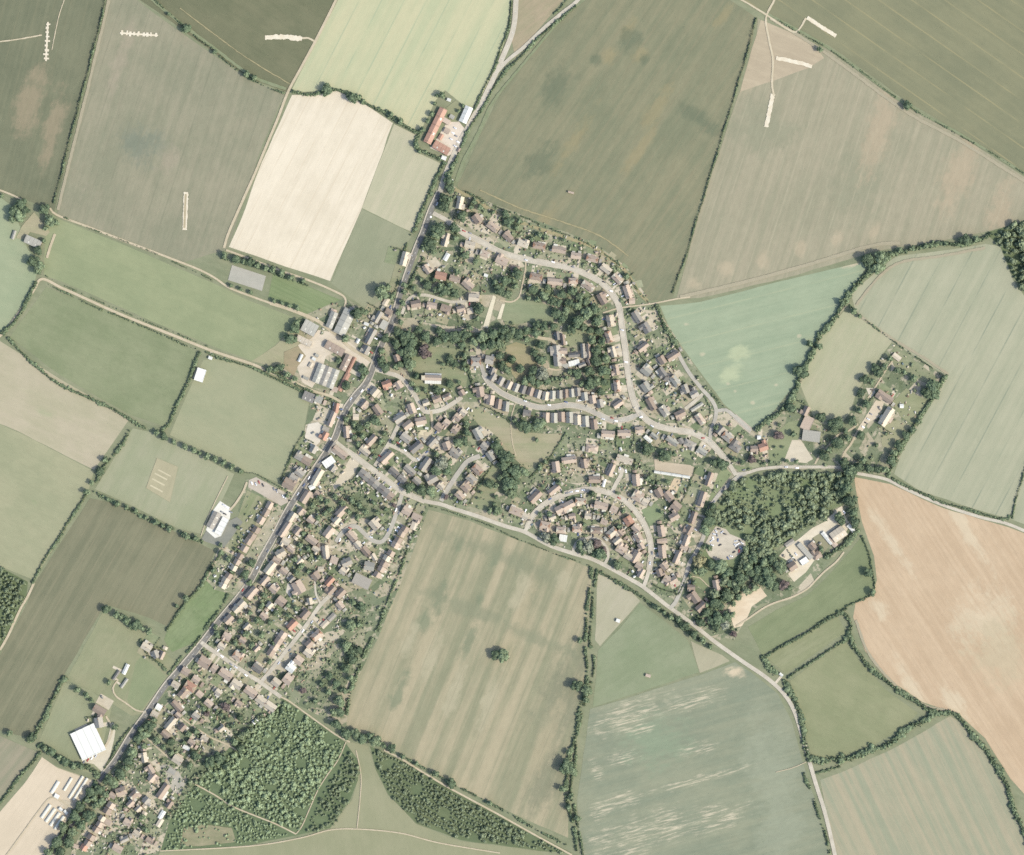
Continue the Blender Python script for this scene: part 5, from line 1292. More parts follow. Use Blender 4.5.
for (nm, c1, c2), mb in zip(PLOTC, PLOTM):
    tag(link("garden_plot", mb.mesh("garden_plot", fieldmat(nm, c1, c2, 0, 0.2, 6, 40, 8, 0.14))), "%s plots in front of and behind the village houses" % nm.replace("_", " "), "garden plot", kind="structure")
# drives in front of the houses and paved patios behind them
drive, patio = MB(), MB()
for x, y, l, w, adeg, code, lab, d, q, rw in HOUSES:
    if code in "BTg" or q is None:
        continue
    rr = random.Random(int(x * 5 + y * 3))
    a = R(adeg)
    fx, fy = math.sin(a), math.cos(a)                    # plan direction of the front
    ux, uy = math.cos(a), -math.sin(a)
    if 4 < d < 15 and rr.random() < 0.85:
        o = rr.choice((-1, 1)) * l * 0.32
        sx, sy = x + fx * w * 0.45 + ux * o, y + fy * w * 0.45 + uy * o
        t = max(0.5, d - rw / 2 - w * 0.45)
        hw = rr.choice((1.0, 1.3, 2.0))
        ex, ey = sx + fx * t, sy + fy * t
        drive.add([W(sx - ux * hw, sy - uy * hw, .281), W(ex - ux * hw, ey - uy * hw, .281), W(ex + ux * hw, ey + uy * hw, .281), W(sx + ux * hw, sy + uy * hw, .281)], [(0, 1, 2, 3)])
    if code not in "x" and rr.random() < 0.6:
        hl, t = l * rr.uniform(.25, .5), rr.uniform(1.5, 3)
        sx, sy = x - fx * w * 0.5 + ux * rr.uniform(-1, 1), y - fy * w * 0.5
        patio.add([W(sx - ux * hl, sy - uy * hl, .286), W(sx - fx * t - ux * hl, sy - fy * t - uy * hl, .286), W(sx - fx * t + ux * hl, sy - fy * t + uy * hl, .286), W(sx + ux * hl, sy + uy * hl, .286)], [(0, 3, 2, 1)])
tag(link("driveway", drive.mesh("driveway", plainmat("driveway_gravel", (228, 216, 196), 0.1, 0.7))), "pale gravel and concrete drives in front of the village houses", "driveway", kind="structure")
tag(link("patio", patio.mesh("patio", plainmat("patio_slabs", (230, 217, 198), 0.1, 0.9))), "pale paved patios behind the village houses", "patio", kind="structure")
# ================================================================== trees, hedges, woods
BARK = plainmat("bark", (110, 96, 84), 0.15, 2.0)
LEAF = {"d": (leafmat("leaf_dark", (99, 120, 96), (130, 149, 115)), "dark green"), "m": (leafmat("leaf_mid", (125, 145, 113), (155, 172, 134)), "mid green"),
        "l": (leafmat("leaf_light", (159, 173, 132), (186, 198, 153)), "light green"), "c": (leafmat("leaf_copper", (122, 109, 109), (149, 132, 127)), "copper leaved"),
        "o": (leafmat("leaf_olive", (172, 168, 125), (193, 186, 144)), "olive brown"), "g": (leafmat("leaf_grey", (153, 161, 142), (178, 182, 161)), "grey green")}
HEDGEM = leafmat("hedge_leaves", (109, 130, 103), (149, 165, 127), 0.34, 0.25)
SHRUBM = leafmat("shrub_leaves", (125, 144, 113), (180, 190, 152), 0.45, 0.0)
TREEM = leafmat("small_tree_leaves", (109, 129, 101), (153, 170, 132), 0.36, 0.0)
WOODM = leafmat("wood_leaves", (120, 138, 107), (163, 174, 138), 0.36, 0.0)
WOODM2 = leafmat("plantation_leaves", (142, 165, 127), (182, 198, 154), 0.34, 0.0)


for wm in (WOODM, WOODM2):
    t = wm.node_tree
    bs = t.nodes["Principled BSDF"]
    src = bs.inputs["Base Color"].links[0].from_socket
    k = noise(t, coords(t, 0, (1 / 38, 1 / 38, 1 / 38)), 1.0, 4.0, 0.65)
    t.links.new(mul(t, src, val(t, 'ADD', 0.62, val(t, 'MULTIPLY', k, 0.8))), bs.inputs["Base Color"])


def ico(sub):
    t = (1 + 5 ** .5) / 2
    v = [(-1, t, 0), (1, t, 0), (-1, -t, 0), (1, -t, 0), (0, -1, t), (0, 1, t), (0, -1, -t), (0, 1, -t), (t, 0, -1), (t, 0, 1), (-t, 0, -1), (-t, 0, 1)]
    v = [tuple(np.array(p) / np.linalg.norm(p)) for p in v]
    f = [(0, 11, 5), (0, 5, 1), (0, 1, 7), (0, 7, 10), (0, 10, 11), (1, 5, 9), (5, 11, 4), (11, 10, 2), (10, 7, 6), (7, 1, 8), (3, 9, 4), (3, 4, 2), (3, 2, 6), (3, 6, 8), (3, 8, 9), (4, 9, 5), (2, 4, 11), (6, 2, 10), (8, 6, 7), (9, 8, 1)]
    for _ in range(sub):
        cache, nf = {}, []

        def mid(a, b):
            k = (min(a, b), max(a, b))
            if k not in cache:
                m = np.array(v[a]) + np.array(v[b])
                v.append(tuple(m / np.linalg.norm(m)))
                cache[k] = len(v) - 1
            return cache[k]
        for a, b, c in f:
            x, y, z = mid(a, b), mid(b, c), mid(c, a)
            nf += [(a, x, z), (b, y, x), (c, z, y), (x, y, z)]
        f = nf
    return np.array(v), np.array(f)


I0, I1 = ico(0), ico(1)


def leaf_cloud(rng, lobes, n, size):
    """n small leaf sprays over the skin of a set of lobes (centre, radius): arrays of verts (n*4,3)"""
    cs = np.array([l[0] for l in lobes])
    rs = np.array([l[1] for l in lobes])
    pick = rng.choice(len(lobes), n, p=rs ** 2 / (rs ** 2).sum())
    d = rng.normal(size=(n, 3))
    d[:, 2] += 0.25
    d /= np.linalg.norm(d, axis=1)[:, None]
    p = cs[pick] + d * (rs[pick] * rng.uniform(0.82, 1.14, n))[:, None]
    nrm = d + rng.normal(size=(n, 3)) * 0.55
    nrm /= np.linalg.norm(nrm, axis=1)[:, None]
    up = rng.normal(size=(n, 3))
    a = np.cross(nrm, up)
    a /= np.linalg.norm(a, axis=1)[:, None]
    b = np.cross(nrm, a)
    s = rng.uniform(0.55, 1.3, n)[:, None] * size
    v = np.stack([p - a * s - b * s * .7, p + a * s - b * s * .7, p + a * s * .6 + b * s, p - a * s * .6 + b * s], axis=1)
    return v.reshape(-1, 3)


def crown_mesh(seed, mat, conifer=False):
    rng = np.random.default_rng(seed)
    lobes = []
    if conifer:
        for k in range(7):
            lobes.append(((rng.uniform(-.15, .15), rng.uniform(-.15, .15), -0.6 + k * .3), 0.8 - k * .1))
    else:
        for k in range(rng.integers(8, 12)):
            a, r = rng.uniform(0, 6.28), rng.uniform(.30, .68)
            lobes.append(((math.cos(a) * r, math.sin(a) * r, rng.uniform(-.28, .22)), rng.uniform(.30, .44)))
        lobes += [((rng.uniform(-.2, .2), rng.uniform(-.2, .2), .34), .46), ((0, 0, 0), .62)]
    vs, fl, sz, o = [], [], [], 0
    for c, r in lobes:
        v = I1[0] * rng.uniform(0.80, 1.02, (len(I1[0]), 1)) * r * 0.95 + np.array(c)
        vs.append(v)
        fl.append((I1[1] + o).ravel())
        sz += [3] * len(I1[1])
        o += len(v)
    q = leaf_cloud(rng, lobes, 620, 0.095)
    vs.append(q)
    fl.append(np.arange(len(q)) + o)
    sz += [4] * (len(q) // 4)
    return mesh_np("crown", np.concatenate(vs), np.concatenate(fl), np.array(sz), mat)


def trunk_mesh(seed):
    rr = random.Random(seed)
    m = MB()

    def limb(p, q, r0, r1, n=6):
        d = (Vector(q) - Vector(p)).normalized()
        a = d.orthogonal().normalized()
        b = d.cross(a)
        vs = [tuple(Vector(c) + a * r * math.cos(k * 6.283 / n) + b * r * math.sin(k * 6.283 / n)) for c, r in ((p, r0), (q, r1)) for k in range(n)]
        m.add(vs, [(k, (k + 1) % n, n + (k + 1) % n, n + k) for k in range(n)])
    limb((0, 0, 0), (0.02, 0, .62), .085, .06)
    for k in range(4):
        a = k * 1.57 + rr.uniform(-.4, .4)
        limb((0.02, 0, .56), (math.cos(a) * .45, math.sin(a) * .45, 1.0 + rr.uniform(-.1, .2)), .045, .015)
    return m.mesh("trunk", BARK)


_crowns = {}
TREES = []
CN = {"d": "broadleaf_tree", "m": "broadleaf_tree", "l": "broadleaf_tree", "c": "copper_tree", "o": "broadleaf_tree", "g": "broadleaf_tree", "D": "conifer_tree"}


def tree(x, y, r, tone, label, group):
    rr = random.Random(int(x * 37 + y * 11))
    con = tone == "D"
    t = "d" if con else tone
    var = rr.randrange(6)
    key = (t, var, con)
    if key not in _crowns:
        _crowns[key] = crown_mesh(hash((var, con)) % 1000 + ord(t), LEAF[t][0], con)
    if ("trunk", var % 3) not in _crowns:
        _crowns[("trunk", var % 3)] = trunk_mesh(var)
    root = bpy.data.objects.new(CN[tone], None)
    COL.objects.link(root)
    root.location = W(x, y, 0)
    rm = r * S
    hf = rr.uniform(0.9, 1.1)
    root.scale = (rm, rm * rr.uniform(.9, 1.1), (rm * 0.75 + 1.6) * hf)
    root.rotation_euler = (0, 0, rr.uniform(0, 6.28))
    tag(root, label, "tree", group)
    link("trunk", _crowns[("trunk", var % 3)], None, root)
    c = link("crown", _crowns[key], None, root)
    c.location = (0, 0, 1.02 if not con else 1.25)
    c.scale = (1, 1, 0.80 if not con else 1.3)
    mark_disc(x, y, r * 0.7, 4)
    TREES.append((x, y, r))


QUEUE = []


def grove(phrase, axis, s):
    """trees of one stand as x,y,radius,tone; counted off from one side"""
    its = []
    for k in s.split():
        a = k.split(",")
        its.append((float(a[0]), float(a[1]), float(a[2]), a[3] if len(a) > 3 else "d"))
    word, key = AX[axis]
    its.sort(key=key)
    big = sorted(i[2] for i in its)
    for i, (x, y, r, tone) in enumerate(its):
        size = "huge" if r >= 7.5 else "large" if r >= 5.5 else "medium" if r >= 4 else "small"
        tn = LEAF["d" if tone == "D" else tone][1]
        kind = "conifer" if tone == "D" else "tree"
        lab = "%s %s %s, %s from the %s %s" % (size, tn, kind, ORD[i], word, phrase) if len(its) > 1 else "%s %s %s %s" % (size, tn, kind, phrase)
        QUEUE.append((x, y, r, tone, lab, "trees " + phrase))


grove("in the belt north of the churchyard", "W", "405,336,7 425,337,7 437,341,6 447,337,6 455,336,8 465,335,6.5 482,337,6.5,m 494,334,7 504,331,6.5 512,333,6,m 520,334,6.5 527,331,5.5 492,345,6.5 470,328,4.5 419,330,5 413,342,6 474,342,5,m 462,345,5 484,347,5 440,331,5")
grove("along the churchyard's west side", "N", "402,352,5.5 411,353,7,m 411,365,6.5,m 405,343,5 396,345,5 417,376,4.5,D 400,364,5")
grove("standing inside the churchyard", "W", "424,352,8,c 450,359,5 455,364,5 464,356,4 465,369,4,m 443,364,3.4,o 412,384,4,m 417,390,4.5 425,390,3.5 437,390,5 449,384,5 459,382,3.2 464,364,3.6,D")
grove("around the manor lawn", "W", "512,360,5.5,D 521,369,5.5 534,352,5 541,360,6 534,371,6 542,374,8,g 531,379,6.5 540,345,5.5 526,339,4.5 519,336,6.5 507,336,7 536,333,6 507,370,5,m 547,381,5 538,383,5 525,381,5,m 499,344,6,m 500,356,5,m 502,366,5")
grove("south of the manor drive", "W", "577,374,5.5 570,372,4.2,o 556,379,3.4 561,379,3.2 566,378,3.2 552,379,3,m")
grove("east of the manor", "N", "592,340,5.5,m 596,351,6.5 595,362,7 589,371,6 590,384,7 597,380,5.5,m 604,371,6 600,392,5 606,358,5,m 602,342,5 604,382,5 582,384,4,m 599,331,5")
grove("in the wood north of the manor", "W", "557,314,6.5 562,319,5.5 577,321,8 587,314,8,m 594,309,6.5 572,329,6 597,321,6 583,328,5,m 590,330,5 553,326,5 544,326,5 537,325,5 566,311,5,m")
grove("behind the estate road's curved south houses", "W", "533,289,5.5 544,296,5.5,m 552,301,5 562,294,5.5 572,291,5.5 580,297,5,m 569,304,5 538,300,4.5 528,298,4,m 586,302,5,m 548,288,4,m 558,303,5 577,306,5,m")
grove("on the village green's north edge", "W", "521,425,6.5 528,427,7 539,425,7.5,m 515,420,4")
grove("in the belt west of the green", "N", "496,446,6.5 501,452,6.5 507,457,7.5 504,465,6 515,472,7.5 524,472,6.5,m 510,484,8 511,493,6.5,m 516,481,5 500,478,4 506,475,5")
grove("on the strip south of the green", "N", "489,484,5.5 496,486,4.2 496,497,3.4 494,504,3.2 490,511,4.2 497,511,5,m 481,492,2.5 478,498,2")
grove("between brick courts and cul-de-sac", "N", "466,424,4.5 467,433,5 464,441,5.5 459,442,6,m 442,463,8,g 437,470,6.5 447,470,6 437,454,4 449,462,4.5 461,502,3.4 446,497,3.2,c 455,499,3")
grove("along the lane near the brick courts", "W", "354,437,4,m 358,444,4 363,436,4,m 359,428,5 354,424,4 346,419,4.5 376,421,6 368,425,4.5 381,441,4.5 385,434,3.5 393,442,3 374,456,3 372,450,3 409,487,6.5 422,490,6.5 430,491,6.5,m 351,414,3 402,447,3")
grove("beside the crescent's southern mouth", "W", "546,537,5.8,g 554,539,6.5 581,546,6.2,m 588,546,7,g 597,544,5,c 599,554,7 604,550,4,c 617,565,5.5,m 583,552,4.5,m")
grove("in the crescent estate gardens", "W", "647,449,6.5 665,455,7.5 674,454,4.5 661,453,4.5 653,449,4 636,466,3 559,483,4 543,486,3 537,440,3 545,462,3.5 540,468,4 563,462,3 617,493,2.6 592,493.5,3.6,D 648,478,4,m 653,482,3 658,483,3 667,482,3.5 540,514,3 549,514,4,m 597,512,3 605,514,3,m 584,524,3 623,511,3 619,527,4,m 661,512,3 655,488,3")
grove("by the east fork", "W", "714,462,5 722,464,6.5 734,459,4.2 742,462,3.6 752,459,5,c 764,463,3 770,462,2.6 716,428,4 778,436,5.5,c 779,425,2.8 793,434,4.5 775,447,2 783,447,2 786,461,3,m 796,461,3")
grove("hiding the link road", "N", "709,520,7 705,530,6,m 709,513,5 704,546,4 699,560,7.5,o 711,565,6.5 694,571,4.5 701,570,6,m 694,582,3.4 690,576,3,m 709,547,4.5 712,506,4.5,D 700,552,3")
grove("around the breaker's yard", "W", "719,567,8,m 727,572,6.5 740,577,7.5 726,595,7.5 736,587,5.5 738,597,4.4 733,603,4 728,583,5 747,566,6,m 753,558,6 751,572,6 745,590,4.4")
grove("by the sandy riding yard", "W", "718,618,7 726,616,6 731,614,5 715,602,6.5 707,612,5.5 700,622,5 725,625,5.5,g 711,620,5 721,606,5 706,604,4 716,627,5 733,634,4,c")
grove("west of the works yard", "W", "779,566,8.5,m 772,559,6.5 769,580,9 766,572,7.5 783,585,6.5,c 775,585,6.5 760,578,7 757,570,6 788,588,5 764,562,6,m 745,549,4")
grove("at the brown field's northern corner", "N", "855,522,7 850,502,8.5 846,487,7.5 853,512,6 838,515,5 842,493,6 849,471,8.5 843,463,6 847,479,6 868,573,5.5 872,592,4.8 840,520,6 821,549,4")
grove("in the walled house grounds", "W", "864,379,5.5 871,382,4.5 878,373,5.5 875,368,5.2 884,367,4.5 889,359,4.4 861,393,5.2 866,404,5.2 859,411,4.6 852,421,5.5 835,424,9 820,417,5.5 838,442,7.5 847,438,4.5 824,456,6 860,435,5.2 829,450,5 845,431,4 897,371,4.5,m 904,372,4 913,378,5")
grove("on the walled garden's far side", "N", "931,387,8.5 926,393,6.5 934,395,6 944,377,4.5,m 906,435,5.2 912,430,4.5 898,445,5.2 890,461,6.5 877,470,5.5 868,469,5.5 884,470,5 893,453,5 918,422,4 876,445,3 886,434,2.5 862,460,5,m 858,467,6")
grove("in the hedge beside the sage crop", "N", "868,259,7.5 880,257,8,m 878,268,7.5,m 872,267,6 887,258,5 965,240,6.5 975,239,4.5 945,244,3.6 809,344,4.6,d 819,346,4.6,m 799,371,7 804,374,6.5 853,311,4.6 842,303,4.6 790,409,6 859,316,3 925,246,4,m 912,248,4,m 899,250,4")
grove("at the estate road junction", "N", "449,181,5.5 450,189,5.5 444,198,5.5 445,206,6 449,200,4.5,m 461,217,6.8 454,229,6.5 439,230,8 430,244,8 455,238,4.5,m 435,235,6,m 424,248,4 434,253,4")
grove("behind the estate road's first houses", "W", "474,202,4.5 480,207,4.5 505,215,5.2 509,222,5.5 519,222,4.5 493,212,3 471,207,4 466,256,5.5,m 462,250,4 476,262,4 539,235,4 545,237,4 532,239,3.5,m 564,240,3 626,276,4,d 516,228,4")
grove("around the stepped lane", "W", "427,285,5.5 435,290,4.4 444,292,6.5 455,294,5.5 441,286,4.8 414,289,4 457,273,4.6 405,285,4.6 480,309,6.5 450,287,4.5,m 419,295,3 477,318,4,m 421,279,3.5,m 434,280,3")
grove("west of the footpath to the playing grass", "W", "505,281,6.5 500,291,6.5 508,294,5.5,m 517,273,6.5 515,286,4.6,l 495,283,4.5,m 514,281,4,l")
grove("on the upper main street", "N", "382,293,9,m 392,296,4.6 388,287,4.5 398,331,5.5 408,336,6.5 410,350,7.5 401,322,4 381,351,5 381,361,5.5 386,367,6.5 386,339,5.5 403,303,4.5 398,312,4 408,361,6.5 404,292,4 395,367,4.5,m")
grove("around the main street farm", "W", "295,329,6.5 297,322,4.5 291,339,6.5 270,370,4.6 275,370,4.6 281,368,5.4 287,375,4.6 295,379,4 358,313,7.5 347,386,5.5 346,339,5 339,361,3.6,m 364,370,6 363,377,4 317,396,3 366,312,4 340,352,2.5,m")
grove("in rows behind the farm orchard", "W", "225,256,4.6 237,259,5.2 250,262,5.2 266,268,4.6 273,270,4.6 282,273,5 291,278,4.6 303,281,3.8,m 231,286,3 241,289,3 251,293,3 274,301,3.2 282,303,3.2 290,306,3.4 298,308,3.8 258,265,4.4 244,261,4.2")
grove("around the western barn yard", "N", "14,211,6.5 22,204,6.5 20,216,7,m 25,211,5.5 45,210,6.5 51,220,6.5,m 57,223,4.6 39,251,5.2 34,262,6.8 41,267,6.2,m 44,241,3.4 2,196,3.2 46,228,4,m 13,219,5 38,272,5")
grove("along the northern field hedges", "W", "169,14,2.6 187,29,5.2 215,52,3.4 247,74,4.4 254,78,4.4 327,90,6.4 352,98,6.2 363,101,3.4 391,115,3.8 401,122,4.4 820,50,3.8 907,106,5.2,d 358,98,4.4")
grove("around the roadside farm", "N", "442,96,4.6 432,114,3.6 428,121,3.2 423,130,4 416,145,4 435,104,2.6 463,106,2.6 459,111,2.6 437,96,3 419,152,3")
grove("alone in the big striped field", "W", "496,654,6 502,656,7.5,m")
grove("in the hedge east of the striped field", "N", "577,685,6.6 587,690,6.6,m 586,700,4.4 566,766,8.5 573,770,6.4,m 563,788,4.5 568,807,4.6 577,818,4.6 580,640,4 569,752,4 571,796,4,m")
grove("along the lane south of the link road", "W", "657,607,4.4 671,617,4.4 678,619,4.4 684,625,5.4 693,634,5.4 702,640,4.6 710,646,4 664,612,3.5")
grove("at the white path's start", "W", "337,723,6.6 346,733,6.4 356,733,6.2,m 363,738,6.4 376,740,7.4,m 392,748,5.2 403,756,3.8 417,763,3.2 436,773,4.4 451,783,5.4 490,803,3.8 371,735,5 384,745,4,m")
grove("behind the back street gardens", "N", "353,602,4.6 362,607,5.5 351,626,6.5,m 360,624,5 346,645,6.4,m 354,659,6.4 359,649,5.5 330,676,5.2 336,683,5.4 352,652,6 328,692,4.6 340,701,6.6,m 303,690,4.2,c 316,701,4.4 283,711,3.2 345,690,5 350,678,5,m 322,684,4,m 346,668,5.5 340,711,6 333,712,5")
grove("along the cricket field's northern edge", "W", "164,437,5.2 174,442,3.8 185,447,4.2 194,450,4.2 200,453,3.2 207,456,4.7 215,459,4.4 224,463,4.4 232,467,4.2 241,471,3.8 157,433,4 106,460,4.4 100,471,5.2 92,483,3.4 87,492,4.4")
grove("along the cricket field's southern edge", "W", "136,510,3.2 117,504,4 157,522,4.6 170,529,4.4 187,536,4.9 196,538,4.4 146,517,2.8 163,526,3.6,m 108,499,3 127,507,3")
grove("behind the long terrace", "N", "245,574,5.8 252,563,5.4 221,553,4.4 229,559,4 221,545,3 276,505,3 238,527,3 232,572,3.4 214,570,4 250,582,4.5 236,549,2.5 287,496,3")
grove("in the copse south of the dark crop", "W", "107,609,5.4 117,614,4.6 127,620,5.4 136,625,6.4 150,631,4.6 186,598,4.2 122,617,4 143,628,4,m 177,606,3")
grove("around the warehouse plot", "N", "32,737,5.4 10,733,4.2 52,751,5.5 67,761,5.6 82,766,4.6 78,689,4.6 87,695,4.2 74,765,4.5,m 45,748,4 59,757,4.5 115,727,4.5,m 109,682,3.5 92,700,3.5")
grove("shading the main street's southern bend", "N", "151,726,6.6 130,761,6.6 122,773,6.6 110,779,6.6 139,738,5.4 146,734,5.5,m 133,751,6,m 127,767,5 144,745,4.5 155,719,4 157,740,5 141,729,5")
grove("in the belt by the bottom terrace", "N", "100,789,6.6 92,791,6 82,806,6.6 75,816,6.6 65,826,6.6,m 57,841,6.6 102,801,5.4,m 90,815,6.4 82,824,6.4 70,841,6.4 115,782,5.4,m 96,805,5 62,851,6 74,832,5.5,m 88,799,5 95,797,5,m 49,852,5 106,793,5")
grove("in the long gardens below the side street", "W", "197,731,4.6 226,706,5.4,c 240,717,4.4,D 212,742,3.2 172,741,5.2 196,756,6.4 211,761,6.4 220,757,6.4 235,741,5,m 207,714,3.2,c 217,711,2.8 222,715,3.2 228,719,2.8 233,726,3.4,m 204,708,4,m 189,734,4 164,747,4.5 172,752,4 190,765,5,m 184,742,3,m 143,817,4.4,m 147,829,4.8,m 240,748,5.5 228,766,5,m 248,731,3.6")
grove("among the high street back gardens", "N", "313,505,4 320,498,4.4 327,502,4.4,m 335,497,4 342,503,4.6 352,500,4.8,m 360,505,5,m 366,511,4.6 358,517,4.4 349,511,4.4,m 330,510,3.8 318,518,4,m 309,526,4,m 303,533,4 300,545,4,m 309,549,4.2 319,558,4 295,558,4.4,m 302,566,4.4 309,571,4,m 297,572,4.2 378,512,3.6 386,509,3.6,m 394,505,3,c 374,503,3.8 341,488,4 325,513,4,m")
grove("between the main street and back street", "N", "264,595,4.4 288,604,4 296,608,4.2 289,615,3.6,m 276,612,4,m 262,605,4,m 250,612,3.8 240,620,4.2 258,620,4.6,m 270,622,4,m 247,634,4.8,m 236,643,4 262,634,4.6,m 252,645,4.2,m 274,644,3.6 218,634,5,m 230,628,4 270,661,3.4 244,650,4,m 294,596,3.6 216,627,3.5")


# ------------------------------------------------------------------ many small leaf clumps in one mesh (hedges, shrubs, woods)
def clump_templates(n=6, leaves=10):
    out = []
    for k in range(n):
        rng = np.random.default_rng(200 + k)
        v = I0[0] * rng.uniform(0.72, 1.12, (len(I0[0]), 1))
        q = leaf_cloud(rng, [((0, 0, 0), 0.95)], leaves, 0.34)
        vs = np.concatenate([v, q])
        fl = np.concatenate([I0[1].ravel(), np.arange(len(q)) + len(v)])
        sz = np.array([3] * len(I0[1]) + [4] * leaves)
        out.append((vs, fl, sz))
    return out


CLUMP = clump_templates()


def tree_templates():
    out = []
    for k in range(6):
        rng = np.random.default_rng(300 + k)
        lobes = [((0, 0, 0), .62)] + [((math.cos(a) * .48, math.sin(a) * .48, rng.uniform(-.2, .25)), rng.uniform(.3, .45)) for a in rng.uniform(0, 6.28, 5)] + [((0, 0, .4), .42)]
        vs, fl, sz, o = [], [], [], 0
        for c, r in lobes:
            v = I0[0] * rng.uniform(.8, 1.1, (12, 1)) * r + np.array(c)
            vs.append(v)
            fl.append((I0[1] + o).ravel())
            sz += [3] * 20
            o += 12
        q = leaf_cloud(rng, lobes, 60, 0.17)
        vs.append(q)
        fl.append(np.arange(len(q)) + o)
        sz += [4] * 60
        out.append((np.concatenate(vs), np.concatenate(fl), np.array(sz)))
    return out


WOODT = tree_templates()


def scatter_mesh(name, pts, mat, templates, rng, zf=0.9):
    """pts: (x m, y m, z m, radius m, height factor)"""
    V, F, Sz, o = [], [], [], 0
    for x, y, z, r, h in pts:
        v, f, s = templates[rng.integers(len(templates))]
        a = rng.uniform(0, 6.28)
        c, sn = math.cos(a), math.sin(a)
        w = np.empty_like(v)
        w[:, 0] = (v[:, 0] * c - v[:, 1] * sn) * r + x
        w[:, 1] = (v[:, 0] * sn + v[:, 1] * c) * r + y
        w[:, 2] = v[:, 2] * r * h + z
        V.append(w)
        F.append(f + o)
        Sz.append(s)
        o += len(v)
    return mesh_np(name, np.concatenate(V), np.concatenate(F), np.concatenate(Sz), mat)


# the 300 largest broadleaf trees and every copper tree and conifer stand as things, the many small ones as one mass
QUEUE.sort(key=lambda q: -q[2])
nb, small = 0, []
for q in QUEUE:
    if q[3] in "dmlog":
        nb += 1
        if nb > 298:
            small.append(q)
            continue
    tree(*q)
rng = np.random.default_rng(5)
tag(link("small_trees", scatter_mesh("small_trees", [W(x, y)[:2] + (r * S * 1.15, r * S, rng.uniform(.85, 1.1)) for x, y, r, tn, lb, gr in small], TREEM, WOODT, rng)), "countless smaller trees along the hedges and in the village gardens", "small trees", kind="stuff")
for q in small:
    mark_disc(q[0], q[1], q[2] * .7, 4)


def hedge(label, pts, w, h=2.4, gap=0.0, group="field hedges", name="hedge", mat=None, cat="hedge"):
    rng = np.random.default_rng(int(pts[0][0] * 7 + pts[0][1] * 3 + len(pts)))
    w *= .88
    ln = smooth_line(pts, 1.0)
    nn = normals(ln)
    out = []
    step = max(0.6, w * 0.24)
    acc, k = 0.0, 0
    while k < len(ln):
        i = int(k)
        (x, y), (nx, ny) = ln[i], nn[i]
        k += step * rng.uniform(.7, 1.3)
        if gap > 0.12 and math.sin(i * 0.21 + pts[0][0]) * .5 + .5 < gap and rng.random() < .85:
            continue
        for _ in range(3 if w > 1.6 else 2):
            o = rng.normal() * w * 0.27 + w * .22 * math.sin(i * .13 + pts[0][1])
            r = w * S * min(.75, .14 + rng.exponential(.16)) * (1 + .35 * math.sin(i * .17 + pts[0][0]))
            hh = h * rng.uniform(.7, 1.25)
            X, Y, _z = W(x + nx * o, y + ny * o)
            out.append((X, Y, hh * 0.5, r, max(.5, hh * .62 / r)))
    if not out:
        return
    o = link(name, scatter_mesh(name, out, mat or HEDGEM, CLUMP, rng))
    tag(o, label, cat, group)


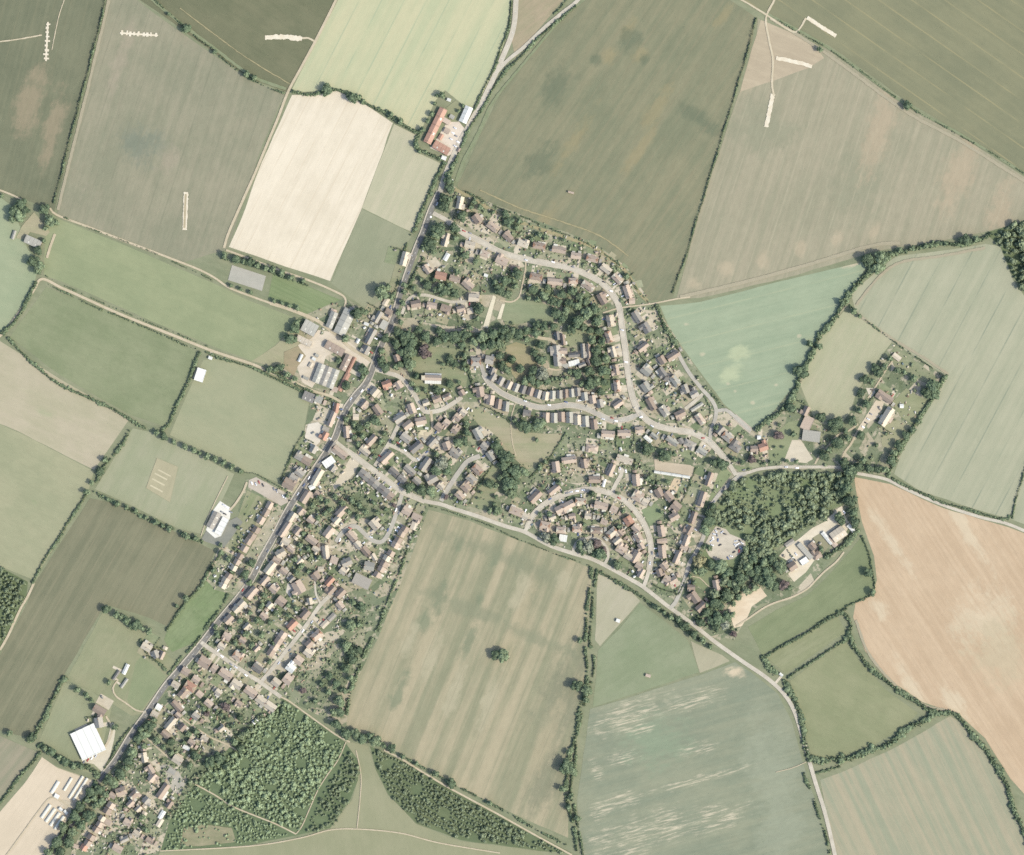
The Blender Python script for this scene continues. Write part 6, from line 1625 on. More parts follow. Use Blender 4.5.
for lab, pts, w, h, gap in (
    ("long straight dark hedge between the two north-west crops", [(108, -20), (104, 8), (88, 72), (72, 132), (60, 180), (54, 203)], 1.7, 3.0, 0),
    ("gappy hedge between the grey crop and olive crop", [(150, -6), (170, 14), (188, 30), (214, 51), (250, 79), (284, 93)], 1.8, 2.2, 0.45),
    ("straggling hedge between the stubble and pale green crop", [(292, 92), (308, 95), (326, 91), (340, 91), (362, 101), (392, 117), (402, 124), (420, 133)], 3.0, 2.8, 0.1),
    ("hedge rounding the roadside farm's western corner", [(420, 132), (416, 146), (424, 152), (440, 160), (445, 163)], 3.0, 2.6, 0.0),
    ("roadside hedge along the tan hay field", [(444, 164), (436, 180), (430, 192), (424, 206), (418, 222), (413, 232)], 3.2, 3.0, 0.1),
    ("roadside hedge below the tan hay field", [(412, 234), (406, 246), (402, 256)], 2.4, 2.4, 0.3),
    ("roadside hedge along the pale green crop", [(512, 2), (508, 30), (502, 46), (494, 68), (486, 84), (477, 104), (472, 112)], 2.0, 2.4, 0.1),
    ("tall hedge on the road's east side at the north", [(576, 6), (560, 20), (542, 34), (524, 54), (508, 68), (498, 82), (488, 98), (480, 112), (471, 126), (464, 140), (458, 154)], 2.4, 2.6, 0.05),
    ("thick hedge east of the main road bend", [(457, 156), (453, 166), (449, 176)], 4.0, 4.0, 0.0),
    ("short hedge in the fallow fork", [(570, -4), (560, 8), (554, 14)], 1.6, 2.4, 0.0),
    ("long thin dark hedge between the dark and tan crops", [(756, 18), (750, 42), (738, 84), (726, 124), (712, 170), (698, 216), (684, 262), (672, 293)], 1.5, 2.6, 0),
    ("sparse low hedge under the tramlined crop", [(770, 16), (800, 33), (830, 50), (870, 78), (905, 104), (950, 130), (1000, 158), (1040, 184)], 1.5, 1.6, 0.5),
    ("ragged hedge north of the sage crop", [(886, 256), (900, 252), (920, 247), (940, 244), (956, 244), (980, 240), (992, 234)], 3.6, 4.0, 0.05),
    ("tall hedge between the mint crop and dry meadow", [(880, 266), (866, 274), (856, 286), (846, 300), (834, 318), (822, 334), (812, 352), (803, 370), (797, 388), (786, 406), (770, 420), (756, 430)], 4.4, 4.5, 0.0),
    ("thin gappy hedge between the sage crop and dry meadow", [(850, 306), (860, 315), (876, 328), (890, 339), (900, 346), (918, 358), (940, 374)], 1.6, 2.0, 0.4),
    ("hedge closing the walled grounds to the south-east", [(944, 378), (938, 390), (928, 404), (918, 420), (908, 436), (900, 450), (893, 466), (888, 476)], 3.0, 3.0, 0.1),
    ("low green hedge along the sage crop's lane edge", [(892, 478), (910, 488), (940, 501), (976, 512), (1004, 519), (1010, 516)], 2.2, 1.8, 0.1),
    ("upright hedge at the eastern picture edge", [(1012, 518), (1016, 500), (1022, 478), (1028, 460)], 1.8, 2.2, 0.0),
    ("hedge between works yard and meadow", [(826, 558), (836, 550), (848, 540), (858, 530)], 4.6, 4.0, 0.0),
    ("dark clipped hedge down the meadow's eastern side", [(862, 536), (868, 552), (872, 570), (875, 584), (872, 594), (856, 602), (846, 606)], 1.8, 2.2, 0.0),
    ("dark straight hedge south of the green meadow", [(846, 608), (834, 616), (814, 628), (794, 640), (776, 650), (764, 657)], 2.6, 2.8, 0.05),
    ("dark straight hedge between strip field and paddock", [(844, 641), (830, 650), (814, 660), (798, 671), (788, 678)], 2.2, 2.6, 0.0),
    ("bushy hedge at the strip field's east end", [(838, 612), (846, 616), (850, 628), (846, 640)], 4.0, 3.4, 0.1),
    ("thick winding hedge along the brown field's edge", [(848, 632), (852, 644), (862, 657), (874, 672), (890, 684), (908, 696), (922, 706), (936, 712), (950, 712), (958, 715)], 3.6, 3.6, 0.0),
    ("bushy hedge along the paddock's southern side", [(932, 714), (920, 722), (904, 732), (890, 742), (872, 750), (856, 756), (838, 760)], 5.0, 4.2, 0.0),
    ("low hedge above the south-east striped field", [(840, 766), (826, 771), (816, 773)], 2.2, 2.0, 0.1),
    ("double hedge along the brown field to the corner", [(958, 716), (968, 728), (978, 742), (988, 754), (998, 768), (1006, 786), (1014, 808), (1022, 828), (1030, 850)], 4.2, 3.8, 0.05),
    ("hedge on the lane's west side by the paddock", [(786, 684), (796, 700), (801, 720), (805, 742), (811, 760)], 4.4, 3.2, 0.05),
    ("scrubby corner hedge below the paddock", [(812, 756), (822, 762), (836, 760), (844, 757)], 6.0, 3.6, 0.0),
    ("scattered lane hedge by the teal crop", [(803, 768), (806, 780), (812, 796), (820, 818), (828, 846), (832, 870)], 2.4, 2.6, 0.5),
    ("bushy hedge at the lane's bend by the hut", [(758, 650), (766, 664), (774, 672), (786, 682)], 4.4, 3.2, 0.2),
    ("long hedge beside the lane south of the estate", [(600, 572), (616, 581), (634, 592), (652, 604), (668, 616), (684, 628), (700, 640)], 2.8, 2.6, 0.1),
    ("thin hedge line beside the big striped field's lane", [(430, 506), (460, 515), (490, 526), (520, 540), (548, 551), (576, 561), (590, 566)], 1.3, 1.4, 0.2),
    ("left line of the double hedge by the striped field", [(592, 568), (589, 590), (587, 616), (585, 640), (587, 660), (586, 690), (580, 710), (574, 740), (569, 764), (566, 790), (570, 812), (575, 836), (578, 860)], 2.8, 3.0, 0.15),
    ("right line of the double hedge by the striped field", [(597, 570), (594, 592), (592, 616), (590, 640), (594, 660), (591, 684), (584, 706), (578, 730), (575, 760), (571, 790), (576, 816), (581, 840), (584, 862)], 2.2, 2.6, 0.2),
    ("sparse hedge along the white plantation path", [(400, 754), (424, 768), (450, 782), (478, 797), (500, 808), (520, 820), (545, 834), (566, 845)], 2.0, 2.2, 0.4),
    ("dark garden hedge along the striped field's west side", [(424, 512), (414, 534), (404, 560), (394, 586), (384, 612), (376, 632), (368, 648)], 2.4, 2.8, 0.15),
    ("ragged hedge from the gardens to the white path", [(366, 650), (356, 676), (350, 696), (346, 714)], 3.2, 3.4, 0.2),
    ("hedge on the upper farm track's field side", [(64, 218), (100, 232), (140, 247), (176, 263), (214, 281)], 1.2, 1.4, 0.6),
    ("hedge on the stony lane's lower side", [(48, 284), (80, 300), (110, 313), (140, 325), (176, 341), (196, 349)], 1.6, 1.8, 0.2),
    ("hedge on the stony lane's upper side", [(46, 276), (70, 288), (110, 306), (160, 327), (208, 346)], 1.2, 1.5, 0.6),
    ("hedge from the white cottage to the yards", [(206, 352), (226, 360), (256, 369), (280, 381), (306, 393)], 2.0, 2.2, 0.1),
    ("thick dark hedge west of the white cottage", [(200, 352), (194, 368), (186, 386), (178, 404), (170, 422), (162, 430)], 2.8, 3.0, 0.0),
    ("hedge along the lane at the west edge", [(36, 282), (30, 296), (22, 310), (12, 324), (2, 334)], 3.0, 3.4, 0.1),
    ("hedge between the dull pasture and dry pasture", [(8, 338), (24, 354), (40, 370), (60, 384), (84, 396), (108, 406), (130, 420), (146, 428)], 2.4, 2.6, 0.1),
    ("hedge south-west of the cricket field", [(130, 430), (122, 444), (112, 458), (102, 470), (96, 482)], 2.6, 2.8, 0.15),
    ("hedge between faded pasture and dark crop", [(86, 494), (74, 514), (60, 536), (46, 558), (36, 576), (32, 582)], 2.2, 2.4, 0.05),
    ("bushy hedge between cricket field and dark crop", [(92, 490), (110, 500), (130, 510), (150, 520), (170, 528), (188, 536), (204, 542)], 2.8, 2.6, 0.15),
    ("hedge between pasture and the high street yards", [(304, 432), (296, 446), (288, 464), (280, 480)], 1.8, 2.2, 0.1),
    ("hedge from the cricket trees to the car park", [(242, 472), (256, 474), (270, 482), (282, 488)], 1.2, 1.6, 0.1),
    ("ragged hedge behind the bright rough meadow", [(222, 552), (212, 566), (200, 586), (188, 600), (178, 614), (166, 630)], 2.4, 2.6, 0.1),
    ("roadside hedge of the bright rough meadow", [(228, 594), (222, 606), (208, 626), (196, 642), (186, 654)], 2.4, 2.6, 0.2),
    ("clipped hedge above the pony paddock", [(140, 640), (148, 654), (158, 662), (166, 670)], 2.0, 2.0, 0.1),
    ("short clipped hedge by the paddock gate", [(182, 656), (176, 664), (168, 674)], 2.0, 2.0, 0.0),
    ("thick dark hedge west of the warehouse plot", [(64, 677), (58, 690), (50, 706), (42, 722), (36, 734), (30, 742)], 3.6, 3.6, 0.0),
    ("hedge between the grey green field and sandy ground", [(40, 752), (28, 768), (14, 784), (2, 800), (-10, 812)], 2.6, 2.8, 0.0),
    ("hedge between the warehouse and nursery", [(40, 745), (56, 756), (72, 764), (88, 768), (100, 776)], 4.4, 3.6, 0.0),
    ("clipped roadside hedge by the warehouse", [(130, 728), (120, 742), (112, 756), (104, 768)], 2.0, 2.2, 0.0),
    ("roadside hedge of the southern nursery", [(96, 782), (84, 800), (70, 822), (54, 846), (46, 862)], 4.0, 4.0, 0.0),
    ("hedge on the field side of the orchard", [(222, 258), (240, 262), (266, 270), (290, 280), (308, 286)], 2.0, 2.2, 0.3),
    ("hedge along the farm yard's southern lane", [(262, 368), (280, 376), (296, 384), (312, 392)], 2.2, 2.2, 0.2),
    ("hedge between estate gardens and dark crop", [(464, 190), (490, 204), (516, 214), (546, 227), (580, 240), (606, 255), (624, 270), (638, 290), (648, 302)], 1.4, 1.8, 0.3),
    ("hedge between the loop gardens and mint crop", [(656, 306), (662, 320), (670, 334), (677, 348)], 3.4, 3.2, 0.1),
    ("spotty hedge along the loop by the mint crop", [(712, 395), (718, 400), (724, 405)], 2.0, 2.0, 0.3),
    ("curved clipped hedge on the loop's inner bend", [(704, 396), (710, 406), (710, 414), (706, 422)], 1.4, 1.8, 0.0),
    ("long hedge behind the crescent's eastern houses", [(696, 468), (690, 482), (686, 494), (678, 508), (672, 520)], 1.6, 2.0, 0.05),
    ("tall hedge along the link road's west verge", [(690, 572), (684, 584), (678, 594), (672, 592), (660, 588), (652, 584)], 1.3, 1.8, 0.0),
    ("hedge between green and cul-de-sac", [(494, 462), (486, 474), (478, 488), (470, 504)], 1.6, 2.2, 0.0),
    ("dark hedge below the close's back gardens", [(481, 405), (492, 410), (504, 417), (510, 422)], 1.6, 2.2, 0.1),
    ("hedge along the churchyard's east side", [(464, 352), (468, 366), (471, 380), (474, 394)], 2.2, 2.6, 0.1),
    ("hedge between the green and the crescent gardens", [(566, 433), (558, 446), (548, 460), (538, 470), (530, 478)], 1.8, 2.2, 0.1),
    ("evergreen screen beside the wood yard drive", [(696, 620), (704, 616), (712, 609), (718, 602)], 6.0, 4.2, 0.0),
    ("garden hedge south of the pub", [(400, 272), (397, 284), (393, 296)], 1.6, 2.0, 0.2),
    ("dark hedge east of the upper main street", [(424, 258), (416, 272), (408, 288)], 2.4, 2.8, 0.1),
):
    hedge(lab, pts, w, h, gap)

# garden hedges run back from the sides of the houses
GH = 0
for x, y, l, w, adeg, code, lab, d, q, rw in HOUSES:
    if code not in "dsStbL" or GH >= 190:
        continue
    a = R(adeg)
    fx, fy = math.sin(a), math.cos(a)
    ux, uy = math.cos(a), -math.sin(a)
    rr = random.Random(int(x * 3 + y * 9))
    side = l / 2 + (0.2 if code == "t" else 1.0)
    sg = 1
    for lo, hi, back in ((0.5, rr.uniform(9, 15), True),):
        ln = []
        for k in range(int(hi)):
            px, py = x + ux * side * sg - fx * (w * lo + k), y + uy * side * sg - fy * (w * lo + k)
            if occ(px, py, 3):
                break
            ln.append((px, py))
        if len(ln) > 5 and ", " in lab:
            short = lab.split(", ", 1)[1]
            hl = "thin hedge behind the house %s" % short
            if len(hl.split()) > 16:
                hl = hl.replace("thin hedge", "hedge")
            hedge(hl, [ln[0], ln[len(ln) // 2], ln[-1]], 1.25, 2.2, 0.0, "garden boundary hedges", "garden_hedge", SHRUBM, "hedge")
            GH += 1
print("GARDEN HEDGES", GH)

# ------------------------------------------------------------------ woods read as one mass each
def wood(name, label, poly, spacing, rlo, rhi, mat, seed, lines=None, keep=lambda x, y: True, hf=1.0, big=0.0):
    rng = np.random.default_rng(seed)
    xs, ys = [p[0] for p in poly], [p[1] for p in poly]
    out = []
    ang = R(lines or 0)
    cx, cy = sum(xs) / len(xs), sum(ys) / len(ys)
    ext = max(max(xs) - min(xs), max(ys) - min(ys))
    n = int(ext / spacing) + 2
    for i in range(-n, n):
        for j in range(-n, n):
            jx, jy = rng.uniform(-.45, .45, 2) * spacing * (0.55 if lines else 1)
            u, v = i * spacing * (.8 if lines else 1) + jx, j * spacing * (1.15 if lines else 1) + jy
            x, y = cx + u * math.cos(ang) - v * math.sin(ang), cy + u * math.sin(ang) + v * math.cos(ang)
            if not inside(poly, x, y) or occ(x, y, 1) or not keep(x, y):
                continue
            if math.sin(x * .11 + seed) * math.sin(y * .13 + seed * 2) > 0.80:
                continue
            r = min(rhi * 1.2, rlo * .75 + rng.exponential((rhi - rlo) * .55)) * S
            if big and rng.random() < big:
                r = rng.uniform(rhi * 1.15, rhi * 1.6) * S
            if name == "valley_wood" and ((x - 764) / 34) ** 2 + ((y - 497) / 17) ** 2 < 1:
                r *= .62
            X, Y, _ = W(x, y)
            out.append((X, Y, r * 0.9 * hf + 0.4, r, 0.95 * hf))
    o = link(name, scatter_mesh(name, out, mat, WOODT, rng))
    tag(o, label, "wood", kind="stuff")


PLANT_A = [(284, 700), (312, 720), (345, 744), (338, 762), (326, 778), (316, 796), (308, 815), (300, 830), (276, 822), (250, 812), (230, 803), (205, 788), (196, 781), (222, 757), (240, 752), (262, 716)]
PLANT_B = [(348, 744), (358, 760), (358, 778), (350, 800), (334, 826), (304, 834), (316, 808), (326, 788), (340, 768)]
PLANT_C = [(194, 786), (214, 797), (250, 815), (292, 834), (250, 844), (165, 850), (172, 822), (182, 800)]
PLANT_D = [(372, 748), (384, 752), (416, 770), (446, 788), (470, 801), (512, 824), (566, 853), (540, 850), (462, 838), (420, 823), (392, 796), (380, 772)]
wood("young_plantation", "mixed young plantation filling the wedge south of the side street", PLANT_A, 3.2, 1.5, 2.8, WOODM2, 3, hf=.66, big=.05)
wood("young_plantation", "narrow curved plantation strip beside the lawn's western edge", PLANT_B, 3.6, 1.7, 2.8, WOODM, 4, hf=.85)
wood("young_plantation", "dense bright plantation below the tan ride", PLANT_C, 3.3, 1.5, 2.4, WOODM2, 5, hf=.7, keep=lambda x, y: not (185 < x < 235 and y > 826 and int(x * 5 + y * 3) % 5 > 0))
wood("young_plantation", "tapering plantation of planted rows along the white path", PLANT_D, 3.7, 1.9, 2.9, WOODM, 6, lines=28, hf=.8)
wood("valley_wood", "scrubby valley wood between the east road and works yard", [(712, 512), (722, 494), (740, 478), (790, 471), (842, 473), (850, 496), (834, 512), (800, 532), (780, 546), (768, 560), (752, 590), (736, 600), (716, 606), (706, 596), (724, 580), (742, 562), (748, 540), (730, 530), (714, 526)], 3.3, 1.7, 4.0, WOODM, 7, hf=.78, big=.08,
     keep=lambda x, y: not (((x - 758) / 26) ** 2 + ((y - 498) / 13) ** 2 < 1 and (int(x * 7 + y * 3) % 5 > 3)) and not ((x - 728) ** 2 + (y - 545) ** 2 < 330))
wood("edge_wood", "dense dark wood cut by the western edge", [(-40, 550), (0, 568), (27, 582), (24, 604), (0, 650), (-40, 690)], 3.6, 2.0, 3.2, WOODM, 8)
wood("edge_wood", "dark broadleaf wood at the north-east edge", [(988, 238), (1006, 226), (1030, 220), (1070, 226), (1070, 304), (1024, 292), (1011, 274), (1002, 248)], 4.6, 2.4, 4.2, WOODM, 9, big=.1)
wood("scrub_belt", "wooded belt between bottom gardens and plantation", [(180, 790), (200, 772), (226, 748), (262, 712), (266, 716), (240, 748), (222, 758), (192, 786), (176, 812), (166, 822)], 4.6, 2.4, 4.2, WOODM, 10)

# ------------------------------------------------------------------ garden shrubs: nobody could count them
rng = np.random.default_rng(77)
sh, sh2 = [], []
ZONES = [(V_NORTH, 0.024), (V_SOUTH, 0.042), (V_WEST, 0.030), (V_FARM, 0.025), (V_EAST, 0.018),
         ([(315, 495), (345, 470), (395, 505), (365, 520), (330, 545), (300, 580), (270, 600), (240, 640), (225, 640), (262, 585), (290, 540)], 0.06),
         ([(368, 600), (345, 690), (300, 690), (290, 670), (330, 640), (345, 600)], 0.06),
         ([(180, 700), (215, 690), (270, 712), (225, 752), (195, 782), (170, 760)], 0.05),
         ([(120, 770), (190, 760), (180, 800), (165, 830), (130, 855), (85, 855)], 0.05),
         ([(450, 185), (620, 265), (640, 300), (600, 275), (520, 248), (460, 220)], 0.05),
         ([(480, 260), (520, 275), (600, 300), (605, 320), (560, 300), (500, 290), (470, 275)], 0.04),
         ([(625, 300), (660, 310), (690, 400), (660, 400), (630, 360)], 0.035),
         ([(560, 430), (640, 445), (690, 480), (650, 560), (600, 520), (540, 520), (525, 480)], 0.03)]
NOSH = [[(470, 412), (500, 418), (548, 434), (560, 436), (536, 466), (506, 446)], [(506, 344), (534, 346), (535, 382), (512, 380)], [(506, 298), (552, 304), (556, 322), (504, 322)],
        [(640, 510), (657, 502), (666, 515), (650, 528)], [(404, 372), (464, 372), (464, 392), (404, 386)], [(709, 536), (716, 526), (745, 540), (745, 550), (717, 562)], [(790, 438), (802, 438), (814, 460), (782, 462)],
        [(768, 440), (800, 420), (790, 462)], [(249, 478), (290, 494), (282, 508), (246, 490)], [(200, 500), (246, 508), (224, 550), (198, 542)], [(300, 420), (324, 420), (322, 448), (300, 444)], [(296, 340), (372, 330), (372, 370), (312, 390), (284, 376)],
        [(786, 548), (846, 504), (850, 530), (794, 584)], [(728, 608), (756, 580), (768, 596), (742, 628)], [(866, 386), (884, 402), (862, 434), (856, 428)], [(483, 295), (506, 295), (504, 328), (482, 328)], [(430, 100), (470, 100), (462, 156), (426, 152)], [(652, 458), (695, 464), (692, 480), (654, 476)], [(332, 490), (348, 460), (362, 462), (350, 480)]]
for poly, dens in ZONES:
    xs, ys = [p[0] for p in poly], [p[1] for p in poly]
    n = int((max(xs) - min(xs)) * (max(ys) - min(ys)) * dens)
    for _ in range(n):
        x, y = rng.uniform(min(xs), max(xs)), rng.uniform(min(ys), max(ys))
        if not inside(poly, x, y) or occ(x, y, 3) or any(inside(q, x, y) for q in NOSH):
            continue
        if occ(x + .8, y, 3) or occ(x - .8, y, 3):
            continue
        if rng.random() < .25:
            continue
        r = min(2.6, 0.6 + rng.exponential(0.55)) * S
        X, Y, _z = W(x, y)
        (sh if r > 1.5 else sh2).append((X, Y, r * 0.55, r, rng.uniform(.7, 1.15)))
print("SHRUBS", len(sh), len(sh2))
tag(link("garden_shrubs", scatter_mesh("garden_shrubs", sh, SHRUBM, WOODT, rng)), "countless rounded shrubs and young trees in the village gardens", "shrubs", kind="stuff")
tag(link("garden_bushes", scatter_mesh("garden_bushes", sh2, SHRUBM, CLUMP, rng)), "countless small bushes and flower clumps in the village gardens", "bushes", kind="stuff")

# garden clutter: greenhouses, trampolines, heaps, tables and cold frames beyond counting
cm, ct, cb = newmat("garden_clutter_mixed")
cg = N(ct, "ShaderNodeNewGeometry")
cr = N(ct, "ShaderNodeValToRGB")
cr.color_ramp.interpolation = 'CONSTANT'
for k, (p, col) in enumerate(((0.0, (226, 214, 194)), (0.22, (240, 234, 222)), (0.36, (196, 170, 148)), (0.52, (150, 128, 112)), (0.66, (206, 200, 190)), (0.80, (232, 220, 200)), (0.90, (110, 112, 112)), (0.96, (130, 150, 160)))):
    el = cr.color_ramp.elements[k] if k < 2 else cr.color_ramp.elements.new(p)
    el.position, el.color = p, alb(col)
ct.links.new(cg.outputs["Random Per Island"], cr.inputs[0])
ct.links.new(cr.outputs[0], cb.inputs["Base Color"])
rng = np.random.default_rng(99)
CV, CF, CS, co_ = [], [], [], 0
for poly, dens in ZONES:
    xs, ys = [p[0] for p in poly], [p[1] for p in poly]
    for _ in range(int((max(xs) - min(xs)) * (max(ys) - min(ys)) * 0.016)):
        x, y = rng.uniform(min(xs), max(xs)), rng.uniform(min(ys), max(ys))
        if not inside(poly, x, y) or occ(x, y, 7) or any(inside(q, x, y) for q in NOSH):
            continue
        near = min((h[0] - x) ** 2 + (h[1] - y) ** 2 for h in HOUSES)
        if near > 18 ** 2:
            continue
        X, Y, _z = W(x, y)
        hx, hy, hz = rng.uniform(.5, 1.9), rng.uniform(.4, 1.1), rng.uniform(.4, 1.9)
        an = rng.uniform(0, 3.14)
        c, s = math.cos(an), math.sin(an)
        vs = [(X + ax * hx * c - ay * hy * s, Y + ax * hx * s + ay * hy * c, z) for z in (0, hz) for ax, ay in ((-1, -1), (1, -1), (1, 1), (-1, 1))] + [(X - hx * .9 * c, Y - hx * .9 * s, hz * 1.25), (X + hx * .9 * c, Y + hx * .9 * s, hz * 1.25)]
        CV += vs
        for f in ((0, 1, 5, 4), (1, 2, 6, 9, 5), (2, 3, 7, 6), (3, 0, 4, 8, 7), (4, 5, 9, 8), (6, 7, 8, 9)):
            CF += [i + co_ for i in f]
            CS.append(len(f))
        co_ += 10
print("CLUTTER", len(CV) // 10)
tag(link("garden_clutter", mesh_np("garden_clutter", np.array(CV), np.array(CF), np.array(CS), cm)), "scattered cold frames, heaps, tables and play things in the village gardens", "garden clutter", kind="stuff")
# ================================================================== cars and garden sheds
def carmat(name, c):
    m, t, b = newmat("car_paint_" + name)
    b.inputs["Base Color"].default_value = c
    b.inputs["Roughness"].default_value = 0.35
    b.inputs["Specular IOR Level"].default_value = 0.5
    return m


PAINT = {"white": carmat("white", (.8, .8, .78, 1)), "silver": carmat("silver", (.42, .44, .46, 1)), "black": carmat("black", (.02, .02, .022, 1)), "red": carmat("red", (.26, .045, .035, 1)), "blue": carmat("blue", (.07, .10, .19, 1)), "grey": carmat("grey", (.14, .15, .16, 1))}
RUBBER = carmat("tyre_rubber", (.02, .02, .02, 1))


def car_body(col):
    prof = [(-2.1, .35), (2.1, .35), (2.15, .75), (1.1, .92), (.55, 1.0), (-1.75, 1.0), (-2.12, .9)]
    m = MB()
    n = len(prof)
    vs = [(x, -.86 if z < .9 else -.82, z) for x, z in prof] + [(x, .86 if z < .9 else .82, z) for x, z in prof]
    m.add(vs, [tuple(range(n)), tuple(range(2 * n - 1, n - 1, -1))] + [(k, k + n, (k + 1) % n + n, (k + 1) % n) for k in range(n)])
    m.add([(-1.35, -.66, 1.40), (.05, -.66, 1.42), (.05, .66, 1.42), (-1.35, .66, 1.40), (-1.38, -.68, 1.33), (.1, -.68, 1.35), (.1, .68, 1.35), (-1.38, .68, 1.33)], [(0, 1, 2, 3), (0, 4, 5, 1), (1, 5, 6, 2), (2, 6, 7, 3), (3, 7, 4, 0)])
    return m.mesh("body", PAINT[col])


def car_glass():
    return MB().add([(-1.72, -.78, 1.002), (.62, -.78, 1.002), (.62, .78, 1.002), (-1.72, .78, 1.002), (-1.36, -.66, 1.38), (.04, -.66, 1.40), (.04, .66, 1.40), (-1.36, .66, 1.38)],
                    [(0, 1, 5, 4), (1, 2, 6, 5), (2, 3, 7, 6), (3, 0, 4, 7), (4, 5, 6, 7)]).mesh("windows", glass)


def wheel():
    m = MB()
    vs = [(.32 * math.cos(k * .6283), sy, .32 * math.sin(k * .6283)) for sy in (-.1, .1) for k in range(10)]
    return m.add(vs, [tuple(range(10)), tuple(range(19, 9, -1))] + [(k, k + 10, (k + 1) % 10 + 10, (k + 1) % 10) for k in range(10)]).mesh("wheel", RUBBER)


def car(x, y, ang, col, label, group, z=0.45):
    root = bpy.data.objects.new("parked_car", None)
    COL.objects.link(root)
    root.location = W(x, y, z)
    root.rotation_euler = (0, 0, R(-ang))
    tag(root, label, "car", group)
    link("body", proto(("car", col), lambda: car_body(col)), None, root)
    link("windows", proto(("carg",), car_glass), None, root)
    for wx in (-1.35, 1.35):
        for wy in (-.8, .8):
            o = link("wheel", proto(("carw",), wheel), None, root)
            o.location = (wx, wy, .32)


def cars(phrase, axis, s, ang, z=0.45):
    its = []
    for k in s.split():
        a = k.split(",")
        its.append((float(a[0]), float(a[1]), a[2], float(a[3]) if len(a) > 3 else ang))
    word, key = AX[axis]
    its.sort(key=key)
    for i, (x, y, col, an) in enumerate(its):
        car(x, y, an, col, "%s car, %s from the %s %s" % (col, ORD[i], word, phrase) if len(its) > 1 else "%s car %s" % (col, phrase), "cars " + phrase, z)


cars("on the upper main street", "N", "423.5,250,white 409,273,grey 452,181,white,-70 437,204,silver", -64)
cars("along the high street", "N", "362,391,white,-50 351,399,silver 320,462,grey 315,470,blue 309,478,white 304,485,blue 298,494,silver 268,551,grey 257,568,silver 243,590,red 230,606,black 170,684,grey", -56)
cars("in the allotment car park", "W", "252,483,white 256,484,silver 259,482,red 263,485,black 274,489,grey 277,491,silver 283,496,white 285,497,silver", 62, 0.25)
cars("at the village hall", "N", "224,505,silver 227,507,white 222,512,grey 225,514,black 231,512,grey", 28, 0.25)
cars("along the estate road", "W", "464,231,red 470,233,grey 526,260,silver 553,262,white 573,267,grey 604,282,black 611,291,white 622,330,silver 626,362,white 641,417,white,-20 652,426,silver,30", 20)
cars("along the grey close", "W", "525,401,silver 549,405,white 566,402,blue 603,419,silver 612,418,red 616,421,white 489,377,grey", 15)
cars("along the crescent", "W", "529,520,black 550,499,blue,-30 567,493,grey,-15 571,492,silver,-10 577,491,white,-5 583,490,white 619,498,red,30 626,471,white,80 620,468,silver,80 652,553,grey,88 650,563,silver,95", 0)
cars("in the brick courts close", "W", "380,456,red 391,441,grey 398,443,red 405,450,white 418,459,silver 427,452,blue,-30", 40)
cars("around the southern close", "W", "399,513,grey 388,530,blue 396,510,white 371,537,silver,20 350,528,red,30 340,540,white", -70)
cars("along the back street", "N", "324,620,red,40 312,622,silver 303,631,white 290,650,grey 279,663,silver", -52)
cars("on the side street", "W", "222,656,white 236,667,silver 246,675,white 231,664,grey", 36)
cars("on the east side roads", "N", "703,438,red 724,488,black,-52 714,502,grey,-60 728,463,red,55 744,470,grey,-15 786,467,silver,0 797,468,white,0 692,586,red,-70", 0)
cars("at the roadside farm", "N", "455,128,silver 453,133,white 456,136,grey 451,139,silver 458,142,white 455,146,silver 449,150,grey", 30, 0.25)
cars("in the walled house court", "N", "871,414,grey 868,419,silver 866,423,black 863,427,white", 30, 0.25)
cars("in the works yard", "W", "791,556,grey 793,558,white 795,560,black 796,554,silver 844,512,white 840,516,silver", 50, 0.25)
cars("at the warehouse dock", "W", "84,762,grey 88,760,red 92,758,white 96,756,silver", -60, 0.25)
rr = random.Random(4)
YD = ((716, 531), (717, 535), (714, 534), (713, 538), (711, 541), (719, 529), (718, 540), (722, 532), (725, 534), (736, 541), (738, 544), (740, 541), (742, 543), (735, 545), (737, 548), (734, 552), (731, 556), (728, 558), (739, 551), (741, 548), (712, 545), (720, 545))
for x, y in YD:
    col = rr.choice(("white", "silver", "silver", "red", "blue", "grey", "black"))
    car(x, y, rr.uniform(0, 180), col, "%s scrap car dumped in the gravel breaker's yard in the wood" % col, "scrap cars in the breaker's yard", 0.25)

# cars left in front of the houses
rr2 = random.Random(31)
NC = 0
for x, y, l, w, adeg, code, lab, d, q, rw in list(HOUSES):
    if code not in "dsStbL" or ", " not in lab or q is None or not 6 < d < 14 or NC >= 120 or rr2.random() < .35:
        continue
    a = R(adeg)
    fx, fy = math.sin(a), math.cos(a)
    o = rr2.uniform(-.4, .4) * l
    px, py = x + fx * (w / 2 + 2.2) + math.cos(a) * o, y + fy * (w / 2 + 2.2) - math.sin(a) * o
    if occ(px, py, 3):
        continue
    col = rr2.choice(("white", "silver", "silver", "grey", "grey", "black", "blue", "white", "silver", "red"))
    car(px, py, adeg + 90 if False else -math.degrees(math.atan2(-fy, fx)) + rr2.uniform(-8, 8), col, "%s car outside the house %s" % (col, lab.split(", ", 1)[1]), "cars outside the houses", 0.29)
    NC += 1
print("FRONT CARS", NC)

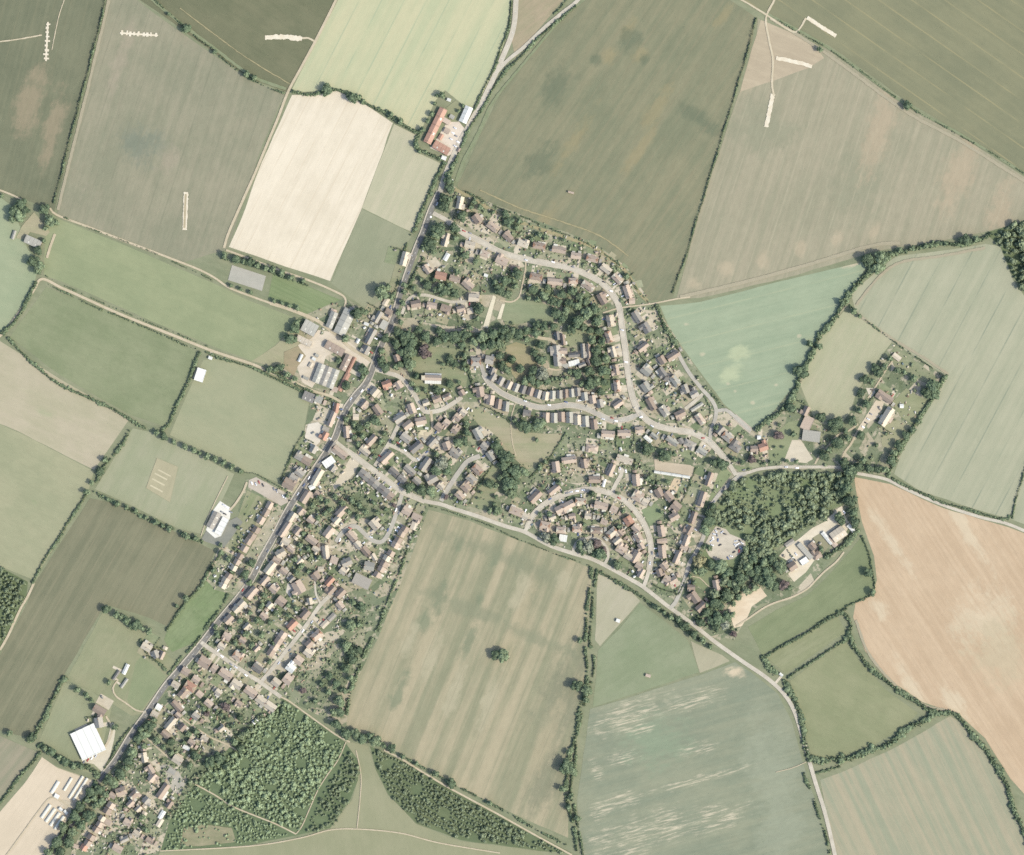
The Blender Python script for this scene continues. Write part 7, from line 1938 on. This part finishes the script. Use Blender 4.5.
# garages at the sides of the houses
NG = 0
for x, y, l, w, adeg, code, lab, d, q, rw in list(HOUSES):
    if code not in "dsSbL" or ", " not in lab:
        continue
    rr = random.Random(int(x * 29 + y * 3))
    if rr.random() < .3:
        continue
    a = R(adeg)
    fx, fy = math.sin(a), math.cos(a)
    ux, uy = math.cos(a), -math.sin(a)
    for sg in (1, -1):
        gx, gy = x + ux * sg * (l / 2 + 2.4) - fx * rr.uniform(-1, 3), y + uy * sg * (l / 2 + 2.4) - fy * rr.uniform(-1, 3)
        if any(occ(gx + dx, gy + dy, 3) for dx, dy in ((0, 0), (1.6, 0), (-1.6, 0), (0, 1.6), (0, -1.6))):
            continue
        col = rr.choice("ctpcbg")
        build("%s garage beside the house %s" % ({"c": "pale", "t": "tan", "p": "pink", "b": "brown", "g": "grey"}[col], lab.split(", ", 1)[1]), "garages beside the houses", gx, gy, rr.uniform(2.6, 3.4), rr.uniform(4, 5.2), -adeg, "x", col, NG)
        NG += 1
        break
print("GARAGES", NG)

# one little shed in many of the back gardens
SHED = 0
for x, y, l, w, adeg, code, lab, d, q, rw in list(HOUSES):
    if code not in "dsStbL" or ", " not in lab or SHED >= 230:
        continue
    rr = random.Random(int(x * 13 + y * 5))
    if rr.random() < 0.22:
        continue
    a = R(adeg)
    fx, fy = math.sin(a), math.cos(a)
    ux, uy = math.cos(a), -math.sin(a)
    for k in range(6):
        t, o = w / 2 + rr.uniform(4, 9), rr.uniform(-.5, .5) * l
        px, py = x - fx * t + ux * o, y - fy * t + uy * o
        if not occ(px, py, 3) and not occ(px + 1.5, py, 3) and not occ(px - 1.5, py, 3) and not occ(px, py + 1.5, 3) and not occ(px, py - 1.5, 3):
            short = lab.split(", ", 1)[1]
            col = rr.choice("cttcpgw")
            sl = "%s shed behind the house %s" % ({"w": "white", "c": "grey", "t": "tan", "p": "pink", "g": "dark"}[col], short)
            build(sl, "garden sheds", px, py, rr.uniform(2.2, 3.4), rr.uniform(1.8, 2.4), adeg + rr.choice((0, 90)), "x", col, SHED)
            SHED += 1
            break
print("SHEDS", SHED, "BUILDINGS", len(HOUSES))
for o in bpy.data.objects:
    if o.parent is None and o.name.startswith("outbuilding"):
        if o.get("group") == "garden sheds":
            o.name = "garden_shed"
            o["category"] = "shed"
        elif o.get("group") == "garages beside the houses":
            o.name = "garage"
            o["category"] = "garage"
